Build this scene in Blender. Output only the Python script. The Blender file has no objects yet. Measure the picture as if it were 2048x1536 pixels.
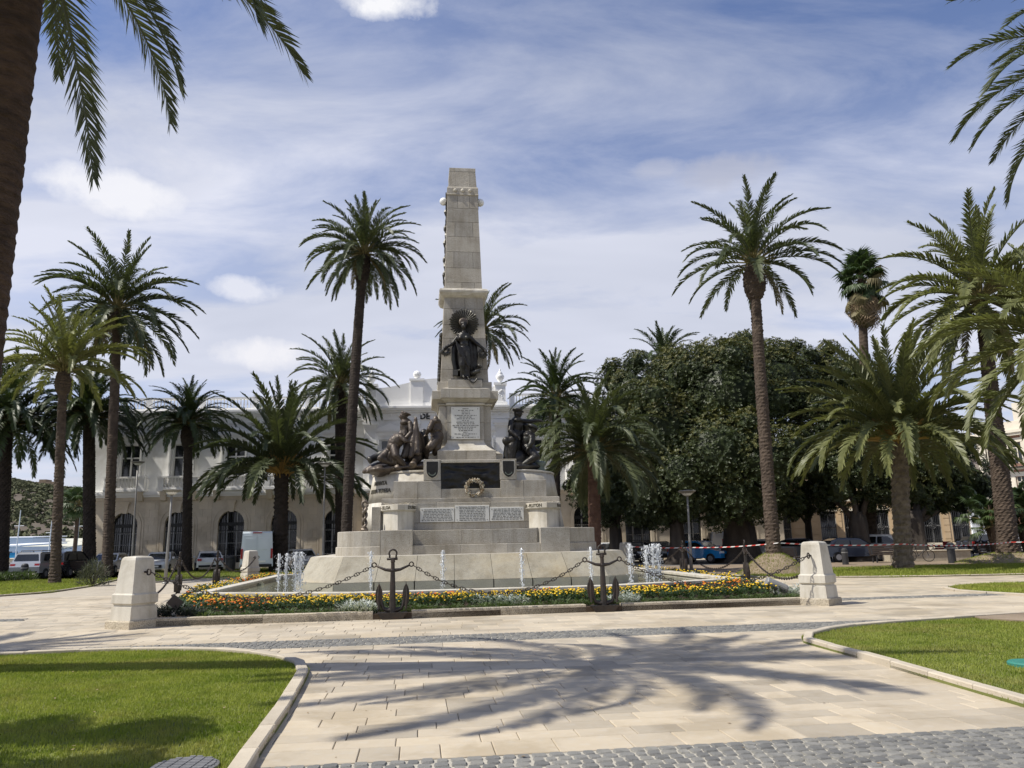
import bpy, math, random
import numpy as np
from mathutils import Vector, Matrix, noise

random.seed(7)
rng = np.random.default_rng(7)
PI = math.pi
R_ = math.radians
scene = bpy.context.scene
COL = scene.collection

# ---------------------------------------------------------------- camera
F_PX, W_PX, H_PX, EYE = 1540.0, 2048, 1536, 1.6
PITCH, ROLL = R_(11.6), R_(1.2)
_f = Vector((0, math.cos(PITCH), math.sin(PITCH)))
_r = Vector((1, 0, 0))
_u = _r.cross(_f)
CR = _r * math.cos(ROLL) - _u * math.sin(ROLL)
CU = _u * math.cos(ROLL) + _r * math.sin(ROLL)
CO = Vector((0, 0, EYE))
cd = bpy.data.cameras.new('camera')
cd.sensor_width = 36.0
cd.lens = F_PX / W_PX * 36.0
cd.clip_start = 0.1
cd.clip_end = 6000
cam = bpy.data.objects.new('camera', cd)
COL.objects.link(cam)
m = Matrix((CR, CU, -_f)).transposed().to_4x4()
m.translation = CO
cam.matrix_world = m
scene.camera = cam

# ---------------------------------------------------------------- sky and sun
SUN_AZ = R_(-165)          # direction towards the sun, measured from +X
SUN_EL = R_(54)
world = bpy.data.worlds.new('World')
scene.world = world
world.use_nodes = True
wn, wl = world.node_tree.nodes, world.node_tree.links
wn.clear()
wout = wn.new('ShaderNodeOutputWorld')
wbg = wn.new('ShaderNodeBackground')
wbg.inputs['Strength'].default_value = 0.096
sky = wn.new('ShaderNodeTexSky')
sky.sky_type = 'NISHITA'
sky.sun_disc = False
sky.sun_elevation = SUN_EL
sky.sun_rotation = math.atan2(math.cos(SUN_AZ), math.sin(SUN_AZ))
sky.air_density = 1.0
sky.dust_density = 0.5
sky.ozone_density = 3.0


def wnode(t, **kw):
    n = wn.new(t)
    for k, v in kw.items():
        setattr(n, k, v)
    return n


def wmath(op, a, b=None, c=None):
    n = wn.new('ShaderNodeMath')
    n.operation = op
    for i, x in enumerate((a, b, c)):
        if x is None:
            continue
        if isinstance(x, (int, float)):
            n.inputs[i].default_value = x
        else:
            wl.new(x, n.inputs[i])
    return n.outputs[0]


def wramp(fac, stops):
    n = wn.new('ShaderNodeValToRGB')
    els = n.color_ramp.elements
    while len(els) < len(stops):
        els.new(0.5)
    for e, (p, c) in zip(els, stops):
        e.position = p
        e.color = (c, c, c, 1)
    wl.new(fac, n.inputs[0])
    return n.outputs[0]


wtc = wnode('ShaderNodeTexCoord')
wsep = wnode('ShaderNodeSeparateXYZ')
wl.new(wtc.outputs['Generated'], wsep.inputs[0])
zc = wmath('ADD', wmath('MAXIMUM', wsep.outputs[2], 0.0), 0.16)
wcomb = wnode('ShaderNodeCombineXYZ')     # cloud deck: direction cast on a high flat layer
wl.new(wmath('DIVIDE', wsep.outputs[0], zc), wcomb.inputs[0])
wl.new(wmath('DIVIDE', wsep.outputs[1], zc), wcomb.inputs[1])
wmap = wnode('ShaderNodeMapping')
wmap.inputs['Rotation'].default_value = (0, 0, R_(-30))
wmap.inputs['Scale'].default_value = (0.62, 1.25, 1)
wmap.inputs['Location'].default_value = (8.1, 4.6, 0)
wl.new(wcomb.outputs[0], wmap.inputs[0])


def wnoise(vec, scale, detail, rough, dist, lac=2.0):
    n = wnode('ShaderNodeTexNoise')
    n.inputs['Scale'].default_value = scale
    n.inputs['Detail'].default_value = detail
    n.inputs['Roughness'].default_value = rough
    n.inputs['Distortion'].default_value = dist
    wl.new(vec, n.inputs['Vector'])
    return n.outputs['Fac']


big = wnoise(wmap.outputs[0], 0.70, 5, 0.48, 0.25)
fine = wnoise(wmap.outputs[0], 3.0, 10, 0.62, 0.35)
veil = wramp(wmath('ADD', big, wmath('MULTIPLY', wmath('SUBTRACT', fine, 0.5), 0.30)), [(0.42, 0.0), (0.52, 0.35), (0.66, 0.90)])
low = wramp(wsep.outputs[2], [(0.0, 0.90), (0.26, 0.74), (0.40, 0.36), (0.52, 0.10), (0.75, 0.0)])
thin = wramp(fine, [(0.38, 0.0), (0.75, 0.26)])
cov = wmath('MINIMUM', wmath('ADD', wmath('ADD', wmath('MULTIPLY', veil, 0.72), wmath('MULTIPLY', low, wramp(big, [(0.30, 0.55), (0.50, 1.0)]))), thin), 0.96)
shade = wnoise(wmap.outputs[0], 1.1, 4, 0.5, 0.3)
wccol = wnode('ShaderNodeMix', data_type='RGBA')
wl.new(wramp(shade, [(0.35, 0.0), (0.62, 1.0)]), wccol.inputs[0])
wccol.inputs[6].default_value = (5.2, 5.5, 6.5, 1)
wccol.inputs[7].default_value = (7.0, 7.2, 8.2, 1)
wclear = wnode('ShaderNodeMix', data_type='RGBA', blend_type='MULTIPLY')
wclear.inputs[0].default_value = 1.0
wl.new(sky.outputs[0], wclear.inputs[6])
wclear.inputs[7].default_value = (0.92, 0.98, 1.22, 1)
wmix = wnode('ShaderNodeMix', data_type='RGBA')
wl.new(cov, wmix.inputs[0])
wl.new(wclear.outputs[2], wmix.inputs[6])
wl.new(wccol.outputs[2], wmix.inputs[7])
last = wmix.outputs[2]
edge = wnoise(wtc.outputs['Generated'], 13.0, 7, 0.6, 0.0)


def cumulus(x, y, rx, ry, colr, dens):
    """one small cloud seen in direction (x, y) of the picture, ragged by noise"""
    global last
    d = (_f + CR * ((x - W_PX / 2) / F_PX) - CU * ((y - H_PX / 2) / F_PX)).normalized()
    e1 = d.cross(Vector((0, 0, 1))).normalized()
    e2 = e1.cross(d)
    q = []
    for e, r in ((e1, rx), (e2, ry)):
        n = wn.new('ShaderNodeVectorMath')
        n.operation = 'DOT_PRODUCT'
        wl.new(wtc.outputs['Generated'], n.inputs[0])
        n.inputs[1].default_value = e
        v_ = wmath('DIVIDE', n.outputs['Value'], r / F_PX)
        q.append(wmath('MULTIPLY', v_, v_))
    n = wn.new('ShaderNodeVectorMath')
    n.operation = 'DOT_PRODUCT'
    wl.new(wtc.outputs['Generated'], n.inputs[0])
    n.inputs[1].default_value = d
    r2 = wmath('ADD', wmath('ADD', q[0], q[1]), wmath('MULTIPLY', wmath('SUBTRACT', 0.5, edge), 3.4))
    mask = wmath('MULTIPLY', wramp(r2, [(0.15, dens), (1.0, 0.0)]), wmath('GREATER_THAN', n.outputs['Value'], 0.5))
    mx = wnode('ShaderNodeMix', data_type='RGBA')
    wl.new(mask, mx.inputs[0])
    wl.new(last, mx.inputs[6])
    mx.inputs[7].default_value = (*colr, 1)
    last = mx.outputs[2]


cumulus(785, 8, 85, 34, (8.8, 8.8, 9.0), 0.95)
cumulus(235, 385, 120, 42, (8.4, 8.4, 8.8), 0.85)
cumulus(485, 578, 85, 26, (8.2, 8.2, 8.7), 0.7)
cumulus(505, 705, 95, 34, (8.4, 8.3, 8.6), 0.8)
cumulus(1465, 342, 95, 40, (4.4, 4.6, 5.6), 0.7)
cumulus(1310, 338, 55, 22, (4.8, 5.0, 6.0), 0.5)
wl.new(last, wbg.inputs['Color'])
wl.new(wbg.outputs[0], wout.inputs['Surface'])

sl = bpy.data.lights.new('sun', 'SUN')
sl.energy = 4.7
sl.angle = R_(0.53)
sl.color = (1.0, 0.95, 0.86)
sun = bpy.data.objects.new('sun', sl)
COL.objects.link(sun)
sdir = Vector((math.cos(SUN_EL) * math.cos(SUN_AZ), math.cos(SUN_EL) * math.sin(SUN_AZ), math.sin(SUN_EL)))
sun.rotation_euler = sdir.to_track_quat('Z', 'Y').to_euler()
sun.location = sdir * 60

vs = scene.view_settings
vs.view_transform = 'Standard'
vs.look = 'None'
vs.exposure = 0.22
vs.gamma = 1.0
vs.use_curve_mapping = False

# ---------------------------------------------------------------- picture <-> place


def ray(x, y):
    return _f + CR * ((x - W_PX / 2) / F_PX) - CU * ((y - H_PX / 2) / F_PX)


def gp(x, y, z=0.0):
    d = ray(x, y)
    return CO + d * ((z - EYE) / d.z)


def at(x, y, Y):
    d = ray(x, y)
    return CO + d * (Y / d.y)


def gx(x, y, Y):
    p = at(x, y, Y)
    return Vector((p.x, p.y, 0))


GA = R_(7)                                   # the square's paving grid
GU = Vector((math.cos(GA), math.sin(GA), 0))
GV = Vector((-math.sin(GA), math.cos(GA), 0))
MC = Vector((-1.9, 29.44, 0))                # centre of the monument


def ML(x, y, v):
    d = ray(x, y)
    t = ((MC + GV * v - CO).dot(GV)) / d.dot(GV)
    p = CO + d * t
    return Vector(((p - MC).dot(GU), v, p.z))


def g2w(u, v, z=0.0):
    return GU * u + GV * v + Vector((0, 0, z))


def inpoly(x, y, poly):
    c = False
    j = len(poly) - 1
    for i in range(len(poly)):
        xi, yi = poly[i]
        xj, yj = poly[j]
        if (yi > y) != (yj > y) and x < (xj - xi) * (y - yi) / (yj - yi) + xi:
            c = not c
        j = i
    return c


# ---------------------------------------------------------------- materials
MATS = {}


def nodes_of(name):
    mt = bpy.data.materials.new(name)
    mt.use_nodes = True
    nt = mt.node_tree
    nt.nodes.clear()
    out = nt.nodes.new('ShaderNodeOutputMaterial')
    b = nt.nodes.new('ShaderNodeBsdfPrincipled')
    nt.links.new(b.outputs[0], out.inputs[0])
    MATS[name] = mt
    return mt, nt, b, out


def rgb_ramp(nt, fac, stops):
    n = nt.nodes.new('ShaderNodeValToRGB')
    els = n.color_ramp.elements
    while len(els) < len(stops):
        els.new(0.5)
    for e, (p, c) in zip(els, stops):
        e.position = p
        e.color = (c[0], c[1], c[2], 1)
    nt.links.new(fac, n.inputs[0])
    return n.outputs[0]


def tnoise(nt, vec, scale, detail=6, rough=0.6, dist=0.0):
    n = nt.nodes.new('ShaderNodeTexNoise')
    n.inputs['Scale'].default_value = scale
    n.inputs['Detail'].default_value = detail
    n.inputs['Roughness'].default_value = rough
    n.inputs['Distortion'].default_value = dist
    nt.links.new(vec, n.inputs['Vector'])
    return n.outputs['Fac']


def mixc(nt, fac, a, b, mode='MIX'):
    n = nt.nodes.new('ShaderNodeMix')
    n.data_type = 'RGBA'
    n.blend_type = mode
    for i, x in ((0, fac), (6, a), (7, b)):
        if isinstance(x, (int, float)):
            n.inputs[i].default_value = x
        elif isinstance(x, tuple):
            n.inputs[i].default_value = (x[0], x[1], x[2], 1)
        else:
            nt.links.new(x, n.inputs[i])
    return n.outputs[2]


def surf(name, c1, c2, scale=4.0, rough=0.8, bump=0.0, bscale=60.0, speck=None, spscale=120.0, tone=0.0,
         tone_attr=None, metal=0.0, stain=None, stscale=0.7, spec=0.4, stretch=None, coat=0.0, bdist=0.02, dirt=0.0, streak=False):
    """Procedural surface: two-tone noise, optional specks, stains, per-object tone and bump."""
    mt, nt, b, out = nodes_of(name)
    tc = nt.nodes.new('ShaderNodeTexCoord')
    vec = tc.outputs['Object']
    if stretch:
        mp = nt.nodes.new('ShaderNodeMapping')
        mp.inputs['Scale'].default_value = stretch
        nt.links.new(vec, mp.inputs[0])
        vec = mp.outputs[0]
    col = rgb_ramp(nt, tnoise(nt, vec, scale), [(0.3, c1), (0.7, c2)])
    if speck:
        f = rgb_ramp(nt, tnoise(nt, vec, spscale, 2, 0.5), [(0.52, (0, 0, 0)), (0.66, (1, 1, 1))])
        col = mixc(nt, f, col, speck)
    if stain:
        f = rgb_ramp(nt, tnoise(nt, vec, stscale, 5, 0.65, 0.6), [(0.5, (0, 0, 0)), (0.75, (0.75, 0.75, 0.75))])
        col = mixc(nt, f, col, stain)
    if tone:
        if tone_attr:
            a = nt.nodes.new('ShaderNodeAttribute')
            a.attribute_name = tone_attr
            fac = a.outputs['Fac']
        else:
            fac = nt.nodes.new('ShaderNodeObjectInfo').outputs['Random']
        k = rgb_ramp(nt, fac, [(0.0, (1 - tone, 1 - tone, 1 - tone)), (0.5, (1, 0.985, 0.96)), (1.0, (1 + tone * .4, 1 + tone * .3, 1 + tone * .1))])
        col = mixc(nt, 1.0, col, k, 'MULTIPLY')
    if dirt:                                          # grime that runs on across the pieces
        g = nt.nodes.new('ShaderNodeNewGeometry')
        f = rgb_ramp(nt, tnoise(nt, g.outputs['Position'], dirt, 6, 0.62, 0.4), [(0.38, (.80, .78, .74)), (0.52, (1, 1, 1)), (0.72, (1.04, 1.03, 1.0))])
        col = mixc(nt, 1.0, col, f, 'MULTIPLY')
        if streak:
            mp2 = nt.nodes.new('ShaderNodeMapping')
            mp2.inputs['Scale'].default_value = (5.0, 5.0, .45)
            nt.links.new(g.outputs['Position'], mp2.inputs[0])
            f = rgb_ramp(nt, tnoise(nt, mp2.outputs[0], 1.0, 5, 0.6), [(0.36, (.86, .845, .815)), (0.54, (1, 1, 1))])
            col = mixc(nt, 1.0, col, f, 'MULTIPLY')
    nt.links.new(col, b.inputs['Base Color'])
    b.inputs['Roughness'].default_value = rough
    b.inputs['Metallic'].default_value = metal
    b.inputs['Specular IOR Level'].default_value = spec
    if coat:
        b.inputs['Coat Weight'].default_value = coat
        b.inputs['Coat Roughness'].default_value = 0.06
    if bump:
        bn = nt.nodes.new('ShaderNodeBump')
        bn.inputs['Strength'].default_value = bump
        bn.inputs['Distance'].default_value = bdist
        nt.links.new(tnoise(nt, vec, bscale, 4, 0.6), bn.inputs['Height'])
        nt.links.new(bn.outputs[0], b.inputs['Normal'])
    return mt


def worn(name, colr, lo=.50, hi=.60, amt=.8):
    """rubbed edges: lighter metal where the form is proud"""
    nt = MATS[name].node_tree
    b = [n for n in nt.nodes if n.type == 'BSDF_PRINCIPLED'][0]
    src = b.inputs['Base Color'].links[0].from_socket
    g = nt.nodes.new('ShaderNodeNewGeometry')
    f = rgb_ramp(nt, g.outputs['Pointiness'], [(lo, (0, 0, 0)), (hi, (amt, amt, amt))])
    nt.links.new(mixc(nt, f, src, colr), b.inputs['Base Color'])


def leafmat(name, c1, c2, trans=0.3, rough=0.5, scale=0.9, spec=0.35, dry=None):
    mt, nt, b, out = nodes_of(name)
    g = nt.nodes.new('ShaderNodeNewGeometry')
    oi = nt.nodes.new('ShaderNodeObjectInfo')
    f = tnoise(nt, g.outputs['Position'], scale, 4, 0.7)
    col = rgb_ramp(nt, f, [(0.3, c1), (0.7, c2)])
    if dry:
        pf = rgb_ramp(nt, tnoise(nt, g.outputs['Position'], .55, 6, .7, .3), [(0.50, (0, 0, 0)), (0.72, (.75, .75, .75))])
        col = mixc(nt, pf, col, dry)
    k = rgb_ramp(nt, oi.outputs['Random'], [(0.0, (0.78, 0.8, 0.78)), (1.0, (1.16, 1.12, 1.05))])
    col = mixc(nt, 1.0, col, k, 'MULTIPLY')
    nt.links.new(col, b.inputs['Base Color'])
    b.inputs['Roughness'].default_value = rough
    b.inputs['Specular IOR Level'].default_value = spec
    t = nt.nodes.new('ShaderNodeBsdfTranslucent')
    tcol = mixc(nt, 1.0, col, (1.25, 1.35, 0.75), 'MULTIPLY')
    nt.links.new(tcol, t.inputs[0])
    mx = nt.nodes.new('ShaderNodeMixShader')
    mx.inputs[0].default_value = trans
    nt.links.new(b.outputs[0], mx.inputs[1])
    nt.links.new(t.outputs[0], mx.inputs[2])
    nt.links.new(mx.outputs[0], out.inputs[0])
    return mt


surf('granite', (.385, .36, .31), (.475, .45, .395), 1.6, .85, .5, 26, speck=(.26, .235, .195), spscale=60, stain=(.40, .37, .31), stscale=.8, tone=.15, bdist=.03, dirt=.8, streak=True)
surf('granite_smooth', (.53, .505, .44), (.61, .58, .505), 2.0, .75, .22, 45, speck=(.48, .45, .39), spscale=130, tone=.05, stain=(.38, .345, .28), stscale=.9, dirt=.9, streak=True)
surf('granite_wet', (.36, .345, .27), (.46, .44, .35), 1.4, .5, .25, 40, speck=(.27, .25, .20), spscale=95, stain=(.50, .44, .30), stscale=.45, tone=.05)
surf('granite_talud', (.31, .285, .22), (.38, .35, .275), 1.4, .7, .4, 18, speck=(.26, .245, .205), spscale=45, stain=(.42, .35, .22), stscale=.5, tone=.08, dirt=.8, streak=True)
surf('mortar', (.13, .115, .095), (.18, .16, .135), 8, .95)
surf('marble', (.62, .61, .55), (.68, .67, .61), 3, .45, .05, 30)
surf('bronze', (.012, .011, .010), (.035, .031, .026), 5, .42, .35, 22, metal=.55, stain=(.06, .065, .055), stscale=2.5, spec=.6, bdist=.03)
surf('bronze_brown', (.035, .026, .019), (.085, .064, .046), 4, .45, .35, 20, metal=.45, stain=(.13, .11, .085), stscale=2.2, spec=.6, bdist=.03)
worn('bronze', (.10, .095, .08), .52, .60, .6)
surf('bronze_plate', (.010, .0095, .0085), (.026, .024, .02), 5, .4, .35, 22, metal=.4, spec=.5, bdist=.03)
worn('bronze_brown', (.22, .175, .13), .52, .60, .7)
surf('verdigris', (.10, .13, .11), (.16, .19, .16), 6, .6, .2, 30)
surf('letter', (.05, .045, .03), (.08, .07, .045), 9, .55)
surf('iron', (.022, .019, .017), (.05, .041, .034), 7, .55, .3, 60, metal=.3, stain=(.085, .05, .032), stscale=3, spec=.5)
surf('white_globe', (.78, .78, .75), (.82, .82, .80), 3, .3)
surf('paver', (.425, .365, .275), (.52, .46, .36), 1.3, .8, .12, 45, speck=(.46, .41, .33), spscale=9, tone=.26, stain=(.39, .345, .27), stscale=.8, dirt=.9)
surf('paver_far', (.425, .365, .275), (.52, .46, .36), 1.3, .8, .1, 45, speck=(.46, .41, .33), spscale=9, tone=.22, tone_attr='tone', stain=(.39, .345, .27), stscale=.6, dirt=.5)
surf('joint', (.25, .215, .165), (.34, .295, .225), 7, .95)
surf('joint_pale', (.36, .335, .28), (.46, .43, .36), 25, .95, .3, 90)
surf('cobble', (.145, .145, .137), (.24, .237, .222), 9, .7, .35, 70, tone=.35, speck=(.26, .26, .25), spscale=60)
surf('cobble_far', (.145, .145, .137), (.24, .237, .222), 9, .7, .3, 70, tone=.35, tone_attr='tone')
surf('kerb', (.41, .36, .28), (.50, .445, .355), 2.2, .85, .35, 30, tone=.14, stain=(.33, .29, .23), stscale=1.2)
surf('kerb_rough', (.42, .365, .27), (.56, .50, .39), 5, .9, .8, 26, tone=.12, speck=(.24, .20, .15), spscale=40, bdist=.03)
surf('soil', (.055, .038, .024), (.10, .072, .047), 5, .95, .6, 30)
surf('earth', (.19, .145, .10), (.29, .225, .16), 1.2, .95, .4, 20, stain=(.12, .09, .06), stscale=.8)
surf('lawn_soil', (.11, .13, .030), (.17, .18, .05), 1.4, .95, .4, 40)
surf('asphalt', (.10, .10, .098), (.135, .133, .128), 3, .9, .3, 90)
surf('sidewalk', (.44, .40, .33), (.52, .48, .40), 1.5, .9, .1, 40)
surf('ground_far', (.20, .18, .14), (.28, .25, .20), .05, .95)
surf('pool_floor', (.36, .34, .25), (.44, .42, .32), 1.2, .8, .1, 20, stain=(.25, .27, .17), stscale=.7)
surf('plaster_white', (.84, .84, .82), (.88, .88, .865), .6, .85, .05, 25, stain=(.76, .76, .74), stscale=.35, dirt=.3)
surf('plaster_trim', (.84, .83, .80), (.88, .87, .84), 1.0, .8, .03, 25)
surf('sandstone', (.67, .585, .465), (.74, .655, .53), .9, .85, .15, 18, stain=(.56, .48, .37), stscale=.5, tone=.08, dirt=.35)
surf('ochre', (.50, .375, .235), (.58, .44, .285), .9, .85, .12, 18, stain=(.43, .32, .20), stscale=.5, tone=.04)
surf('brick', (.26, .14, .10), (.34, .19, .135), 2, .85, .1, 40)
surf('cream', (.60, .545, .44), (.68, .62, .51), 1, .85)
surf('roof_tile', (.36, .16, .09), (.44, .22, .13), 2, .9)
surf('frame_white', (.66, .66, .64), (.72, .72, .70), 2, .6)
surf('frame_grey', (.40, .40, .39), (.47, .47, .46), 2, .6)
surf('glass_dark', (.010, .012, .013), (.025, .028, .03), .8, .07, spec=.7)
surf('black_iron', (.012, .012, .013), (.02, .02, .02), 6, .5)
surf('lamp_metal', (.22, .215, .20), (.27, .26, .24), 3, .45, metal=.3)
surf('dark_metal', (.03, .03, .032), (.045, .045, .047), 4, .5)
surf('grey_metal', (.25, .25, .245), (.30, .30, .29), 4, .4, metal=.3)
surf('car_white', (.74, .75, .75), (.76, .77, .77), 1, .3, coat=.8)
surf('car_silver', (.42, .43, .44), (.46, .47, .48), 1, .3, metal=.4, coat=.6)
surf('car_dark', (.018, .02, .024), (.025, .027, .03), 1, .25, coat=.8)
surf('car_navy', (.02, .03, .055), (.03, .04, .07), 1, .25, coat=.8)
surf('car_grey', (.06, .062, .065), (.08, .082, .085), 1, .25, coat=.8)
surf('car_blue', (.01, .20, .52), (.015, .24, .58), 1, .25, coat=.8)
surf('van_pale', (.55, .62, .66), (.62, .68, .71), 1, .35, coat=.5)
surf('tail_red', (.30, .012, .015), (.36, .02, .02), 3, .2)
surf('head_lamp', (.70, .72, .74), (.80, .82, .84), 3, .12)
surf('amber', (.55, .22, .03), (.6, .26, .04), 3, .25)
surf('plate', (.72, .72, .68), (.76, .76, .72), 3, .4)
surf('tyre', (.018, .018, .018), (.028, .028, .028), 8, .9)
surf('rim', (.36, .36, .37), (.45, .45, .46), 4, .35, metal=.7)
surf('bench_wood', (.035, .025, .02), (.06, .042, .03), 4, .7, stretch=(1, 8, 8))
surf('tape_white', (.74, .73, .70), (.78, .77, .74), 2, .5)
surf('tape_red', (.55, .05, .04), (.60, .07, .05), 2, .5)
surf('red_paint', (.45, .03, .035), (.5, .05, .05), 2, .35)
surf('turquoise', (.03, .17, .13), (.045, .22, .17), 3, .6, .1, 40)
surf('iron_cover', (.14, .14, .145), (.20, .20, .20), 9, .6, .5, 40)
surf('spot_black', (.035, .026, .022), (.05, .04, .033), 5, .5)
surf('sea', (.06, .14, .22), (.10, .19, .28), .04, .25, .3, .6)
surf('port_white', (.70, .73, .76), (.78, .80, .82), .3, .8)
surf('port_roof', (.50, .49, .40), (.58, .57, .47), .3, .8)
surf('port_blue', (.02, .24, .46), (.03, .30, .52), .4, .6)
surf('hill', (.085, .068, .052), (.14, .115, .088), .035, .95, stain=(.10, .10, .055), stscale=.02)
surf('shrub_far', (.07, .078, .036), (.12, .125, .06), .05, .9)
surf('bark_ficus', (.035, .028, .022), (.075, .062, .05), 2.5, .9, .7, 9, stretch=(1, 1, .25), bdist=.05)
surf('bark_date', (.045, .032, .023), (.115, .084, .06), 3.5, .92, .8, 16, stain=(.055, .04, .03), stscale=1.6, bdist=.05)
surf('bark_canary', (.022, .017, .013), (.055, .041, .031), 3, .92, .8, 14, stain=(.035, .027, .02), stscale=1.6, bdist=.05)
surf('bark_near', (.035, .022, .016), (.11, .07, .048), 3.0, .92, 1.0, 11, stain=(.05, .033, .024), stscale=1.1, stretch=(1, 1, 3.2), bdist=.06)
surf('bark_pale', (.10, .078, .058), (.25, .20, .15), 4, .92, .8, 14, stain=(.06, .045, .033), stscale=2.2, bdist=.05)
surf('bark_red', (.085, .045, .032), (.16, .09, .064), 3, .92, .8, 16, bdist=.05)
surf('petiole', (.13, .115, .045), (.20, .165, .06), 5, .6)
surf('petiole_orange', (.27, .17, .045), (.35, .22, .065), 5, .6)
surf('deadleaf', (.20, .145, .085), (.30, .22, .13), 3, .9)
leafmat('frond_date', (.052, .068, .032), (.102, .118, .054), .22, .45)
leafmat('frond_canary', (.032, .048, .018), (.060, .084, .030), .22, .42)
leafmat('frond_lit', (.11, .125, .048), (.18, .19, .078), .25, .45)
leafmat('frond_pale', (.14, .155, .055), (.215, .22, .085), .25, .45)
leafmat('frond_dry', (.13, .11, .05), (.20, .17, .08), .2, .6)
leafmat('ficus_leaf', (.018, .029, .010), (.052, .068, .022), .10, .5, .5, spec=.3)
leafmat('ficus_sunlit', (.070, .082, .024), (.115, .110, .036), .15, .5, .5, spec=.3)  # paler leaves for the crown tops; sunlight there is put into the colour
leafmat('fan_leaf', (.035, .060, .022), (.065, .10, .035), .2, .45)
leafmat('grass', (.15, .21, .026), (.335, .36, .088), .35, .6, 1.3, spec=.15, dry=(.33, .27, .11))
leafmat('marigold_leaf', (.020, .042, .012), (.045, .080, .022), .2, .55, 3)
leafmat('border_leaf', (.050, .085, .025), (.10, .14, .05), .25, .55, 3)
leafmat('silver_leaf', (.33, .37, .36), (.48, .51, .49), .15, .7, 3)
leafmat('dusk_leaf', (.030, .038, .036), (.055, .066, .060), .15, .6, 3)
leafmat('shrub_leaf', (.085, .095, .065), (.15, .155, .11), .15, .7, 2)
leafmat('yellow_petal', (.66, .40, .012), (.80, .60, .03), .12, .6, 6)
leafmat('orange_petal', (.60, .13, .010), (.72, .22, .018), .12, .6, 6)


def water_mats():
    mt, nt, b, out = nodes_of('water')
    b.inputs['Base Color'].default_value = (.30, .31, .22, 1)
    b.inputs['Roughness'].default_value = .08
    b.inputs['Transmission Weight'].default_value = .55
    b.inputs['IOR'].default_value = 1.33
    bn = nt.nodes.new('ShaderNodeBump')
    bn.inputs['Strength'].default_value = .35
    bn.inputs['Distance'].default_value = .05
    g = nt.nodes.new('ShaderNodeNewGeometry')
    nt.links.new(tnoise(nt, g.outputs['Position'], 6, 3, .5), bn.inputs['Height'])
    nt.links.new(bn.outputs[0], b.inputs['Normal'])
    mt, nt, b, out = nodes_of('spray')
    b.inputs['Base Color'].default_value = (.90, .92, .93, 1)
    b.inputs['Roughness'].default_value = .15
    b.inputs['Transmission Weight'].default_value = .25
    b.inputs['IOR'].default_value = 1.33


water_mats()

# ---------------------------------------------------------------- objects


def tag(o, label, cat, group=None):
    o['label'] = label
    o['category'] = cat
    if group:
        o['group'] = group
    return o


def kind(o, k, label=None):
    o['kind'] = k
    if label:
        o['label'] = label
    return o


def empty(name, loc=(0, 0, 0), rz=0.0, parent=None):
    o = bpy.data.objects.new(name, None)
    o.empty_display_size = 0.2
    COL.objects.link(o)
    o.location = loc
    o.rotation_euler = (0, 0, rz)
    o.parent = parent
    return o


def thing(name, label, cat, loc=(0, 0, 0), rz=0.0, group=None):
    return tag(empty(name, loc, rz), label, cat, group)


def put(name, me, parent=None, loc=(0, 0, 0), rot=(0, 0, 0), scale=None):
    o = bpy.data.objects.new(name, me)
    COL.objects.link(o)
    o.parent = parent
    o.location = loc
    o.rotation_euler = rot
    if scale is not None:
        o.scale = scale if hasattr(scale, '__len__') else (scale,) * 3
    return o


def dup_tree(o, parent=None):
    c = o.copy()
    COL.objects.link(c)
    c.parent = parent
    for ch in KIDS(o):
        dup_tree(ch, c)
    return c


def KIDS(o):
    return [x for x in o.children]


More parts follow.
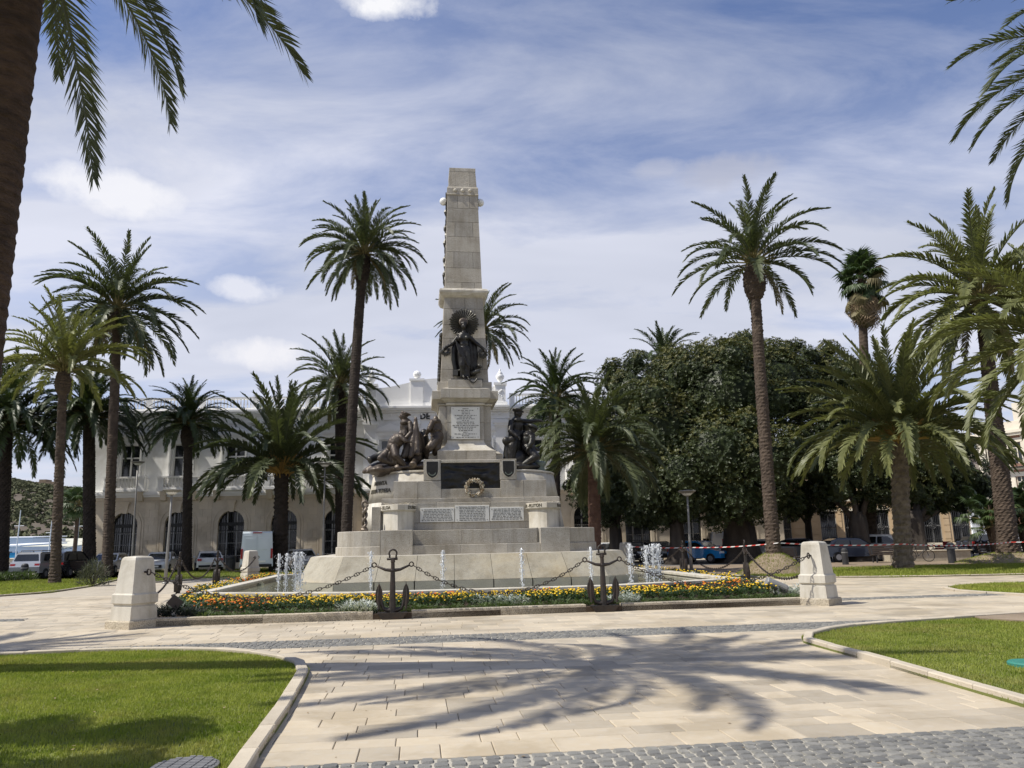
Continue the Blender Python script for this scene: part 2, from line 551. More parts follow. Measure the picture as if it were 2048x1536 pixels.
class MB:
    def __init__(self):
        self.v, self.f, self.mi, self.sm = [], [], [], []
        self.cur = 0
        self.smooth = False

    def add(self, vs_, fs):
        b = len(self.v)
        self.v.extend([tuple(p) for p in vs_])
        for f in fs:
            self.f.append(tuple(i + b for i in f))
            self.mi.append(self.cur)
            self.sm.append(self.smooth)
        return self

    def quad(self, a, b, c, d):
        return self.add([a, b, c, d], [(0, 1, 2, 3)])

    def box(self, x0, x1, y0, y1, z0, z1):
        return self.add([(x0, y0, z0), (x1, y0, z0), (x1, y1, z0), (x0, y1, z0), (x0, y0, z1), (x1, y0, z1), (x1, y1, z1), (x0, y1, z1)],
                        [(0, 3, 2, 1), (4, 5, 6, 7), (0, 1, 5, 4), (1, 2, 6, 5), (2, 3, 7, 6), (3, 0, 4, 7)])

    def obox(self, c, sx, sy, sz, mat):
        """box of full sizes about c, turned by a 3x3 matrix"""
        vs_ = []
        for z in (-.5, .5):
            for x, y in ((-.5, -.5), (.5, -.5), (.5, .5), (-.5, .5)):
                vs_.append(Vector(c) + mat @ Vector((x * sx, y * sy, z * sz)))
        return self.add(vs_, [(0, 3, 2, 1), (4, 5, 6, 7), (0, 1, 5, 4), (1, 2, 6, 5), (2, 3, 7, 6), (3, 0, 4, 7)])

    def rings(self, rings, cap0=True, cap1=True, closed=True):
        n = len(rings[0])
        vs_ = [p for r in rings for p in r]
        fs = []
        for k in range(len(rings) - 1):
            for i in range(n if closed else n - 1):
                j = (i + 1) % n
                fs.append((k * n + i, k * n + j, (k + 1) * n + j, (k + 1) * n + i))
        if cap0:
            fs.append(tuple(reversed(range(n))))
        if cap1:
            fs.append(tuple((len(rings) - 1) * n + i for i in range(n)))
        return self.add(vs_, fs)

    def prism(self, pts, z0, z1, ch=0.0, pts1=None):
        """plan polygon (counter clockwise) from z0 to z1; optional other plan at the top; ch = arris chamfer"""
        p1 = pts1 or pts
        rs = [[(x, y, z0) for x, y in pts]]
        if ch:
            rs.append([(x, y, z1 - ch) for x, y in p1])
            rs.append([(x, y, z1) for x, y in inset(p1, ch)])
        else:
            rs.append([(x, y, z1) for x, y in p1])
        return self.rings(rs)

    def cbox(self, x0, x1, y0, y1, z0, z1, c=.012):
        """chamfered box"""
        rs = []
        for z, i in ((z0, c), (z0 + c, 0), (z1 - c, 0), (z1, c)):
            rs.append([(x0 + i + (c if i == 0 else 0) * 0, y0 + i, z), (x1 - i, y0 + i, z), (x1 - i, y1 - i, z), (x0 + i, y1 - i, z)])
        return self.rings(rs)

    def tube(self, pts, r, n=8, caps=True):
        pts = [Vector(p) for p in pts]
        rr = r if hasattr(r, '__len__') else [r] * len(pts)
        prev = None
        rs = []
        for i, p in enumerate(pts):
            t = (pts[min(i + 1, len(pts) - 1)] - pts[max(i - 1, 0)])
            if t.length < 1e-9:
                t = Vector((0, 0, 1))
            t.normalize()
            if prev is None:
                a = Vector((0, 0, 1)) if abs(t.z) < .9 else Vector((1, 0, 0))
                e1 = t.cross(a).normalized()
            else:
                e1 = (prev - t * prev.dot(t)).normalized()
            prev = e1
            e2 = t.cross(e1)
            rs.append([p + e1 * (rr[i] * math.cos(2 * PI * k / n)) + e2 * (rr[i] * math.sin(2 * PI * k / n)) for k in range(n)])
        return self.rings(rs, caps, caps)

    def lathe(self, prof, n=16, c=(0, 0, 0)):
        rs = [[(c[0] + r * math.cos(2 * PI * k / n), c[1] + r * math.sin(2 * PI * k / n), c[2] + z) for k in range(n)] for r, z in prof]
        return self.rings(rs)

    def sphere(self, c, r, n=12, m_=8):
        r = r if hasattr(r, '__len__') else (r, r, r)
        rs = []
        for j in range(1, m_):
            a = -PI / 2 + PI * j / m_
            rs.append([(c[0] + r[0] * math.cos(a) * math.cos(2 * PI * k / n), c[1] + r[1] * math.cos(a) * math.sin(2 * PI * k / n), c[2] + r[2] * math.sin(a)) for k in range(n)])
        b = len(self.v)
        self.rings(rs, False, False)
        top, bot = (c[0], c[1], c[2] + r[2]), (c[0], c[1], c[2] - r[2])
        L = len(self.v)
        self.v += [top, bot]
        last = b + (m_ - 2) * n
        for k in range(n):
            j = (k + 1) % n
            self.f.append((last + k, last + j, L))
            self.f.append((b + j, b + k, L + 1))
            self.mi += [self.cur] * 2
            self.sm += [self.smooth] * 2
        return self

    def mesh(self, name, mats):
        me = bpy.data.meshes.new(name)
        me.from_pydata(self.v, [], self.f)
        mats = mats if isinstance(mats, (list, tuple)) else [mats]
        for mname in mats:
            me.materials.append(MATS[mname])
        if len(mats) > 1:
            me.polygons.foreach_set('material_index', self.mi)
        if any(self.sm):
            me.polygons.foreach_set('use_smooth', self.sm)
        me.update()
        return me

    def build(self, name, mats, parent=None, loc=(0, 0, 0), rot=(0, 0, 0)):
        return put(name, self.mesh(name, mats), parent, loc, rot)


def inset(pts, d):
    n = len(pts)
    out = []
    for i in range(n):
        p0, p1, p2 = Vector(pts[i - 1]), Vector(pts[i]), Vector(pts[(i + 1) % n])
        e0, e1 = (p1 - p0), (p2 - p1)
        if e0.length < 1e-6 or e1.length < 1e-6:
            out.append(tuple(p1))
            continue
        e0.normalize()
        e1.normalize()
        n0, n1 = Vector((-e0.y, e0.x)), Vector((-e1.y, e1.x))
        b = n0 + n1
        b = b / max(.35, b.length_squared / 2) if b.length > 1e-6 else n0
        out.append((p1.x + b.x * d, p1.y + b.y * d))
    return out


def raw_mesh(name, verts, faces_flat, nper, mats, mat_idx=None, smooth=False):
    """fast mesh from numpy arrays; every face has nper corners"""
    me = bpy.data.meshes.new(name)
    nv, nf = len(verts), len(faces_flat) // nper
    me.vertices.add(nv)
    me.vertices.foreach_set('co', np.asarray(verts, dtype=np.float32).ravel())
    me.loops.add(nf * nper)
    me.loops.foreach_set('vertex_index', np.asarray(faces_flat, dtype=np.int32))
    me.polygons.add(nf)
    me.polygons.foreach_set('loop_start', np.arange(nf, dtype=np.int32) * nper)
    me.polygons.foreach_set('loop_total', np.full(nf, nper, dtype=np.int32))
    for mname in (mats if isinstance(mats, (list, tuple)) else [mats]):
        me.materials.append(MATS[mname])
    if mat_idx is not None:
        me.polygons.foreach_set('material_index', np.asarray(mat_idx, dtype=np.int32))
    me.update(calc_edges=True)
    me.validate()
    return me


def set_tone(me, vals):
    a = me.attributes.new('tone', 'FLOAT', 'FACE')
    a.data.foreach_set('value', np.asarray(vals, dtype=np.float32))


def text_mesh(s, size, extrude, matname, warp=None, align='CENTER', bold=0.0):
    cu = bpy.data.curves.new('txt', 'FONT')
    cu.body = s
    cu.size = size
    cu.extrude = extrude
    cu.offset = bold
    cu.align_x = align
    cu.resolution_u = 2
    o = bpy.data.objects.new('txt', cu)
    COL.objects.link(o)
    bpy.context.view_layer.update()
    dg = bpy.context.evaluated_depsgraph_get()
    me = bpy.data.meshes.new_from_object(o.evaluated_get(dg))
    bpy.data.objects.remove(o)
    bpy.data.curves.remove(cu)
    me.materials.clear()
    me.materials.append(MATS[matname])
    if warp:
        for vv in me.vertices:
            vv.co = warp(vv.co)
    return me

# ================================================================ the ground
def sheet(name, pts, z, matname):
    mb = MB()
    mb.add([(x, y, z) for x, y in pts], [tuple(range(len(pts)))])
    return kind(mb.build(name, matname), 'structure')


sheet('ground', [(-2500, -400), (2500, -400), (2500, 4000), (-2500, 4000)], -0.09, 'ground_far')
sheet('road', [(-150, 47), (150, 47), (150, 61), (-150, 61)], -0.030, 'asphalt')
sheet('harbour_water', [(-420, 95), (-46, 95), (-46, 240), (-420, 240)], -0.05, 'sea')
sheet('pavement', [(-60, -6), (60, -6), (60, 44), (-60, 44)], -0.016, 'joint')
sheet('park_earth', [(9, 31), (60, 30), (60, 48), (-10, 48), (-10, 42)], -0.006, 'earth')
sheet('far_pavement', [(-60, 26), (9, 28), (9, 31), (-10, 42), (-10, 47), (-60, 47)], -0.008, 'kerb')


def arc_pts(px):
    return [tuple(gp(x, y).xy) for x, y in px]


LAWN_L = arc_pts([(480, 1580), (505, 1536), (575, 1430), (612, 1362), (619, 1345), (610, 1333), (585, 1322), (520, 1311), (430, 1304), (300, 1303), (150, 1308), (0, 1315)]) + [(-20, 12.0), (-20, 2.5), (-2.0, 2.5)]
LAWN_R = [(5.4, 2.5), (5.0, 6.0)] + arc_pts([(2048, 1415), (1900, 1371), (1750, 1326), (1650, 1299), (1607, 1286), (1603, 1277), (1625, 1268), (1680, 1258), (1780, 1249), (1900, 1241), (2048, 1231)]) + [(24, 20.0), (24, 2.5)]
LAWN_R = LAWN_R[::-1]
LAWN_FL = arc_pts([(-120, 1204), (0, 1193), (100, 1186), (180, 1174), (238, 1160), (262, 1150), (262, 1140)]) + [(-17.5, 45), (-46, 45), (-46, 28)]
LAWN_ML = arc_pts([(296, 1166), (400, 1159), (480, 1158), (560, 1150), (640, 1140), (640, 1126), (300, 1132)])
LAWN_FR = arc_pts([(1460, 1152), (1560, 1158), (1660, 1156), (1800, 1155), (2048, 1150), (2200, 1146)]) + [(40, 38), (20, 39.5), (13.5, 38.5), (10, 34)]
LAWN_SR = arc_pts([(1897, 1178), (1915, 1174), (1980, 1170), (2060, 1168)]) + [(26, 23.5), (26, 19.2)] + arc_pts([(2060, 1192), (1990, 1188), (1920, 1183)])
LAWN_SR = LAWN_SR[::-1]


def poly_area(p):
    return .5 * sum(p[i - 1][0] * p[i][1] - p[i][0] * p[i - 1][1] for i in range(len(p)))


def grass_on(poly, dens_fn, h=.045, name='grass', zbase=.03, cap=90000):
    xs = [p[0] for p in poly]
    ys = [p[1] for p in poly]
    A = (max(xs) - min(xs)) * (max(ys) - min(ys))
    n = int(min(900000, A * dens_fn))
    P = np.stack([rng.uniform(min(xs), max(xs), n), rng.uniform(min(ys), max(ys), n)], 1)
    # keep what lies inside the outline and in reach of the camera's view
    keep = np.zeros(n, bool)
    j = len(poly) - 1
    for i in range(len(poly)):
        xi, yi = poly[i]
        xj, yj = poly[j]
        if yi != yj:
            c = ((yi > P[:, 1]) != (yj > P[:, 1])) & (P[:, 0] < (xj - xi) * (P[:, 1] - yi) / (yj - yi) + xi)
            keep ^= c
        j = i
    keep &= np.abs(P[:, 0]) < P[:, 1] * .74 + 1.5
    P = P[keep][:cap]
    n = len(P)
    az = rng.uniform(0, 2 * PI, n)
    hh = h * rng.uniform(.5, 1.25, n)
    w = h * rng.uniform(.10, .2, n)
    lean = rng.uniform(.1, .75, n) * hh
    d = np.stack([np.cos(az), np.sin(az)], 1)
    s = np.stack([-np.sin(az), np.cos(az)], 1)
    a = np.c_[P + s * w[:, None], np.full(n, zbase)]
    b = np.c_[P - s * w[:, None], np.full(n, zbase)]
    c = np.c_[P + d * lean[:, None], zbase + hh]
    V = np.empty((n * 3, 3))
    V[0::3], V[1::3], V[2::3] = a, b, c
    return raw_mesh(name, V, np.arange(n * 3), 3, 'grass')


def lawn(name, poly, label, dens, h, kerb_edges=None, cap=90000, kmat='kerb', kw=.13, kh=.075, klen=.75):
    if poly_area(poly) < 0:
        poly = poly[::-1]
    mb = MB()
    mb.prism(poly, -.03, .03)
    o = kind(mb.build(name, 'lawn_soil'), 'structure')
    g = put('grass', grass_on(poly, dens, h, cap=cap), o)
    kind(g, 'stuff', 'short green grass')
    return o


def kerb_line(parent, pts, w, h, length, matname, name='kerb_stone', z0=-.02, inward=1, gap=.008):
    """stones along an open polyline, each its own piece"""
    P = [Vector((p[0], p[1], 0)) for p in pts]
    seg = [(P[i + 1] - P[i]).length for i in range(len(P) - 1)]
    tot = sum(seg)
    n = max(1, round(tot / length))

    def pos(s):
        i = 0
        while i < len(seg) - 1 and s > seg[i]:
            s -= seg[i]
            i += 1
        return P[i].lerp(P[i + 1], min(1, s / seg[i]))
    for k in range(n):
        a, b = pos(tot * k / n), pos(tot * (k + 1) / n)
        d = (b - a)
        L = d.length
        mb = MB()
        y0, y1 = (0, w) if inward > 0 else (-w, 0)
        mb.cbox(gap / 2, L - gap / 2, y0, y1, z0, h + random.uniform(-.004, .006), .012)
        mb.build(name, matname, parent, (a.x, a.y, 0), (0, 0, math.atan2(d.y, d.x)))


lw = lawn('lawn', LAWN_L, '', 12000, .032, cap=260000)
lw['label'] = 'near left lawn with curved stone edging'
kerb_line(lw, [p for p in LAWN_L[:12]] + [(-14, 12.6)], .14, .085, .8, 'kerb', inward=1)
lr = lawn('lawn', LAWN_R, '', 8000, .032, cap=230000)
lr['label'] = 'near right lawn with curved stone edging'
kerb_line(lr, (LAWN_R[::-1])[1:14], .13, .085, .8, 'kerb', inward=-1)
l3 = lawn('lawn', LAWN_FL, '', 500, .09, cap=40000)
kerb_line(l3, LAWN_FL[0:7], .15, .06, 1.4, 'kerb', inward=1)
l4 = lawn('lawn', LAWN_ML, '', 500, .09, cap=30000)
kerb_line(l4, LAWN_ML[0:4], .15, .06, 1.4, 'kerb', inward=1)
l5 = lawn('lawn', LAWN_FR, '', 500, .09, cap=40000)
kerb_line(l5, LAWN_FR[0:6], .18, .06, 1.4, 'kerb', inward=1)
l6 = lawn('lawn', LAWN_SR, '', 1200, .07, cap=40000)
kerb_line(l6, (LAWN_SR[::-1])[:4], .15, .06, 1.2, 'kerb', inward=1)
kerb_line(l6, (LAWN_SR[::-1])[6:] + (LAWN_SR[::-1])[:1], .15, .06, 1.2, 'kerb', inward=1)

# bare soil patch under the off-frame tree on the right lawn
bp = MB()
c = gp(2045, 1240)
bp.prism([(c.x + .9 * math.cos(a) * random.uniform(.85, 1.1), c.y + .75 * math.sin(a) * random.uniform(.85, 1.1)) for a in np.linspace(0, 2 * PI, 18)[:-1]], .02, .062)
kind(bp.build('soil_patch', 'earth'), 'structure')

# outline of the flower bed and the pool
BED = [(-8.1, 16.9), (-2.73, 17.55), (2.0, 18.3), (7.2, 19.0), (7.7, 26.5), (7.1, 33.5), (5.6, 40.0), (-3.5, 38.8), (-12.5, 37.2), (-12.1, 32.0), (-11.2, 26.3)]
POOL = [(-7.6, -6.4), (-3.4, -8.15), (3.4, -8.15), (7.6, -6.4), (7.6, 6.4), (3.4, 8.15), (-3.4, 8.15), (-7.6, 6.4)]


def loc2w(u, v):
    p = MC + GU * u + GV * v
    return (p.x, p.y)


POOL_W = [loc2w(u, v) for u, v in POOL]

# ---- paving slabs: rows on the square's grid; the nearest are single pieces
pav = bpy.data.objects['pavement']
STRIPS = [(5.15, 6.35), (13.35, 14.4)]
rows = []
v = -4.0
random.seed(11)
while v < 30:
    h = random.choice([.27, .32, .36, .36, .42])
    for s0, s1 in STRIPS:
        if v < s0 and v + h > s0 - .12:
            h = s0 - v
        elif s0 <= v < s1:
            h = s1 - v
            break
    mid = v + h / 2
    if not any(s0 < mid < s1 for s0, s1 in STRIPS):
        rows.append((v, h))
    v += h
slabs = []
for v0, h in rows:
    u = -24 + random.uniform(0, 1)
    umax = 24
    while u < umax:
        L = random.choice([.32, .42, .5, .6, .7, .85])
        c = g2w(u + L / 2, v0 + h / 2)
        if abs(c.x) < c.y * .72 + 2.5 and c.y > 3.5:
            inl = any(all(inpoly(*g2w(uu, vv).xy, P) for uu in (u, u + L) for vv in (v0, v0 + h)) for P in (LAWN_L, LAWN_R, BED, LAWN_FL, LAWN_FR, LAWN_SR))
            if not inl:
                slabs.append((c.y, u, v0, L, h))
        u += L
slabs.sort()


def slab_mb(mb, L, h, org=(0, 0, 0)):
    g = .003
    z1 = random.uniform(-.0015, .0015)
    t = [random.uniform(-.001, .001) for _ in range(4)]
    c = .006
    x0, x1, y0, y1 = g, L - g, g, h - g
    ox, oy = org[0], org[1]
    vs_ = [(x0, y0, -.03), (x1, y0, -.03), (x1, y1, -.03), (x0, y1, -.03)]
    vs_ += [(x0, y0, z1 - c), (x1, y0, z1 - c), (x1, y1, z1 - c), (x0, y1, z1 - c)]
    vs_ += [(x0 + c, y0 + c, z1 + t[0]), (x1 - c, y0 + c, z1 + t[1]), (x1 - c, y1 - c, z1 + t[2]), (x0 + c, y1 - c, z1 + t[3])]
    fs = [(8, 9, 10, 11)]
    for k in (0, 4):
        for i in range(4):
            j = (i + 1) % 4
            fs.append((k + i, k + j, k + 4 + j, k + 4 + i))
    return vs_, fs


for _, u, v0, L, h in slabs[:300]:
    vs_, fs = slab_mb(None, L, h)
    mb = MB().add(vs_, fs)
    p = g2w(u, v0)
    mb.build('paving_slab', 'paver', pav, (p.x, p.y, 0), (0, 0, GA))
mb = MB()
tones = []
for _, u, v0, L, h in slabs[300:]:
    vs_, fs = slab_mb(None, L, h)
    mb.add([g2w(u + x, v0 + y, z) for x, y, z in vs_], fs)
    tones += [random.random()] * len(fs)
o = mb.build('far_paving_slabs', 'paver_far', pav)
set_tone(o.data, tones)
kind(o, 'stuff', 'cream paving slabs farther off')
print('slabs', len(slabs))

# ---- strips of cobbles
for i, (s0, s1) in enumerate(STRIPS):
    mb = MB()
    mb.add([g2w(-24, s0, -.010), g2w(24, s0, -.010), g2w(24, s1, -.010), g2w(-24, s1, -.010)], [(0, 1, 2, 3)])
    kind(mb.build('cobble_bedding', 'joint_pale'), 'structure')


def cobble_vf(w, d, zt=.004):
    """one worn sett: rounded plan, domed top"""
    n = 12
    base, sh, top = [], [], []
    ph = random.uniform(0, .4)
    for k in range(n):
        a = 2 * PI * (k + .5) / n
        ca, sa = math.cos(a), math.sin(a)
        q = (abs(ca) ** 7 + abs(sa) ** 7) ** (-1 / 7) * random.uniform(.94, 1.03)
        base.append((ca * q * w / 2, sa * q * d / 2, -.03))
        sh.append((ca * q * w / 2, sa * q * d / 2, zt - .013))
        top.append((ca * q * w * .43, sa * q * d * .42, zt + random.uniform(-.002, .002)))
    vs_ = base + sh + top
    fs = [tuple(2 * n + i for i in range(n))]
    for b in (0, n):
        for i in range(n):
            j = (i + 1) % n
            fs.append((b + i, b + j, b + n + j, b + n + i))
    return vs_, fs


cob_meshes = []
for _ in range(10):
    vs_, fs = cobble_vf(1, 1, .004)
    mb = MB().add(vs_, fs)
    cob_meshes.append(mb.mesh('cobble', 'cobble'))
cobs = []
for si, (s0, s1) in enumerate(STRIPS):
    nr = 10
    rh = (s1 - s0) / nr
    for r in range(nr):
        u = -18 + random.uniform(0, .15)
        while u < 18:
            w = random.uniform(.09, .145)
            skew = (r - nr / 2) * .045
            c = g2w(u + w / 2 + skew, s0 + rh * (r + .5))
            if abs(c.x) < c.y * .70 + .6 and not inpoly(c.x, c.y, LAWN_L) and not inpoly(c.x, c.y, LAWN_R):
                cobs.append((c.length, u + w / 2 + skew, s0 + rh * (r + .5), w, rh))
            u += w
vis = [c for c in cobs if abs(g2w(c[1], c[2]).x) < g2w(c[1], c[2]).y * .685 and c[2] > 5.25]
vis.sort()
single = set(id(c) for c in vis[:300])
bedo = [o for o in bpy.data.objects if o.name.startswith('cobble_bedding')]
for c in vis[:300]:
    p = g2w(c[1], c[2])
    put('cobble', random.choice(cob_meshes), bedo[0], (p.x, p.y, random.uniform(-.004, .003)), (0, 0, GA + random.uniform(-.07, .07) + PI * random.randint(0, 1)),
        ((c[3] - .012) * random.uniform(.93, 1.02), (c[4] - .012) * random.uniform(.9, 1.02), 1))
mb = MB()
tones = []
for c in cobs:
    if id(c) in single:
        continue
    vs_, fs = cobble_vf(c[3] - .012, c[4] - .012)
    p = g2w(c[1], c[2])
    mb.add([p + GU * x + GV * y + Vector((0, 0, z)) for x, y, z in vs_], fs)
    tones += [random.random()] * len(fs)
o = mb.build('far_cobbles', 'cobble_far', bedo[1])
set_tone(o.data, tones)
kind(o, 'stuff', 'grey cobbles of the strip farther off')
# thin strips of setts beside the bed
for u0, u1, s0, s1 in ((-24, -9.5, 20.3, 20.9), (9.2, 24, 18.9, 19.5)):
    mb = MB()
    mb.add([g2w(u0, s0, .002), g2w(u1, s0, .002), g2w(u1, s1, .002), g2w(u0, s1, .002)], [(0, 1, 2, 3)])
    so = kind(mb.build('cobble_bedding', 'joint_pale'), 'structure')
    mb = MB()
    tones = []
    nr = 4
    for r in range(nr):
        u = u0
        while u < u1:
            w = random.uniform(.14, .2)
            vs_, fs = cobble_vf(w - .02, (s1 - s0) / nr - .02, .012)
            p = g2w(u + w / 2, s0 + (s1 - s0) / nr * (r + .5))
            mb.add([p + GU * x + GV * y + Vector((0, 0, z)) for x, y, z in vs_], fs)
            tones += [random.random()] * len(fs)
            u += w
    o = mb.build('setts', 'cobble_far', so)
    set_tone(o.data, tones)
    kind(o, 'stuff', 'grey setts')

# ---- covers in the lawns
t = thing('manhole_cover', 'round dark grey manhole cover in the near left lawn', 'manhole', gp(368, 1549) + Vector((0, 0, .03)))
mb = MB()
mb.lathe([(.24, -.02), (.24, .028), (.225, .034)], 28)
mb.build('rim_ring', 'iron_cover', t)
mb = MB()
for i in range(-5, 6):
    y = i * .042
    hw = math.sqrt(max(0,   .215 ** 2 - y * y))
    if hw > .03:
        for s in range(-3, 3):
            x0, x1 = max(-hw, s * .085 + .006), min(hw, (s + 1) * .085 - .006)
            if x1 - x0 > .02:
                mb.box(x0, x1, y - .015, y + .015, .030, .043)
mb.build('tread_pattern', 'iron_cover', t)
t = thing('valve_box_cover', 'turquoise green oval valve box lid in the near right lawn', 'valve cover', gp(2062, 1337) + Vector((0, 0, .03)), .2)
mb = MB()
mb.lathe([(.24, -.02), (.24, .035), (.225, .05), (.0, .055)], 28)
mb.build('lid', 'turquoise', t)
mb = MB()
mb.box(-.05, .05, -.018, .018, .053, .063)
mb.build('lid_grip', 'dark_metal', t)

# ---- fallen leaves and litter on paving and grass
V, I = [], []
for k in range(520):
    y = random.uniform(5.5, 20)
    x = random.uniform(-.68, .68) * y
    on_lawn = inpoly(x, y, LAWN_L) or inpoly(x, y, LAWN_R)
    if inpoly(x, y, BED):
        continue
    near = min(abs(x + 2.6 - (y - 10.6) * -.18), 3)
    if not on_lawn and near > .5 and random.random() < .72:
        continue
    z = .055 if on_lawn else .004
    a = random.uniform(0, 2 * PI)
    L = random.uniform(.012, .045)
    d = Vector((math.cos(a), math.sin(a), random.uniform(-.05, .3))) * L
    s_ = Vector((-math.sin(a), math.cos(a), random.uniform(-.2, .2))) * L * .3
    p = Vector((x, y, z))
    n0 = len(V)
    V += [tuple(p), tuple(p + d * .5 + s_), tuple(p + d), tuple(p + d * .5 - s_)]
    I += [n0, n0 + 1, n0 + 2, n0 + 3]
o = put('fallen_leaves', raw_mesh('fallen_leaves', V, I, 4, 'deadleaf'))
kind(o, 'stuff', 'dry leaf litter scattered on paving and grass')

# ================================================================ the monument
mon = thing('obelisk_monument', 'tall pale granite obelisk monument on stepped base in the fountain pool', 'monument', MC, GA)


def blk(parent, x0, x1, y0, y1, z0, z1, mt='granite', c=.012, name='block'):
    return MB().cbox(x0, x1, y0, y1, z0, z1, c).build(name, mt, parent)


def tapered(mb, w0, d0, z0, w1, d1, z1, cx=0, cy=0, xa=-1, xb=1):
    """slice xa..xb (in -1..1 of the width) of a tapered square shaft"""
    def P(w, d, x, y, z):
        return (cx + w * x, cy + d * y, z)
    c = .01
    mb.add([P(w0, d0, xa, -1, z0), P(w0, d0, xb, -1, z0), P(w0, d0, xb, 1, z0), P(w0, d0, xa, 1, z0),
            P(w1, d1, xa, -1, z1), P(w1, d1, xb, -1, z1), P(w1, d1, xb, 1, z1), P(w1, d1, xa, 1, z1)],
           [(0, 3, 2, 1), (4, 5, 6, 7), (0, 1, 5, 4), (1, 2, 6, 5), (2, 3, 7, 6), (3, 0, 4, 7)])


# ---- sloping base of the fountain
def octo(hf, hw, hd, cd_):
    return [(-hf, -hd), (hf, -hd), (hw, -hd + cd_), (hw, hd - cd_), (hf, hd), (-hf, hd), (-hw, hd - cd_), (-hw, -hd + cd_)]


core = MB()
core.prism(octo(4.1, 5.3, 4.7, 1.1), .0, 1.22, 0, octo(3.85, 4.95, 4.05, 1.0))
base = core.build('sloping_base', 'mortar', mon)
OB, OT = octo(4.25, 5.5, 4.9, 1.15), octo(4.05, 5.2, 4.2, 1.1)
OB2 = octo(4.28, 5.53, 4.93, 1.15)
for i in range(8):
    a0, a1, b0, b1 = Vector(OB[i]), Vector(OB[(i + 1) % 8]), Vector(OT[i]), Vector(OT[(i + 1) % 8])
    e0, e1 = Vector(OB2[i]), Vector(OB2[(i + 1) % 8])
    n = max(1, round((a1 - a0).length / 1.2)) if i % 2 == 0 else 1
    nrm = Vector((a1.y - a0.y, a0.x - a1.x)).normalized()
    for k in range(n):
        g = .0007
        t0, t1 = k / n, (k + 1) / n
        q = [a0.lerp(a1, t0 + g), a0.lerp(a1, t1 - g), b0.lerp(b1, t1 - g), b0.lerp(b1, t0 + g)]
        zz = (.49, .49, 1.25, 1.25)
        mb = MB()
        out = [(p.x, p.y, z) for p, z in zip(q, zz)]
        inn = [(p.x - nrm.x * .12, p.y - nrm.y * .12, z) for p, z in zip(q, zz)]
        mb.rings([inn, out])
        mb.build('sloping_slab', 'granite_talud', base)
        mb = MB()
        q = [e0.lerp(e1, t0 + .002), e0.lerp(e1, t1 - .002)]
        mb.rings([[(q[0].x - nrm.x * .2, q[0].y - nrm.y * .2, .0), (q[1].x - nrm.x * .2, q[1].y - nrm.y * .2, .0), (q[1].x - nrm.x * .2, q[1].y - nrm.y * .2, .48), (q[0].x - nrm.x * .2, q[0].y - nrm.y * .2, .48)],
                  [(q[0].x, q[0].y, .0), (q[1].x, q[1].y, .0), (q[1].x, q[1].y, .48), (q[0].x, q[0].y, .48)]])
        mb.build('waterline_slab', 'granite_wet', base)
mb = MB()
mb.prism(octo(4.03, 5.17, 4.17, 1.1), 1.225, 1.262, .01)
mb.build('base_coping', 'granite_smooth', base)

# ---- first step: round wings, blocks and a recessed middle
def wing(sx, z0, z1, r_add, mt='granite'):
    """half of the step with a rounded outer end; sx = -1 left, 1 right"""
    pts = [(2.95, -3.55 - r_add)]
    R = 1.5 + r_add
    cx, cy = 2.97, -2.05
    for k in range(9):
        a = -PI / 2 + (PI / 2) * k / 8
        pts.append((cx + R * math.cos(a), cy + R * math.sin(a)))
    pts += [(cx + R, 2.05)]
    for k in range(9):
        a = (PI / 2) * k / 8
        pts.append((cx + R * math.cos(a), 2.05 + R * math.sin(a)))
    pts += [(2.95, 3.55 + r_add)]
    pts = [(x * sx, y) for x, y in pts]
    if sx < 0:
        pts = pts[::-1]
    return MB().prism(pts, z0, z1, .02)


step = MB().box(-2.94, 2.94, -3.3, 3.3, 1.2, 2.03).build('first_step', 'granite', mon)
for sx in (-1, 1):
    wing(sx, 1.262, 1.555, .05).build('block', 'granite', step)
    wing(sx, 1.561, 2.05, 0).build('block', 'granite', step)
blk(step, -2.935, -1.9, -3.66, -2.6, 1.262, 2.06)
blk(step, 2.32, 3.30, -3.66, -2.6, 1.262, 2.06)
xs = [-1.894, -.35, 1.2, 2.314]
for a, b in zip(xs, xs[1:]):
    blk(step, a + .003, b - .003, -3.60, -2.9, 1.262, 1.565)
xs = [-1.894, -.3, .75, 2.24]
for a, b in zip(xs, xs[1:]):
    blk(step, a + .003, b - .003, -3.36, -2.9, 1.570, 2.045)
blk(step, -2.9, 3.2, 2.9, 3.62, 1.262, 2.05)

# ---- hull-like mass above
def hullplan(hl, hd, n=10):
    cx = hl - hd
    p = []
    for k in range(n + 1):
        a = -PI / 2 + PI * k / n
        p.append((cx + hd * math.cos(a), hd * math.sin(a)))
    for k in range(n + 1):
        a = PI / 2 + PI * k / n
        p.append((-cx + hd * math.cos(a), hd * math.sin(a)))
    return p


def hullpoint(t, z):
    """point of the hull's face; t = plan x, front side"""
    f = (z - 2.05) / 2.05
    hl, hd = 3.78 - .36 * f, 2.30 - .16 * f
    cx = hl - hd
    if abs(t) <= cx:
        return Vector((t, -hd, z))
    s = 1 if t > 0 else -1
    ang = (abs(t) - cx) / hd
    return Vector((s * (cx + hd * math.sin(ang)), -hd * math.cos(ang), z))


mb = MB()
mb.smooth = True
mb.prism(hullplan(3.78, 2.30, 22), 2.04, 3.07, 0, hullplan(3.60, 2.22, 22))
mb.prism(hullplan(3.60, 2.22, 22), 3.076, 4.08, 0, hullplan(3.42, 2.14, 22))
hull = mb.build('hull_body', 'granite_smooth', mon)
mb = MB()
mb.prism(hullplan(3.45, 2.17, 16), 4.082, 4.15, .015)
mb.build('hull_coping', 'granite_smooth', hull)


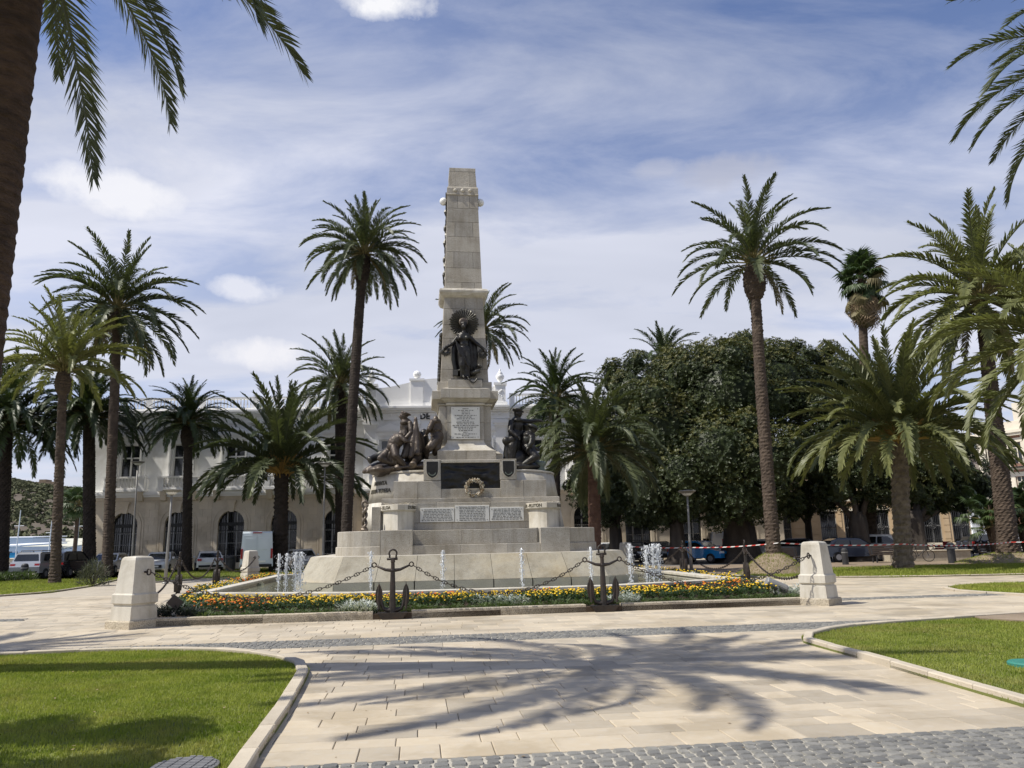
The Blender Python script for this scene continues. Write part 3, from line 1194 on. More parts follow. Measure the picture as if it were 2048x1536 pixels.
def warp_hull(t0, z0, sc=1.0):
    def w(co):
        p = hullpoint(t0 + co.x, z0 + co.y)
        q = hullpoint(t0 + co.x + .01, z0 + co.y)
        tn = (q - p).normalized()
        n = Vector((tn.y, -tn.x, 0))
        return p + n * (.004 + co.z)
    return w


put('lettering', text_mesh('INFANTA', .20, .012, 'letter', warp_hull(-3.42, 3.70), bold=.006), hull)
put('lettering', text_mesh('MARIA TERESA', .20, .012, 'letter', warp_hull(-3.46, 3.42), bold=.006), hull)

# ---- wall with the marble tablets
wall = MB().box(-2.95, 3.15, -2.42, 2.4, 2.03, 2.95).build('tablet_wall', 'granite', mon)
xs = [-2.98, -1.75, -.55, .75, 1.95, 3.2]
for a, b in zip(xs, xs[1:]):
    blk(wall, a + .003, b - .003, -2.62, -2.3, 2.062, 2.30)
    blk(wall, a + .003, b - .003, -2.55, -2.3, 2.988, 3.14)
xs = [-2.98, -1.1, .75, 3.2]
for a, b in zip(xs, xs[1:]):
    blk(wall, a + .003, b - .003, -2.62, -2.3, 2.304, 2.982)
blk(wall, -3.28, -2.99, -2.75, -2.2, 2.06, 2.86)


def bars(mb, x0, x1, z, h, y, ragged=.08):
    """illegible lines of small engraved letters, as tiny strokes"""
    u = x0
    while u < x1:
        L = random.uniform(.05, .13)
        e = min(u + L, x1)
        k = u
        while k < e - .008:
            w = random.uniform(.009, .014)
            hh = h * random.uniform(.8, 1.0)
            mb.box(k, k + w, y - .002, y + .004, z, z + hh)
            if random.random() < .6:
                mb.box(k, k + w * 1.5, y - .002, y + .004, z + random.choice([0, hh * .45, hh * .8]), z + hh * random.uniform(.95, 1.0) if random.random() < .3 else z + hh * .99)
            k += w * 1.75
        u = e + .028


def tablet(name, label, x0, x1, z0, z1, y, lines, head=None, studs=True):
    mb = MB().cbox(x0, x1, y - .045, y + .05, z0, z1, .006)
    o = mb.build(name, 'marble', mon)
    if label:
        o['label'] = label
    mb = MB()
    yy = y - .047
    n = len(lines)
    top = z1 - (.075 if head else .035)
    pitch = (top - z0 - .03) / n
    for i, (fa, fb) in enumerate(lines):
        w = x1 - x0
        bars(mb, x0 + w * fa, x0 + w * fb, top - (i + 1) * pitch + pitch * .25, pitch * .52, yy)
    kind(mb.build('engraved_lines', 'letter', o), 'stuff')
    if head:
        put('lettering', text_mesh(head, .062, .002, 'letter'), o, ((x0 + x1) / 2, yy, z1 - .075), (PI / 2, 0, 0))
    if studs:
        mb = MB()
        for sx in (x0 + .07, x1 - .07):
            for sz in (z0 + .07, z1 - .07):
                mb.lathe([(.016, 0), (.012, .012), (0, .014)], 8, (0, 0, 0))
                for i in range(len(mb.v) - 24, len(mb.v)):
                    a, b, cc = mb.v[i]
                    mb.v[i] = (sx + a, yy - cc, sz + b)
        mb.build('studs', 'letter', o)
    return o


wide = [(.12 - .008 * i, .90 + .006 * i) for i in range(8)]
tablet('marble_tablet', 'left marble tablet engraved with rows of names', -1.66, -.50, 2.32, 2.80, -2.625, wide)
tablet('marble_tablet', 'middle marble tablet headed with larger letters', -.475, .70, 2.31, 2.865, -2.627, [(.13, .88)] * 8, 'PERSONAL DE MARINA Y TROPA')
tablet('marble_tablet', 'right marble tablet engraved with rows of names', .725, 1.90, 2.32, 2.79, -2.625, wide)

# ---- two prows
def prow(sgn_x, name_l, name_r):
    cx = sgn_x
    def plan(g):
        # sharp stem at the front, bulging cheeks
        hw, L = .55 + g, .92 + g
        p = []
        for k in range(9):
            t_ = k / 8
            a_ = t_ * PI / 2
            p.append((cx + hw * math.sin(a_), -3.32 - g + L * (.42 * t_ + .58 * (1 - math.cos(a_)))))
        q = [(2 * cx - x, y) for x, y in p[1:]]
        return p + q[::-1]
    mb = MB()
    o = mb.prism(plan(0), 2.062, 2.70).build('prow', 'granite_smooth', mon)
    MB().prism(plan(.02), 2.68, 2.725, 0, plan(.085)).build('prow_moulding', 'granite_smooth', o)
    MB().prism(plan(.085), 2.728, 2.905, .012).build('prow_cap', 'granite_smooth', o)
    P = plan(.085)
    for side, s in ((1, name_l), (-1, name_r)):
        # lettering follows the cheek
        pts = [Vector(x) for x in (P[:9] if side < 0 else [P[0]] + P[:8:-1])]
        cum = [0]
        for a, b in zip(pts, pts[1:]):
            cum.append(cum[-1] + (b - a).length)
        tot = cum[-1]
        def w(co, side=side, pts=pts, cum=cum, tot=tot):
            d = tot * .62 - co.x if side > 0 else tot * .62 + co.x
            d = min(max(d, 0), tot - 1e-4)
            i = max(k for k in range(len(cum) - 1) if cum[k] <= d)
            f = (d - cum[i]) / (cum[i + 1] - cum[i])
            p = pts[i].lerp(pts[i + 1], f)
            e = (pts[i + 1] - pts[i]).normalized()
            n = Vector((e.y, -e.x)) if side < 0 else Vector((-e.y, e.x))
            return Vector((p.x + n.x * (.004 + co.z), p.y + n.y * (.004 + co.z), 2.762 + co.y))
        put('lettering', text_mesh(s, .15, .006, 'letter', w, bold=.004), o)
    # carved laurel lying on the cap
    mb = MB()
    for k in range(16):
        a = random.uniform(-.5, .5)
        c0 = Vector((cx + random.uniform(-.42, .42), -2.75 + random.uniform(-.25, .25), 2.90))
        d = Vector((math.cos(a) * random.choice((-1, 1)), math.sin(a), random.uniform(.25, .75))).normalized() * random.uniform(.14, .26)
        s = Vector((-d.y, d.x, 0)).normalized() * .035
        up = Vector((0, 0, .022))
        mb.add([c0, c0 + d * .5 + s + up, c0 + d, c0 + d * .5 - s + up, c0 + d * .5 - up], [(0, 1, 2, 3), (0, 3, 4), (3, 2, 4), (2, 1, 4), (1, 0, 4)])
    mb.build('carved_laurel', 'granite_smooth', o)
    return o


prow(-2.40, 'LEZO - ULLOA', 'DUERO - C')
prow(2.60, 'FUROR - PLUTON', 'ISLA DE')

# ---- blocks and bronze relief
st2 = MB().box(-2.5, 2.7, -2.15, 2.1, 3.05, 3.70).build('second_step', 'granite', mon)
for a, b in ((-2.58, -1.75), (-1.744, -.94), (1.14, 1.95), (1.956, 2.76)):
    blk(st2, a + .003, b - .003, -2.42, -1.9, 3.145, 3.74)
blk(st2, -.935, 1.135, -2.39, -1.9, 3.145, 3.46)
up = MB().box(-1.45, 1.62, -2.02, 1.9, 3.70, 4.47).build('relief_block', 'granite', mon)
blk(up, -.94, 1.13, -2.37, -1.95, 4.37, 4.475)
# relief: uneven sea-like bronze
nx, nz = 44, 20
V, Fc = [], []
for j in range(nz + 1):
    for i in range(nx + 1):
        x = -.935 + 2.08 * i / nx
        z = 3.465 + .90 * j / nz
        h = noise.fractal(Vector((x * 2.2, z * 7, 3.3)), .8, 2.0, 4) * .075
        edge = min(i, nx - i, j, nz - j)
        V.append((x, -2.30 - (h if edge > 1 else 0), z))
for j in range(nz):
    for i in range(nx):
        a = j * (nx + 1) + i
        Fc.append((a, a + 1, a + nx + 2, a + nx + 1))
mb = MB()
mb.smooth = True
mb.add(V, Fc)
mb.smooth = False
mb.box(-.93, 1.14, -2.26, -2.0, 3.47, 4.36)
o = mb.build('bronze_relief', 'bronze_plate', mon)
o['label'] = 'dark bronze sea battle relief panel'
for cx, lab in ((-1.245, 'left'), (1.43, 'right')):
    p = blk(mon, cx - .30, cx + .29, -2.40, -1.7, 3.755, 4.49, name='shield_block')
    for q in (blk(p, cx - .30, cx + .29, -2.412, -2.38, 4.44, 4.486, c=.006, name='moulding'),):
        pass
    sh = [(-.2, .30), (-.2, -.02), (-.18, -.12), (-.13, -.20), (-.06, -.255), (0, -.27), (.06, -.255), (.13, -.20), (.18, -.12), (.2, -.02), (.2, .30)]
    mb = MB()
    mb.rings([[(cx + x * 1.18, -2.395, 4.115 + z * 1.10) for x, z in sh], [(cx + x * 1.18, -2.425, 4.115 + z * 1.10) for x, z in sh]])
    mb.build('shield_frame', 'granite_smooth', p)
    mb = MB()
    mb.rings([[(cx + x, -2.42, 4.115 + z) for x, z in sh], [(cx + x * .97, -2.452, 4.115 + z * .97) for x, z in sh]])
    s_ = mb.build('bronze_shield', 'bronze_plate', p)
    mb = MB()
    for k in range(10):
        a = PI * (1.12 + .76 * k / 9)
        mb.sphere((cx + .12 * math.cos(a), -2.458, 4.05 + .12 * math.sin(a)), (.022, .010, .014), 6, 4)
    mb.build('laurel_relief', 'verdigris', s_)

# ---- pedestal
ped = MB().prism([(-.93, -1.0), (.93, -1.0), (.93, 1.0), (-.93, 1.0)], 4.2, 6.75).build('pedestal', 'granite', mon)
blk(ped, -1.36, 1.36, -1.30, 1.30, 4.40, 4.80)
xs = [-1.05, 0, 1.08]
for a, b in zip(xs, xs[1:]):
    blk(ped, a + .003, b - .003, -1.62, -1.1, 4.48, 4.895)
# concave flare, then the die
def flare(hw, yf, w_out, z0, z1, y_out, n=10):
    rs = []
    for k in range(n + 1):
        t_ = k / n
        e = (1 - math.sin(t_ * PI / 2)) ** 1.15
        x = hw + (w_out - hw) * e
        y = yf + (y_out - yf) * e
        z = z0 + (z1 - z0) * t_
        rs.append([(-x, -y, z), (x, -y, z), (x, 0, z), (-x, 0, z)])
    return MB().rings(rs)


mb = flare(.68, 1.17, 1.04, 4.897, 5.32, 1.55)
mb.build('flare', 'granite_smooth', ped)
rs = []
for k in range(9):
    t_ = k / 8
    e = (1 - math.sin(t_ * PI / 2)) ** 1.15
    x = .945 + .36 * e
    rs.append([(-x, -x * 1.02, 4.80 + .5 * t_), (x, -x * 1.02, 4.80 + .5 * t_), (x, x * 1.02, 4.80 + .5 * t_), (-x, x * 1.02, 4.80 + .5 * t_)])
MB().rings(rs).build('flare', 'granite', ped)
for z0, z1 in ((5.305, 5.98), (5.986, 6.62)):
    for a, b in ((-.965, -.69), (.69, .965)):
        blk(ped, a, b, -1.02, -.6, z0, z1)
        blk(ped, a, b, -.594, 1.0, z0, z1)
    blk(ped, -.685, .685, -1.17, -.9, max(z0, 5.325), z1)
blk(ped, -.72, .72, -1.24, -.9, 6.625, 6.715, 'granite_smooth', .03)
blk(ped, -1.02, 1.02, -1.08, 1.08, 6.64, 6.70, 'granite_smooth', .02)
pl = tablet('marble_tablet', 'upper marble plaque with many centred engraved lines', -.53, .53, 5.36, 6.56, -1.175,
            [(.40, .60), (.25, .78), (.37, .65), (.37, .66), (.13, .88), (.28, .72), (.2, .82), (.38, .62), (.18, .82), (.2, .82), (.05, .97), (.1, .9), (.24, .76), (.26, .75), (.42, .58), (.12, .9), (.37, .63), (.17, .85)])
# cornice: flaring bed mould and a stepped slab
rs = []
for x, z in ((.97, 6.70), (1.05, 6.76), (1.18, 6.84), (1.23, 6.86), (1.23, 7.16), (1.20, 7.18)):
    rs.append([(-x, -x, z), (x, -x, z), (x, x, z), (-x, x, z)])
corn = MB().rings(rs).build('cornice', 'granite', mon)
for a, b in ((-.92, -.60), (-.594, .56), (.566, .92)):
    blk(corn, a, b, -1.42, -1.0, 6.865, 7.22)
rs = []
for x, y, z in ((.72, 1.15, 6.72), (.80, 1.22, 6.78), (.90, 1.36, 6.86)):
    rs.append([(-x, -y, z), (x, -y, z), (x, -.9, z), (-x, -.9, z)])
MB().rings(rs).build('bed_mould', 'granite_smooth', corn)
rs = []
for x, y, z in ((.92, 1.42, 7.222), (.70, 1.16, 7.30)):
    rs.append([(-x, -y, z), (x, -y, z), (x, -.8, z), (-x, -.8, z)])
MB().rings(rs).build('weathering', 'granite_smooth', corn)
blk(corn, -1.02, 1.02, -1.0, 1.0, 7.18, 7.56)
blk(corn, -.64, .64, -1.22, -.9, 7.30, 7.60, 'granite')

# ---- obelisk in courses
def shaft_w(z):
    return .905 - (z - 7.56) * (.905 - .745) / (11.0 - 7.56) if z <= 11 else .725 - (z - 11.3) * (.725 - .60) / (15.3 - 11.3)


mb = MB()
tapered(mb, .84, .84, 7.5, .52, .52, 15.5)
obel = mb.build('obelisk_shaft', 'mortar', mon)
def courses(zs, splits):
    for k, (z0, z1) in enumerate(zip(zs, zs[1:])):
        s = splits[k % len(splits)]
        g = .006
        w0, w1 = shaft_w(z0 + g), shaft_w(z1 - g)
        for a, b in zip(s, s[1:]):
            mb = MB()
            e = .009
            tapered(mb, w0, w0, z0 + g, w1, w1, z1 - g, xa=a + (e if a > -1 else 0), xb=b - (e if b < 1 else 0))
            mb.build('block', 'granite', obel)


courses([7.56, 8.07, 8.62, 9.30, 9.86, 10.50, 11.0], [(-1, -.45, .5, 1), (-1, 0, .8, 1), (-1, -.65, .3, 1), (-1, -.2, .4, 1), (-1, -.5, .55, 1), (-1, .05, 1)])
courses([11.32, 11.60, 12.2, 12.88, 13.52, 14.15, 14.75, 15.3], [(-1, -.1, .6, 1), (-1, 1), (-1, -.55, .55, 1), (-1, 1), (-1, -.5, .6, 1), (-1, 1), (-1, -.35, .45, 1)])
# rough garland band
rs = []
n = 40
for r_, z in ((.75, 10.96), (.86, 11.03), (.93, 11.12), (.95, 11.20), (.91, 11.27), (.80, 11.32), (.72, 11.33)):
    ring = []
    for k in range(n):
        t_ = 4 * k / n
        s_, f = int(t_), t_ - int(t_)
        cs = [(-1, -1), (1, -1), (1, 1), (-1, 1)]
        a, b = cs[s_], cs[(s_ + 1) % 4]
        w = r_ + (random.uniform(-.02, .02) if .76 < r_ < .95 else 0)
        ring.append(((a[0] + (b[0] - a[0]) * f) * w, (a[1] + (b[1] - a[1]) * f) * w, z))
    rs.append(ring)
MB().rings(rs).build('garland_band', 'granite_smooth', obel)
rs = []
for w, z in ((.605, 15.30), (.64, 15.34), (.625, 15.37), (.625, 15.62), (.60, 15.68), (.57, 15.70)):
    rs.append([(-w, -w, z), (w, -w, z), (w, w, z), (-w, w, z)])
band = MB().rings(rs).build('top_band', 'granite', obel)
for cx in (-.3, 0, .3):
    MB().sphere((cx, -.628, 15.52), (.075, .06, .075), 12, 8).build('boss', 'granite_smooth', band)
for a, b in ((-1, -.5), (-.5, .5), (.5, 1)):
    mb = MB()
    tapered(mb, .57, .57, 15.70, .525, .525, 16.40, xa=a + (.004 if a > -1 else 0), xb=b - (.004 if b < 1 else 0))
    mb.build('block', 'granite', obel)
rs = []
for w, z in ((.53, 16.40), (.53, 16.54), (.50, 16.56), (.06, 16.68)):
    rs.append([(-w, -w, z), (w, -w, z), (w, w, z), (-w, w, z)])
MB().rings(rs).build('pyramid_cap', 'granite_smooth', obel)
for s in (-1, 1):
    mb = MB()
    mb.box(s * .60 - .07, s * .60 + .07, -.12, .12, 14.95, 15.65)
    br = mb.build('lamp_bracket', 'bronze', obel)
    mb = MB()
    mb.smooth = True
    mb.sphere((s * .745, 0, 15.30), .165, 16, 12)
    mb.build('globe_lamp', 'white_globe', br)
# bronze garland down the left face
mb = MB()
pts = [Vector((-shaft_w(z) - .03 - .03 * math.sin(z * 9), .05 * math.sin(z * 5), z)) for z in np.linspace(11.4, 14.9, 40)]
mb.tube(pts, [.05 + .02 * math.sin(i * 1.7) for i in range(40)], 6)
mb.build('bronze_garland', 'bronze', obel)
mb = MB()
for z in np.linspace(7.7, 9.6, 14):
    mb.sphere((-shaft_w(z) - .04, .1 * math.sin(z * 7), z), (.10, .22, .12), 7, 5)
mb.build('bronze_trophy', 'bronze', obel)
# knotted rope ornament beside the left prow
mb = MB()
mb.smooth = True
P0 = Vector((-3.50, -2.95, 2.07))
for ph in (0, PI):
    pts = [P0 + Vector((.055 * math.cos(9 * t_ + ph), .055 * math.sin(9 * t_ + ph), .74 * t_)) for t_ in np.linspace(0, 1, 26)]
    mb.tube(pts, [.062 - .015 * math.sin(PI * t_) for t_ in np.linspace(0, 1, 26)], 7)
pts = [P0 + Vector((.09 * math.cos(a), 0, .87 + .10 * math.sin(a))) for a in np.linspace(0, 2 * PI, 17)]
mb.tube(pts, .045, 7)
mb.box(P0.x - .12, P0.x + .12, P0.y - .1, P0.y + .1, 2.05, 2.14)
mb.build('rope_ornament', 'bronze_brown', mon)

# ================================================================ bronze figures
class Blob(MB):
    def __init__(self):
        super().__init__()
        self.smooth = True

    def cap(self, p0, p1, r0, r1=None, n=12):
        r1 = r0 if r1 is None else r1
        p0, p1 = Vector(p0), Vector(p1)
        d = p1 - p0
        L = max(d.length, 1e-4)
        d = d / L
        pts, rr = [], []
        for a in (-80, -50, -20):
            pts.append(p0 + d * (r0 * math.sin(R_(a))))
            rr.append(r0 * math.cos(R_(a)))
        for t_ in (0.25, .5, .75):
            pts.append(p0 + d * (L * t_))
            rr.append(r0 + (r1 - r0) * t_)
        for a in (20, 50, 80):
            pts.append(p1 + d * (r1 * math.sin(R_(a))))
            rr.append(r1 * math.cos(R_(a)))
        return self.tube(pts, rr, n)

    def chain(self, pts, rs):
        for i in range(len(pts) - 1):
            self.cap(pts[i], pts[i + 1], rs[i], rs[i + 1])
        return self

    def ell(self, c, r, rot=None):
        b = len(self.v)
        self.sphere((0, 0, 0), r, 14, 10)
        for i in range(b, len(self.v)):
            p = Vector(self.v[i])
            if rot is not None:
                p = rot @ p
            self.v[i] = tuple(p + Vector(c))
        return self

    def bake(self, name, matname, parent, voxel=.022, smooth=1, fold=.013):
        me = self.mesh(name, matname)
        o = put(name, me, parent)
        md = o.modifiers.new('r', 'REMESH')
        md.mode = 'VOXEL'
        md.voxel_size = voxel
        md.use_smooth_shade = True
        ms = o.modifiers.new('s', 'SMOOTH')
        ms.iterations = smooth
        ms.factor = .5
        bpy.context.view_layer.update()
        dg = bpy.context.evaluated_depsgraph_get()
        me2 = bpy.data.meshes.new_from_object(o.evaluated_get(dg))
        o.modifiers.clear()
        o.data = me2
        me2.materials.clear()
        me2.materials.append(MATS[matname])
        co = np.empty(len(me2.vertices) * 3, np.float32)
        no = np.empty(len(me2.vertices) * 3, np.float32)
        me2.vertices.foreach_get('co', co)
        me2.vertices.foreach_get('normal', no)
        co, no = co.reshape(-1, 3), no.reshape(-1, 3)
        for i in range(len(co)):                      # folds and chased surface
            p = Vector(co[i])
            q = Vector((p.x * 5.5 + p.z * 1.3, p.y * 5.5, p.z * 2.4))
            hgt = noise.noise(q * 1.5) * fold + noise.noise(p * 17) * fold * .35
            co[i] += no[i] * hgt
        me2.vertices.foreach_set('co', co.ravel())
        me2.update()
        bpy.data.meshes.remove(me)
        return o


def face(b, c, r, look, up=Vector((0, 0, 1))):
    """head with nose, brow, chin, ears; look = unit direction"""
    look = Vector(look).normalized()
    side = look.cross(up).normalized()
    up = side.cross(look).normalized()
    M = Matrix((look, side, up)).transposed()
    b.ell(c, (r * .92, r * .78, r * 1.12), M)
    c = Vector(c)
    b.ell(c - up * r * .55 + look * r * .30, (r * .50, r * .45, r * .48), M)      # jaw
    b.cap(c + look * r * .82 + up * r * .12, c + look * r * 1.10 - up * r * .18, r * .08, r * .15)   # nose
    b.ell(c + look * r * .82 - up * r * .5, (r * .12, r * .26, r * .09), M)       # mouth
    for s in (-1, 1):
        b.ell(c + look * r * .72 + side * s * r * .30 + up * r * .22, (r * .17, r * .22, r * .09), M)
        b.ell(c + side * s * r * .78 - look * r * .05, (r * .2, r * .1, r * .26), M)
    return M


def hand(b, w, d, s=1.0, point=False):
    """palm with curled fingers; d = direction of the hand"""
    w, d = Vector(w), Vector(d).normalized()
    a = Vector((0, 0, 1)) if abs(d.z) < .8 else Vector((1, 0, 0))
    side = d.cross(a).normalized()
    dn = side.cross(d)
    b.cap(w, w + d * .075 * s, .036 * s, .045 * s)
    for k in range(4):
        o_ = w + d * .09 * s + side * (k - 1.5) * .024 * s
        ln = (.075, .085, .08, .062)[k] * s
        if point and k == 0:
            b.cap(o_, o_ + d * ln * 1.5, .013 * s, .011 * s)
        else:
            m_ = o_ + d * ln * .55 - dn * .012 * s
            b.cap(o_, m_, .014 * s, .013 * s)
            b.cap(m_, m_ + (d * .25 - dn * .9).normalized() * ln * .5, .013 * s, .011 * s)
    t_ = w + d * .03 * s + side * -.042 * s
    b.cap(t_, t_ + (d * .7 - side * .5).normalized() * .06 * s, .016 * s, .013 * s)


def Lz(zx, zy, v):
    return ML(720 + zx / 9.6, 800 + zy / 9.6, v)


def Rz(zx, zy, v):
    return ML(990 + zx / 9.6, 800 + zy / 9.6, v)


def Sz(zx, zy, v):
    return ML(860 + zx / 8.086, 600 + zy / 8.086, v)


Z = Vector((0, 0, 1))
gl = tag(empty('bronze_group', MC, GA), 'brown bronze group of sailors with cannon and flag left of the obelisk', 'sculpture')

# rocky plinth of the left group
b = Blob()
for k in range(13):
    t_ = k / 12
    b.ell(Lz(330 + 850 * t_, 1330 - 60 * t_, -1.15) - Z * .06, (.34, .75, .16 + .10 * math.sin(k * 2.3)))
b.ell(Lz(260, 1300, -1.2), (.45, .25, .14), Matrix.Rotation(R_(-24), 3, 'Y'))
b.cap(Lz(140, 1385, -1.4), Lz(420, 1270, -1.3), .05, .14)
b.bake('rock_base', 'bronze_brown', gl, .04)
# officer standing, cap, looking left
b = Blob()
hd = Lz(838, 312, -1.25)
M = face(b, hd, .155, (-1, -.15, .02))
cp = Lz(868, 250, -1.25)
b.ell(cp + Vector((.03, 0, -.02)), (.205, .185, .05), Matrix.Rotation(R_(20), 3, 'Y'))
b.ell(cp + Vector((.0, 0, -.05)), (.17, .165, .08), Matrix.Rotation(R_(12), 3, 'Y'))
b.cap(Lz(850, 380, -1.25), Lz(880, 430, -1.22), .085, .11)
b.ell(Lz(890, 520, -1.2), (.23, .19, .34))
b.ell(Lz(870, 440, -1.2), (.20, .28, .14))
b.ell(Lz(880, 650, -1.2), (.21, .20, .30))
b.chain([Lz(965, 450, -1.42), Lz(985, 620, -1.55), Lz(890, 720, -1.6)], [.10, .085, .065])
hand(b, Lz(880, 725, -1.6), (-1, -.2, -.2))
b.chain([Lz(860, 450, -.95), Lz(800, 600, -.95), Lz(770, 700, -1.1)], [.10, .085, .06])
hand(b, Lz(768, 705, -1.1), (-.3, -.3, -1))
for s in (-.12, .12):
    b.chain([Lz(890, 760, -1.2 + s), Lz(900, 980, -1.25 + s), Lz(910, 1260, -1.15 + s)], [.16, .12, .085])
    b.cap(Lz(905, 1275, -1.15 + s), Lz(870, 1275, -1.25 + s), .075, .06)
b.cap(Lz(905, 600, -1.35), Lz(770, 760, -1.45), .02, .02)
b.bake('officer_figure', 'bronze_brown', gl, .018)
# sailor bending over the gun
b = Blob()
b.ell(Lz(690, 800, -1.65), (.26, .24, .36), Matrix.Rotation(R_(38), 3, 'Y'))
b.ell(Lz(755, 735, -1.6), (.21, .28, .19))
b.ell(Lz(640, 900, -1.65), (.24, .24, .22))
hd = Lz(680, 720, -1.15)
face(b, hd, .14, (-.7, .6, -.4))
b.chain([Lz(790, 715, -1.8), Lz(870, 790, -1.9), Lz(935, 800, -1.85)], [.105, .09, .06])
hand(b, Lz(935, 800, -1.85), (1, -.1, -.2))
b.chain([Lz(650, 770, -1.35), Lz(590, 880, -1.4), Lz(540, 970, -1.55)], [.10, .085, .06])
b.chain([Lz(660, 930, -1.78), Lz(690, 1070, -1.95), Lz(870, 1260, -1.75)], [.175, .135, .085])
b.cap(Lz(880, 1275, -1.75), Lz(925, 1285, -1.85), .075, .055)
b.chain([Lz(610, 940, -1.5), Lz(400, 1120, -1.8), Lz(690, 1250, -1.65)], [.175, .135, .09])
b.cap(Lz(700, 1270, -1.65), Lz(740, 1250, -1.6), .075, .06)
for k in range(5):
    b.cap(Lz(600 + 25 * k, 960 + 10 * k, -1.8), Lz(520 + 60 * k, 1180 + 12 * k, -1.75), .035, .045)
b.bake('sailor_figure', 'bronze_brown', gl, .018)
# gun barrel pointing left
b = Blob()
b.smooth = True
p0, p1 = Lz(160, 1165, -1.45), Lz(620, 950, -1.15)
pts = [p0.lerp(p1, t_) for t_ in (0, .02, .10, .12, .45, .47, 1)]
b.tube(pts, [.10, .135, .135, .12, .135, .145, .17], 16)
b.cur = 0
gun = b.build('gun_barrel', 'bronze', gl)
# furled flag on a staff
b = Blob()
top = Lz(1072, 350, -1.35)
b.cap(top, Lz(1060, 420, -1.35), .055, .075)
for k, (dx, dv) in enumerate(((-230, -.25), (-170, -.1), (-95, -.3), (-20, -.15), (40, -.3), (75, -.05))):
    b.chain([Lz(1072, 400, -1.35), Lz(1072 + dx * .35, 650, -1.35 + dv * .6), Lz(1065 + dx, 1080 - (60 if k > 3 else 0), -1.4 + dv)], [.06, .10, .115])
b.ell(Lz(1000, 950, -1.25), (.32, .2, .62))
b.ell(Lz(1110, 900, -1.15), (.26, .2, .60))
b.bake('draped_flag', 'bronze_brown', gl, .03)
# soldier leaning on the pedestal, head bowed away
b = Blob()
b.ell(Lz(1455, 540, -1.35), (.25, .21, .36), Matrix.Rotation(R_(-4), 3, 'Y'))
b.ell(Lz(1445, 420, -1.32), (.22, .30, .12))
b.ell(Lz(1480, 700, -1.35), (.24, .22, .28))
face(b, Lz(1455, 380, -.98), .14, (.3, .9, -.35))
b.chain([Lz(1385, 430, -1.55), Lz(1330, 560, -1.6), Lz(1280, 640, -1.45)], [.105, .09, .07])
hand(b, Lz(1278, 645, -1.45), (-.5, 0, -.8))
b.chain([Lz(1500, 430, -1.15), Lz(1520, 600, -1.2), Lz(1480, 690, -1.4)], [.10, .09, .065])
b.chain([Lz(1460, 760, -1.45), Lz(1350, 900, -1.6), Lz(1260, 1000, -1.35), Lz(1290, 1130, -1.2)], [.185, .15, .12, .085])
b.chain([Lz(1490, 760, -1.3), Lz(1480, 920, -1.4), Lz(1420, 1060, -1.2)], [.19, .15, .10])
for k in range(4):
    b.cap(Lz(1400 + 50 * k, 560 + (k % 2) * 25, -1.55), Lz(1560, 560 + 12 * k, -1.5), .02, .02)
b.cap(Lz(1382, 640, -1.64), Lz(1370, 950, -1.68), .022, .016)
b.cap(Lz(1350, 690, -1.64), Lz(1415, 680, -1.64), .018)
b.bake('soldier_figure', 'bronze_brown', gl, .018)
# dark cloak mass between them and the mortar
b = Blob()
b.ell(Lz(1180, 850, -.95), (.30, .25, .50))
b.ell(Lz(1230, 720, -.95), (.16, .2, .34))
b.ell(Lz(1120, 1000, -.95), (.42, .28, .32))
b.bake('cloak_mass', 'bronze', gl, .04)
b = Blob()
p0, p1 = Lz(1010, 1255, -2.0), Lz(1110, 1090, -1.5)
b.tube([p0.lerp(p1, t_) for t_ in (0, .02, .14, .16, .8, 1)], [.10, .125, .125, .105, .13, .14], 14)
b.tube([p0 + (p0 - p1) * .004, p0 + (p0 - p1) * .006], [.06, .05], 12)
b.build('mortar_barrel', 'bronze_brown', gl)

# ---------------------------------------------------------------- right group
gr = tag(empty('bronze_group', MC, GA), 'black bronze group with officer pointing right of the obelisk', 'sculpture')
b = Blob()
hd = Rz(438, 262, -.9)
M = face(b, hd, .165, (1, -.25, -.02))
cp = Rz(430, 190, -.9)
b.tube([cp - Z * .06, cp + Z * .0, cp + Z * .035], [.175, .20, .195], 14)
b.cap(cp + Vector((.10, -.02, -.06)), cp + Vector((.23, -.05, -.09)), .05, .03)
b.cap(Rz(430, 320, -.9), Rz(420, 370, -.9), .09, .12)
b.ell(Rz(410, 500, -.9), (.26, .24, .38))
b.ell(Rz(420, 400, -.9), (.24, .30, .13))
b.ell(Rz(390, 680, -.9), (.27, .26, .36))
b.chain([Rz(490, 405, -.75), Rz(640, 415, -.75), Rz(830, 392, -.8)], [.11, .09, .065])
hand(b, Rz(820, 395, -.8), (1, 0, -.05), 1.5, True)
b.chain([Rz(310, 430, -1.15), Rz(290, 590, -1.3), Rz(420, 690, -1.45)], [.115, .095, .065])
hand(b, Rz(425, 695, -1.45), (.7, -.2, -.6), 1.2)
for dx, dv in ((-120, -.1), (-60, -.3), (10, -.2), (60, .1), (-20, .25)):
    b.chain([Rz(400, 700, -.9), Rz(380 + dx * .7, 900, -.9 + dv), Rz(370 + dx, 1180, -.9 + dv)], [.25, .22, .19])
for s in (-.14, .14):
    b.cap(Rz(380, 1290, -.9 + s), Rz(440, 1300, -1.0 + s), .085, .06)
b.bake('officer_figure', 'bronze', gr, .019)
b = Blob()
hd = Rz(725, 560, -1.15)
face(b, hd, .15, (1, -.3, -.25))
b.ell(Rz(730, 520, -1.15), (.215, .20, .10), Matrix.Rotation(R_(24), 3, 'Y'))
b.cap(Rz(700, 620, -1.1), Rz(680, 670, -1.1), .08, .11)
b.ell(Rz(640, 760, -1.1), (.27, .25, .36), Matrix.Rotation(R_(12), 3, 'Y'))
b.ell(Rz(650, 680, -1.1), (.24, .28, .14))
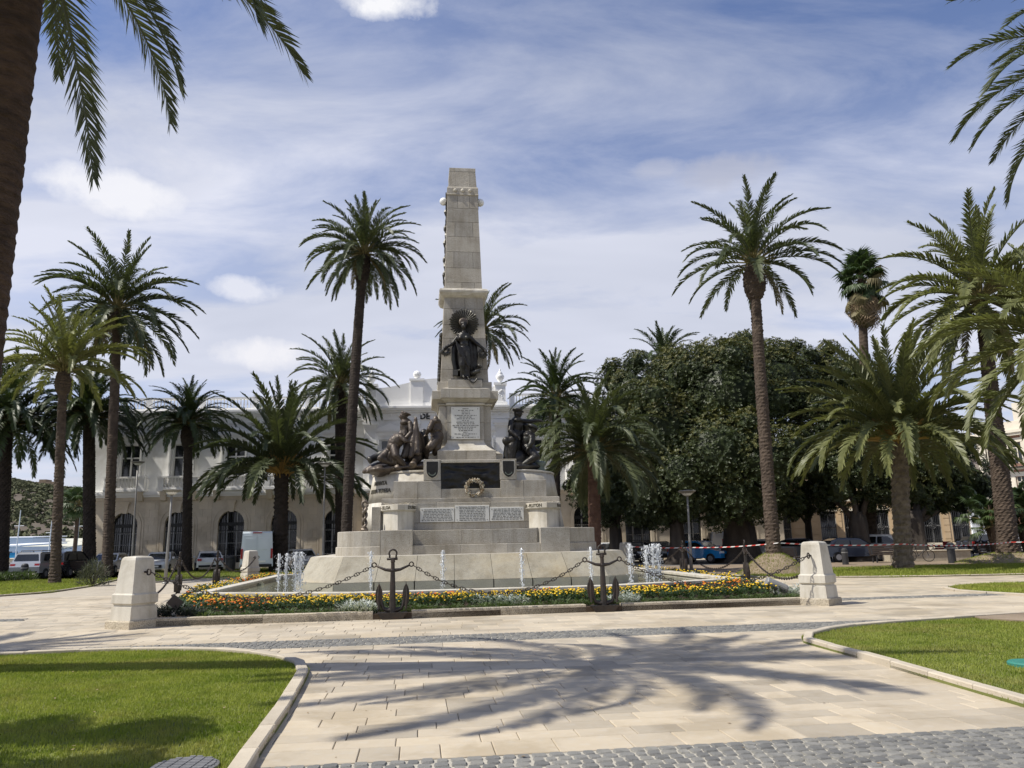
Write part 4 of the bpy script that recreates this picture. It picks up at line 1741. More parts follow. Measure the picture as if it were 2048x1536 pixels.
b.ell(Rz(640, 920, -1.1), (.27, .26, .24))
b.chain([Rz(700, 720, -1.4), Rz(695, 830, -1.5), Rz(640, 900, -1.5)], [.11, .095, .07])
b.chain([Rz(690, 900, -1.4), Rz(790, 940, -1.3), Rz(810, 960, -1.2)], [.08, .07, .06])
hand(b, Rz(640, 902, -1.5), (-.6, -.1, -.7))
b.chain([Rz(660, 960, -1.3), Rz(790, 1090, -1.5), Rz(560, 1230, -1.4)], [.185, .15, .10])
b.chain([Rz(620, 960, -1.0), Rz(720, 1120, -1.0), Rz(720, 1310, -1.0)], [.18, .14, .09])
b.cap(Rz(720, 1320, -1.0), Rz(780, 1325, -1.05), .08, .06)
b.cap(Rz(550, 1240, -1.4), Rz(500, 1260, -1.4), .08, .07)
b.bake('kneeling_figure', 'bronze', gr, .019)
b = Blob()
face(b, Rz(585, 530, -.55), .14, (1, -.1, -.1))
b.ell(Rz(580, 500, -.55), (.15, .15, .10))
b.cap(Rz(575, 590, -.55), Rz(560, 650, -.55), .08, .12)
b.ell(Rz(555, 800, -.55), (.24, .24, .42))
b.chain([Rz(555, 900, -.55), Rz(560, 1100, -.55), Rz(560, 1300, -.5)], [.24, .22, .2])
b.bake('sailor_figure', 'bronze', gr, .03)
b = Blob()
b.ell(Rz(215, 785, -1.2), (.16, .16, .16))
b.chain([Rz(230, 800, -1.2), Rz(330, 760, -1.2)], [.13, .17])
b.cap(Rz(240, 900, -1.15), Rz(240, 1270, -1.15), .14, .20)
b.cap(Rz(340, 820, -1.15), Rz(360, 1270, -1.1), .2, .26)
b.ell(Rz(450, 1150, -1.0), (.42, .4, .40))
b.ell(Rz(520, 1290, -1.0), (.75, .55, .20))
b.ell(Rz(330, 1300, -1.0), (.5, .5, .18))
b.bake('gun_carriage', 'bronze', gr, .04)
t = thing('capstan', 'small greenish bronze capstan on the right hull end', 'capstan', MC, GA)
c = Rz(868, 1345, -1.1)
mb = MB()
mb.smooth = True
mb.lathe([(.17, 0), (.175, .04), (.15, .12), (.17, .20), (.215, .26), (.22, .31), (.19, .36), (.10, .385), (.01, .39)], 20, (c.x, c.y, 4.15))
mb.build('drum', 'verdigris', t)

# ---------------------------------------------------------------- figure on the obelisk front
gs = tag(empty('bronze_statue', MC, GA), 'dark bronze robed woman with rayed halo and wreaths on the obelisk front', 'statue')
VY = -1.02
b = Blob()
hd = Sz(547, 428, VY - .12)
face(b, hd, .125, (.15, -1, -.12))
b.ell(Sz(545, 385, VY - .08), (.14, .13, .09))
b.cap(Sz(545, 480, VY - .1), Sz(545, 530, VY - .08), .055, .07)
b.ell(Sz(540, 610, VY - .08), (.23, .15, .24))
b.ell(Sz(540, 560, VY - .06), (.27, .12, .08))
for s in (-45, 55):
    b.ell(Sz(540 + s, 610, VY - .19), (.085, .07, .08))
b.ell(Sz(550, 720, VY - .08), (.17, .13, .20))
b.ell(Sz(555, 830, VY - .08), (.24, .16, .28))
b.chain([Sz(510, 880, VY - .12), Sz(520, 1060, VY - .2), Sz(545, 1230, VY - .12)], [.155, .115, .085])
b.chain([Sz(600, 880, VY - .1), Sz(615, 1060, VY - .12), Sz(610, 1235, VY - .1)], [.16, .125, .10])
b.cap(Sz(545, 1240, VY - .15), Sz(550, 1250, VY - .32), .06, .045)
b.cap(Sz(610, 1240, VY - .12), Sz(615, 1250, VY - .27), .06, .045)
b.chain([Sz(440, 600, VY), Sz(370, 700, VY - .02), Sz(215, 790, VY - .1)], [.085, .075, .05])
hand(b, Sz(215, 795, VY - .1), (-.5, -.4, -.8))
b.chain([Sz(640, 600, VY), Sz(740, 690, VY - .02), Sz(880, 800, VY - .1)], [.085, .075, .05])
hand(b, Sz(880, 805, VY - .1), (.5, -.4, -.8))
for k in range(7):
    b.chain([Sz(420 + 12 * k, 660 + 15 * k, VY - .22), Sz(470 + 14 * k, 860 + 10 * k, VY - .27), Sz(560 + 10 * k, 985 + 14 * k, VY - .24)], [.022, .026, .022])
for k in range(5):
    b.cap(Sz(490 + 32 * k, 1010, VY - .2), Sz(500 + 30 * k, 1240, VY - .17), .035, .04)
b.bake('robed_figure', 'bronze', gs, .018, 2, .016)
# cloak spread behind
mb = MB()
mb.smooth = True
L = [(380, 660), (345, 800), (345, 960), (380, 1130), (420, 1230)]
Rr = [(700, 620), (760, 740), (775, 900), (760, 1060), (730, 1230)]
rings_ = []
for (a, y0), (c, y1) in zip(L, Rr):
    ring = []
    for k in range(13):
        t_ = k / 12
        p = Sz(a + (c - a) * t_, y0 + (y1 - y0) * t_, VY + .06)
        p.y += -.05 * math.sin(t_ * PI * 6) - .03
        ring.append(p)
    ring += [Vector((p.x, VY + .14, p.z)) for p in ring[::-1]]
    rings_.append(ring)
mb.rings(rings_)
for a0, a1, b0, b1 in (((200, 760), (440, 640), (390, 860), (345, 700)), ((900, 790), (660, 640), (740, 860), (800, 690))):
    b_ = Blob()
mb.build('cloak', 'bronze', gs)
# rayed halo: wedge-shaped rays
mb = MB()
cc = Sz(548, 372, VY + .04)
n = 34
for k in range(n):
    a0, a1 = 2 * PI * (k + .06) / n, 2 * PI * (k + .94) / n
    am = (a0 + a1) / 2
    r0 = .15
    r1 = .53 + (.03 if k % 2 else 0)
    def q(r, a, y):
        return (cc.x + r * math.cos(a), y, cc.z + r * math.sin(a))
    y0 = cc.y
    mb.add([q(r0, a0, y0), q(r0, a1, y0), q(r1, a1, y0), q(r1 + .03, am, y0), q(r1, a0, y0), q(r0, am, y0 - .03), q(r1, am, y0 - .035)],
           [(0, 4, 6, 5), (5, 6, 2, 1), (4, 3, 6), (3, 2, 6), (0, 5, 1)])
mb.lathe([(.5, 0), (.5, .03), (.0, .035)], 34)
for i in range(len(mb.v) - 34 * 3, len(mb.v)):
    x, y, z = mb.v[i]
    mb.v[i] = (cc.x + x, cc.y + .05 - z, cc.z + y)
halo = mb.build('rayed_halo', 'bronze', gs)
mb = MB()
mb.smooth = True
c2 = Sz(540, 358, VY - .03)
mb.sphere(c2, (.175, .05, .175), 18, 10)
mb.build('head_disc', 'bronze_brown', gs)
for zx, zy in ((255, 830), (850, 865)):
    c2 = Sz(zx, zy, VY - .05)
    mb = MB()
    for k in range(60):
        a = 2 * PI * k / 20 + random.uniform(-.1, .1)
        r = random.uniform(.07, .175)
        mb.sphere((c2.x + r * math.cos(a), c2.y + random.uniform(-.04, .03), c2.z + r * math.sin(a)), (.035, .03, .045), 6, 4)
    mb.build('laurel_wreath', 'bronze', gs)
# gun, anchor stock and bronze plinth at her feet
mb = MB()
mb.smooth = True
p0, p1 = Sz(690, 1215, VY - .05), Sz(815, 1055, VY - .15)
mb.tube([p0.lerp(p1, t_) for t_ in (0, .2, .85, .88, 1)], [.11, .10, .08, .10, .10], 12)
p0, p1 = Sz(660, 1190, VY - .1), Sz(810, 1140, VY - .2)
mb.tube([p0, p1], [.09, .085], 12)
pts = [Sz(620 + 150 * t_, 1260 + 75 * math.sin(PI * t_), VY - .28) for t_ in np.linspace(0, 1, 14)]
mb.tube(pts, .032, 7)
mb.smooth = False
c2 = Sz(420, 1210, VY)
mb.box(c2.x - .13, c2.x + .06, VY - .2, VY, c2.z - .06, c2.z + .16)
mb.tube([Sz(410, 1160, VY - .15), Sz(500, 1120, VY - .15)], .03, 7)
a, c3 = Sz(335, 1262, VY), Sz(855, 1262, VY)
mb.box(a.x, c3.x, -1.21, -.9, 7.595, 7.64)
mb.build('foot_trophies', 'bronze', gs)

# wreath leaning on the relief
t = thing('flower_wreath', 'round wreath of pale dried flowers leaning on bronze relief', 'wreath', MC, GA)
c2 = ML(949, 981, -2.50)
c2.z = 3.49
mb = MB()
random.seed(5)
for k in range(420):
    a = random.uniform(0, 2 * PI)
    rr, ph = random.uniform(.035, .085), random.uniform(0, 2 * PI)
    R0 = .275 + rr * math.cos(ph)
    p = Vector((c2.x + R0 * math.cos(a), c2.y + rr * math.sin(ph), c2.z + R0 * math.sin(a) * .95))
    mb.cur = random.choice((0, 0, 0, 1, 2))
    d = Vector((random.gauss(0, 1), random.gauss(0, 1) - .6, random.gauss(0, 1))).normalized() * .045
    s = d.cross(Vector((.3, .5, .8))).normalized() * .018
    mb.add([p - d * .4 - s, p - d * .4 + s, p + d * .7 + s, p + d * .7 - s, p + d * .2 + s.cross(d).normalized() * .02], [(0, 1, 2, 3), (0, 1, 4), (1, 2, 4), (2, 3, 4)])
mb.build('blooms', ['cream', 'deadleaf', 'silver_leaf'], t)
mb = MB()
mb.tube([Vector((c2.x + .275 * math.cos(a), c2.y, c2.z + .262 * math.sin(a))) for a in np.linspace(0, 2 * PI, 25)], .05, 8)
mb.build('ring', 'deadleaf', t)

# ================================================================ pool, flower bed, posts, anchors and chains
mb = MB()
mb.add([(x, y, .02) for x, y in POOL_W], [tuple(range(8))])
kind(mb.build('pool_floor', 'pool_floor'), 'structure')
mb = MB()
wp = [(x, y, .235) for x, y in POOL_W]
mb.add(wp, [tuple(range(8))])
kind(mb.build('pool_water', 'water'), 'structure')
# rim of coping stones
rim = thing('pool_rim', 'low cream stone rim around the fountain pool', 'pool rim', MC, GA)
outer = inset(POOL, -.30)
mb = MB()
N8 = 8
vs_ = [(x, y, z) for z in (-.02, .315) for P in (POOL, outer) for x, y in P]
fs = []
for i in range(8):
    j = (i + 1) % 8
    fs += [(i, j, 16 + j, 16 + i)[::-1], (8 + i, 8 + j, 24 + j, 24 + i), (16 + i, 16 + j, 24 + j, 24 + i)[::-1]]
mb.add(vs_, fs)
mb.build('rim_wall', 'granite_smooth', rim)
o2, i2 = inset(POOL, -.34), inset(POOL, .05)
for i in range(8):
    j = (i + 1) % 8
    a0, a1, b0, b1 = Vector(o2[i]), Vector(o2[j]), Vector(i2[i]), Vector(i2[j])
    n = max(1, round((a1 - a0).length / 1.3))
    for k in range(n):
        t0, t1 = (k + .003) / n, (k + .997) / n
        q = [a0.lerp(a1, t0), a0.lerp(a1, t1), b0.lerp(b1, t1), b0.lerp(b1, t0)]
        MB().prism([tuple(p) for p in q], .318, .405, .012).build('coping_stone', 'granite_smooth', rim)

# soil and kerb of the bed
mb = MB()
po = [loc2w(u, v_) for u, v_ in inset(POOL, -.26)]
nb = len(BED)
mb.prism(BED, -.02, .115)
kind(mb.build('flower_bed_soil', 'soil'), 'structure')
# the pool sits in the bed: its floor must clear the soil
bpy.data.objects['pool_floor'].location.z = .12
kb = thing('bed_kerb', 'rough hewn tan stone kerb around the flower bed', 'kerb')
ANCH = {'front_a': BED[1], 'front_b': BED[2]}
cut = .42
for i in range(nb):
    a, b_ = Vector(BED[i]), Vector(BED[(i + 1) % nb])
    d = (b_ - a).normalized()
    c0 = cut if i in (1, 2) else (.05 if i not in (0, 3) else .30)
    c1 = cut if i in (0, 1) else (.05 if i != 2 else .30)
    a2, b2 = a + d * c0, b_ - d * c1
    kerb_line(kb, [tuple(a2), tuple(b2)], .22, .17, 1.9, 'kerb_rough', z0=-.02, inward=1)

# ---- flowers
random.seed(21)


def bed_field(step, jit):
    xs = np.arange(-13.2, 8.6, step)
    ys = np.arange(16.6, 40.2, step)
    out = []
    for x in xs:
        for y in ys:
            px, py = x + random.uniform(-jit, jit), y + random.uniform(-jit, jit)
            if inpoly(px, py, BED) and not inpoly(px, py, po):
                out.append((px, py))
    return out


def edge_dist(px, py):
    best = 1e9
    for i in range(nb):
        a, b_ = Vector(BED[i]), Vector(BED[(i + 1) % nb])
        ab = b_ - a
        t_ = max(0, min(1, ((Vector((px, py)) - a).dot(ab)) / ab.length_squared))
        best = min(best, (a + ab * t_ - Vector((px, py))).length)
    return best


LV, LI = [], []                # marigold leaves
FLW = {'yellow_petal': MB(), 'orange_petal': MB()}


def leaf_tri(V, I, p, d, w):
    s = Vector((-d.y, d.x, random.uniform(-.3, .3) * d.length))
    if s.length < 1e-5:
        s = Vector((1, 0, 0))
    s = s.normalized() * w
    k = len(V)
    V += [tuple(p - s), tuple(p + s), tuple(p + d)]
    I += [k, k + 1, k + 2]


def bloom(mb, p, r):
    # pompon: two rings of petals and a domed heart
    n = 7
    tl = Vector((random.uniform(-.25, .25), random.uniform(-.25, .25), 1)).normalized()
    e1 = tl.cross(Vector((1, .2, 0))).normalized()
    e2 = tl.cross(e1)
    ring0 = [p + (e1 * math.cos(2 * PI * k / n) + e2 * math.sin(2 * PI * k / n)) * r * random.uniform(.9, 1.1) for k in range(n)]
    ring1 = [p + tl * r * .55 + (e1 * math.cos(2 * PI * (k + .5) / n) + e2 * math.sin(2 * PI * (k + .5) / n)) * r * .62 for k in range(n)]
    b0 = [p - tl * r * .45, p + tl * r * .8]
    vs_ = ring0 + ring1 + b0
    fs = []
    for k in range(n):
        j = (k + 1) % n
        fs += [(k, j, n + k), (j, n + j, n + k), (n + k, n + j, 2 * n + 1), (j, k, 2 * n)]
    mb.add(vs_, fs)


def patch(px, py, k):
    return noise.noise(Vector((px * .42 + k * 9.1, py * .42, k * 3.7)))


SILVER = [gp(725, 1222, .15), gp(1018, 1208, .15), gp(1240, 1205, .15), gp(1575, 1190, .15), gp(980, 1195, .3), gp(500, 1170, .25), gp(1385, 1150, .3), gp(470, 1172, .2)]
for px, py in bed_field(.155, .07):
    e = edge_dist(px, py)
    if e < .62:
        continue
    if min((Vector((px, py)) - s.xy).length for s in SILVER) < .42:
        continue
    far = py > 27
    if far and random.random() < .35:
        continue
    h = random.uniform(.15, .25) + (.09 if e < 1.5 else 0)
    base = Vector((px, py, .11))
    nl = 12 if not far else 5
    for k in range(nl):
        a = random.uniform(0, 2 * PI)
        z = random.uniform(.2, 1) * h
        rad = random.uniform(.01, .08)
        p = base + Vector((math.cos(a) * rad, math.sin(a) * rad, z))
        d = Vector((math.cos(a), math.sin(a), random.uniform(.1, .9))).normalized() * random.uniform(.06, .12)
        leaf_tri(LV, LI, p, d, random.uniform(.018, .035))
    og = patch(px, py, 1)
    orange = og > .30 or (e > 2.0 and py < 22 and og > .02)
    dens = .32 if e < 1.1 else (.68 if e < 1.9 else .9)
    nf = 1 + (random.random() < .7) + (random.random() < .3)
    for k in range(nf):
        if random.random() < dens * (1.0 if patch(px, py, 2) > -.45 else .3):
            p = base + Vector((random.uniform(-.08, .08), random.uniform(-.08, .08), h + random.uniform(-.07, .05)))
            bloom(FLW['orange_petal' if orange else 'yellow_petal'], p, random.uniform(.022, .036))
o = put('marigold_foliage', raw_mesh('marigold_foliage', LV, LI, 3, 'marigold_leaf'))
kind(o, 'stuff', 'dark green marigold foliage filling the bed')
for mname, lab in (('yellow_petal', 'yellow marigold heads massed over the bed'), ('orange_petal', 'orange marigold heads in patches of the bed')):
    o = FLW[mname].build('yellow_marigolds' if 'yellow' in mname else 'orange_marigolds', mname)
    kind(o, 'stuff', lab)


def clump_mesh(name, matname, n, r, h, w, ln, spread=1.0):
    V, I = [], []
    for k in range(n):
        a = random.uniform(0, 2 * PI)
        rad = r * math.sqrt(random.random())
        z = h * random.uniform(.15, 1) * (1 - .5 * (rad / r) ** 2)
        p = Vector((math.cos(a) * rad, math.sin(a) * rad, z))
        d = Vector((math.cos(a) * spread, math.sin(a) * spread, random.uniform(.3, 1.1))).normalized() * ln * random.uniform(.7, 1.3)
        leaf_tri(V, I, p, d, w)
    for k in range(5):
        a = 2 * PI * k / 5
        leaf_tri(V, I, Vector((math.cos(a) * r * .3, math.sin(a) * r * .3, -.02)), Vector((0, 0, h)), .01)
    return raw_mesh(name, V, I, 3, matname)


bm_ = [clump_mesh('border_plant', 'border_leaf', 190, .19, .14, .014, .06) for _ in range(3)]
sm_ = [clump_mesh('dusty_miller', 'silver_leaf', 230, .24, .26, .016, .085) for _ in range(2)]
dk_ = clump_mesh('dusky_plant', 'dusk_leaf', 260, .25, .28, .02, .10)


def walk(i0, i1, off, step):
    out = []
    for i in range(i0, i1):
        a, b_ = Vector(BED[i]), Vector(BED[i + 1])
        d = (b_ - a)
        n = Vector((-d.y, d.x)).normalized()
        k = int(d.length / step)
        for j in range(k):
            out.append(a + d * ((j + .5) / k) + n * off)
    return out


spots = walk(0, 3, .42, .30)
NS = len(spots)
for i, p in enumerate(spots):
    if i < 4:
        o = put('dusky_plant', dk_, None, (p.x + random.uniform(-.05, .05), p.y + random.uniform(-.02, .25), .105), (0, 0, random.uniform(0, 6)), random.uniform(.9, 1.2))
        tag(o, 'dark grey-green bushy plant at the left front corner of the bed', 'plant', 'dusky plants at the bed corner')
    else:
        o = put('border_plant', bm_[i % 3], None, (p.x + random.uniform(-.05, .05), p.y + random.uniform(-.06, .06), .105), (0, 0, random.uniform(0, 6)), random.uniform(.8, 1.25))
        tag(o, ['low green edging plant between the left front post and left anchor', 'low green edging plant between the two front anchors', 'low green edging plant between the right anchor and right front post'][0 if p.x < BED[1][0] else (1 if p.x < BED[2][0] else 2)], 'plant', 'edging plants behind the front kerb')
SLAB = ['silver dusty miller clump just left of the left front anchor', 'silver dusty miller clump midway between the front anchors', 'silver dusty miller clump just right of the right front anchor',
        'silver dusty miller clump beside the right front post', 'silver dusty miller clump close to the pool rim between the anchors', 'silver dusty miller clump near the back left post',
        'silver dusty miller clump on the right side of the pool', 'silver dusty miller clump on the left side of the pool']
for i, s in enumerate(SILVER):
    for k in range(4 if s.y < 24 else 2):
        a = k * 1.7 + i
        o = put('dusty_miller', sm_[k % 2], None, (s.x + .30 * math.cos(a) * (k > 0), s.y + .22 * math.sin(a) * (k > 0), .105), (0, 0, a), random.uniform(.85, 1.2))
        tag(o, SLAB[i], 'plant', 'dusty millers in the flower bed')

# ---- corner posts, one side turned out along the diagonal
def post_thing(x, y, label):
    c = Vector((x, y, 0))
    rad = (c - Vector((MC.x - .4, 28.2, 0)))
    t = thing('stone_post', label, 'stone post', c, math.atan2(rad.y, rad.x) - PI / 2, 'stone posts at the bed corners')
    def sq(w, d=None):
        d = d or w
        return [(-w, -d), (w, -d), (w, d), (-w, d)]
    MB().prism(sq(.38), -.03, .165, .02).build('plinth', 'kerb_rough', t)
    MB().prism(sq(.325), .166, .44, .0, sq(.31)).build('foot', 'granite_smooth', t)
    rs = []
    for w, z in ((.29, .44), (.275, .465), (.29, .49), (.32, .51), (.32, .68), (.29, .71)):
        rs.append([(a, b_, z) for a, b_ in sq(w)])
    MB().rings(rs).build('moulding', 'granite_smooth', t)
    rs = []
    for w, z in ((.285, .705), (.225, 1.39), (.21, 1.435), (.18, 1.46), (.05, 1.475)):
        rs.append([(a, b_, z) for a, b_ in sq(w)])
    MB().rings(rs).build('tapered_shaft', 'granite_smooth', t)
    return t


PL, PR, PBL, PBR = BED[0], BED[3], BED[8], BED[6]
posts = [post_thing(PL[0], PL[1], 'pale stone post at the left front corner of the flower bed'),
         post_thing(PR[0], PR[1], 'pale stone post at the right front corner with chain shadow'),
         post_thing(PBL[0], PBL[1], 'pale stone post far left in front of the van'),
         post_thing(PBR[0], PBR[1], 'pale stone post behind the right end of the sloping base')]


# ---- anchors
def anchor_proto():
    t = empty('anchor_post')
    # shank: tapered, square with chamfers
    rs = []
    for w, z in ((.09, .10), (.072, .55), (.056, 1.02), (.064, 1.06), (.05, 1.10), (.046, 1.24), (.06, 1.26), (.042, 1.33)):
        rs.append([(w * math.cos(PI / 8 + k * PI / 4), w * math.sin(PI / 8 + k * PI / 4) * .85, z) for k in range(8)])
    MB().rings(rs).build('shank', 'iron', t)
    # crown and arms
    mb = MB()
    mb.smooth = True
    pts, rr = [], []
    for k in range(17):
        a = -1 + 2 * k / 16
        x = .32 * a
        z = .16 + .10 * abs(a) ** 1.6 + (.42 * max(0, abs(a) - .72) / .28)
        pts.append((x * (1 if abs(a) < .72 else .98), 0, z))
        rr.append(.07 - .042 * abs(a))
    mb.tube(pts, rr, 8)
    mb.smooth = False
    mb.prism([(-.24, -.13), (.24, -.13), (.24, .13), (-.24, .13)], -.02, .12, 0, [(-.34, -.15), (.34, -.15), (.34, .15), (-.34, .15)])
    mb.build('arms', 'iron', t)
    for s in (-1, 1):
        # leaf shaped fluke with a rib
        mb = MB()
        prof = [(0, .22), (.075, .33), (.105, .47), (.092, .60), (.05, .70), (0, .77)]
        front = [(w, z) for w, z in prof] + [(-w, z) for w, z in prof[-2:0:-1]]
        cx = s * .31
        ring0 = [Vector((cx + w * .8, -.03 + abs(w) * .25 * 0, z)) for w, z in front]
        ring1 = [Vector((cx + w * .8, .05, z)) for w, z in front]
        mb.rings([ring0, ring1])
        mb.tube([(cx, -.045, .20), (cx + s * .02, -.06, .5), (cx, -.03, .80)], [.03, .022, .008], 6)
        mb.build('fluke', 'iron', t)
    mb = MB()
    mb.smooth = True
    mb.tube([(-.40, 0, 1.18), (-.17, 0, 1.08), (0, 0, 1.06), (.17, 0, 1.08), (.40, 0, 1.18)], [.021, .033, .044, .033, .021], 8)
    mb.build('stock', 'iron', t)
    for s in (-1, 1):
        mb = MB()
        mb.smooth = True
        mb.tube([(s * .43 + .05 * math.cos(a), 0, 1.195 + .05 * math.sin(a)) for a in np.linspace(0, 2 * PI, 15)], .017, 6)
        mb.build('stock_ring', 'iron', t)
    mb = MB()
    mb.smooth = True
    pts = [(.075, 0, 1.33)] + [(.088 * math.cos(a), 0, 1.45 + .088 * math.sin(a)) for a in np.linspace(-.55, PI + .55, 15)] + [(-.075, 0, 1.33)]
    mb.tube(pts, .021, 8)
    mb.tube([(-.14, 0, 1.325), (.11, 0, 1.325)], .03, 8)
    mb.build('shackle', 'iron', t)
    return t


proto = anchor_proto()
A_POS = [(BED[1], 'black iron anchor standing at the front kerb, left of the two', 6.5, .95),
         (BED[2], 'black iron anchor standing at the front kerb, right of the two', 6.5, .95),
         (BED[10], 'iron anchor on the left side of the bed, nearer one', -78, .96),
         (BED[9], 'iron anchor on the left side of the bed, farther one', -84, .96),
         (BED[4], 'iron anchor on the right side of the bed, nearer one', 82, .96),
         (BED[5], 'iron anchor on the right side of the bed, farther one', 96, .96)]
anchors = []
for i, (p, lab, az, sc) in enumerate(A_POS):
    o = proto if i == 0 else dup_tree(proto)
    o.location = (p[0], p[1], .03)
    o.rotation_euler = (0, 0, R_(az))
    o.scale = (sc,) * 3
    tag(o, lab, 'anchor', 'anchors holding the chain')
    anchors.append(o)

# ---- chains of studded links
def link_mesh(n_maj=12):
    mb = MB()
    mb.smooth = True
    pts = []
    for k in range(n_maj + 1):
        a = 2 * PI * k / n_maj
        x = .031 * math.cos(a)
        z = .036 * math.sin(a) + (.030 if math.sin(a) > 0.01 else (-.030 if math.sin(a) < -.01 else 0))
        pts.append((x, 0, z))
    mb.tube(pts, .0095, 6)
    mb.tube([(-.03, 0, 0), (.03, 0, 0)], .009, 5)
    return mb.mesh('chain_link', 'iron')


LINK = link_mesh()


def chain(p0, p1, sag, label):
    p0, p1 = Vector(p0), Vector(p1)
    t = thing('anchor_chain', label, 'chain', p0, 0, 'chains around the flower bed')
    N = 120
    pts = [p0.lerp(p1, k / N) - Z * (sag * 4 * (k / N) * (1 - k / N)) for k in range(N + 1)]
    cum = [0]
    for a, b_ in zip(pts, pts[1:]):
        cum.append(cum[-1] + (b_ - a).length)
    n = round(cum[-1] / .108)
    for k in range(n):
        s = cum[-1] * (k + .5) / n
        i = max(j for j in range(N) if cum[j] <= s)
        f = (s - cum[i]) / (cum[i + 1] - cum[i])
        p = pts[i].lerp(pts[i + 1], f)
        d = (pts[i + 1] - pts[i]).normalized()
        e1 = d.cross(Z).normalized()
        if k % 2:
            e1 = e1.cross(d)
        e2 = d.cross(e1)
        Mx = Matrix((e1, e2, d)).transposed()
        put('chain_link', LINK, t, p - p0, Mx.to_euler())


def ring_pt(a, side):
    """world point of an anchor's stock ring"""
    rz = a.rotation_euler.z
    s = a.scale[0]
    return Vector((a.location.x + side * .47 * s * math.cos(rz), a.location.y + side * .47 * s * math.sin(rz), a.location.z + 1.17 * s))


def post_ring(t, toward, z=1.14):
    """eye bolt and ring on the post face that looks towards a point"""
    d = Vector(toward).xy - t.location.xy
    a = math.atan2(d.y, d.x) - t.rotation_euler.z
    k = round(a / (PI / 2)) * (PI / 2)
    hw = .285 - (z - .705) * (.285 - .225) / (1.39 - .705)
    mb = MB()
    mb.smooth = True
    n = Vector((math.cos(k), math.sin(k), 0))
    mb.tube([n * (hw - .04) + Z * z, n * (hw + .09) + Z * z], .022, 8)
    mb.tube([n * (hw + .13) + Z * z + n * (.06 * math.cos(b_)) + Z * (.06 * math.sin(b_)) for b_ in np.linspace(0, 2 * PI, 15)], .017, 6)
    mb.build('eye_ring', 'iron', t)
    w = n * (hw + .18) + Z * z
    c, s = math.cos(t.rotation_euler.z), math.sin(t.rotation_euler.z)
    return t.location + Vector((w.x * c - w.y * s, w.x * s + w.y * c, w.z))


A0, A1, A2, A3, A4, A5 = anchors
q0 = post_ring(posts[0], A0.location)
chain(q0, ring_pt(A0, -1), .62, 'iron chain sagging from left front post to the left front anchor')
chain(ring_pt(A0, 1), ring_pt(A1, -1), .66, 'iron chain sagging between the two front anchors')
q1 = post_ring(posts[1], A1.location)
chain(ring_pt(A1, 1), q1, .62, 'iron chain sagging from the right front anchor to right front post')
q0b = post_ring(posts[0], A2.location)
chain(q0b, ring_pt(A2, 1), .75, 'iron chain behind the left front post running to the side anchor')
chain(ring_pt(A2, -1), ring_pt(A3, 1), .62, 'iron chain between the two left side anchors')
q2 = post_ring(posts[2], A3.location)
chain(ring_pt(A3, -1), q2, .55, 'iron chain from the farther left anchor to the back left post')
q1b = post_ring(posts[1], A4.location)
chain(q1b, ring_pt(A4, -1), .72, 'iron chain behind the right front post running to the side anchor')
chain(ring_pt(A4, 1), ring_pt(A5, -1), .70, 'iron chain between the two right side anchors')
q3 = post_ring(posts[3], A5.location)
chain(ring_pt(A5, 1), q3, .6, 'iron chain from the farther right anchor to the back right post')
q2b = post_ring(posts[2], (MC.x, 38, 0))

# ---- spotlights in the bed
c = Vector((PL[0] + .62, PL[1] + .55, .1))
t = thing('spotlight', 'dark square floodlight on a pale stub beside left front post', 'floodlight', c, .4)
mb = MB()
mb.box(-.05, .05, -.05, .05, 0, .22)
mb.build('stub', 'granite_smooth', t)
mb = MB()
mb.obox((0, 0, .36), .26, .16, .22, Matrix.Rotation(R_(40), 3, 'Y'))
mb.build('lamp_housing', 'spot_black', t)
mb = MB()
mb.obox(Vector((0, 0, .36)) + Matrix.Rotation(R_(40), 3, 'Y') @ Vector((.0, 0, .112)), .22, .13, .006, Matrix.Rotation(R_(40), 3, 'Y'))
mb.build('lamp_glass', 'glass_dark', t)
c = Vector((PR[0] - .75, PR[1] + .75, .1))
t = thing('spotlight', 'grey cylindrical floodlight lying beside the right front post', 'floodlight', c, 0)
mb = MB()
mb.tube([(-.24, 0, .42), (-.22, 0, .41), (.22, 0, .22), (.26, 0, .20)], [.10, .115, .115, .09], 14)
mb.build('lamp_housing', 'grey_metal', t)
mb = MB()
mb.box(-.04, .04, -.13, .13, 0, .05)
mb.box(-.02, .02, -.135, -.12, .05, .34)
mb.box(-.02, .02, .12, .135, .05, .34)
mb.build('bracket', 'grey_metal', t)

# ---- fountain jets
random.seed(33)


def jet_base(x):
    v_ = -6.2 if 640 < x < 1230 else -5.6
    q = ML(x, 1178, v_)
    w_ = MC + GU * q.x + GV * v_
    return Vector((w_.x, w_.y, .24))


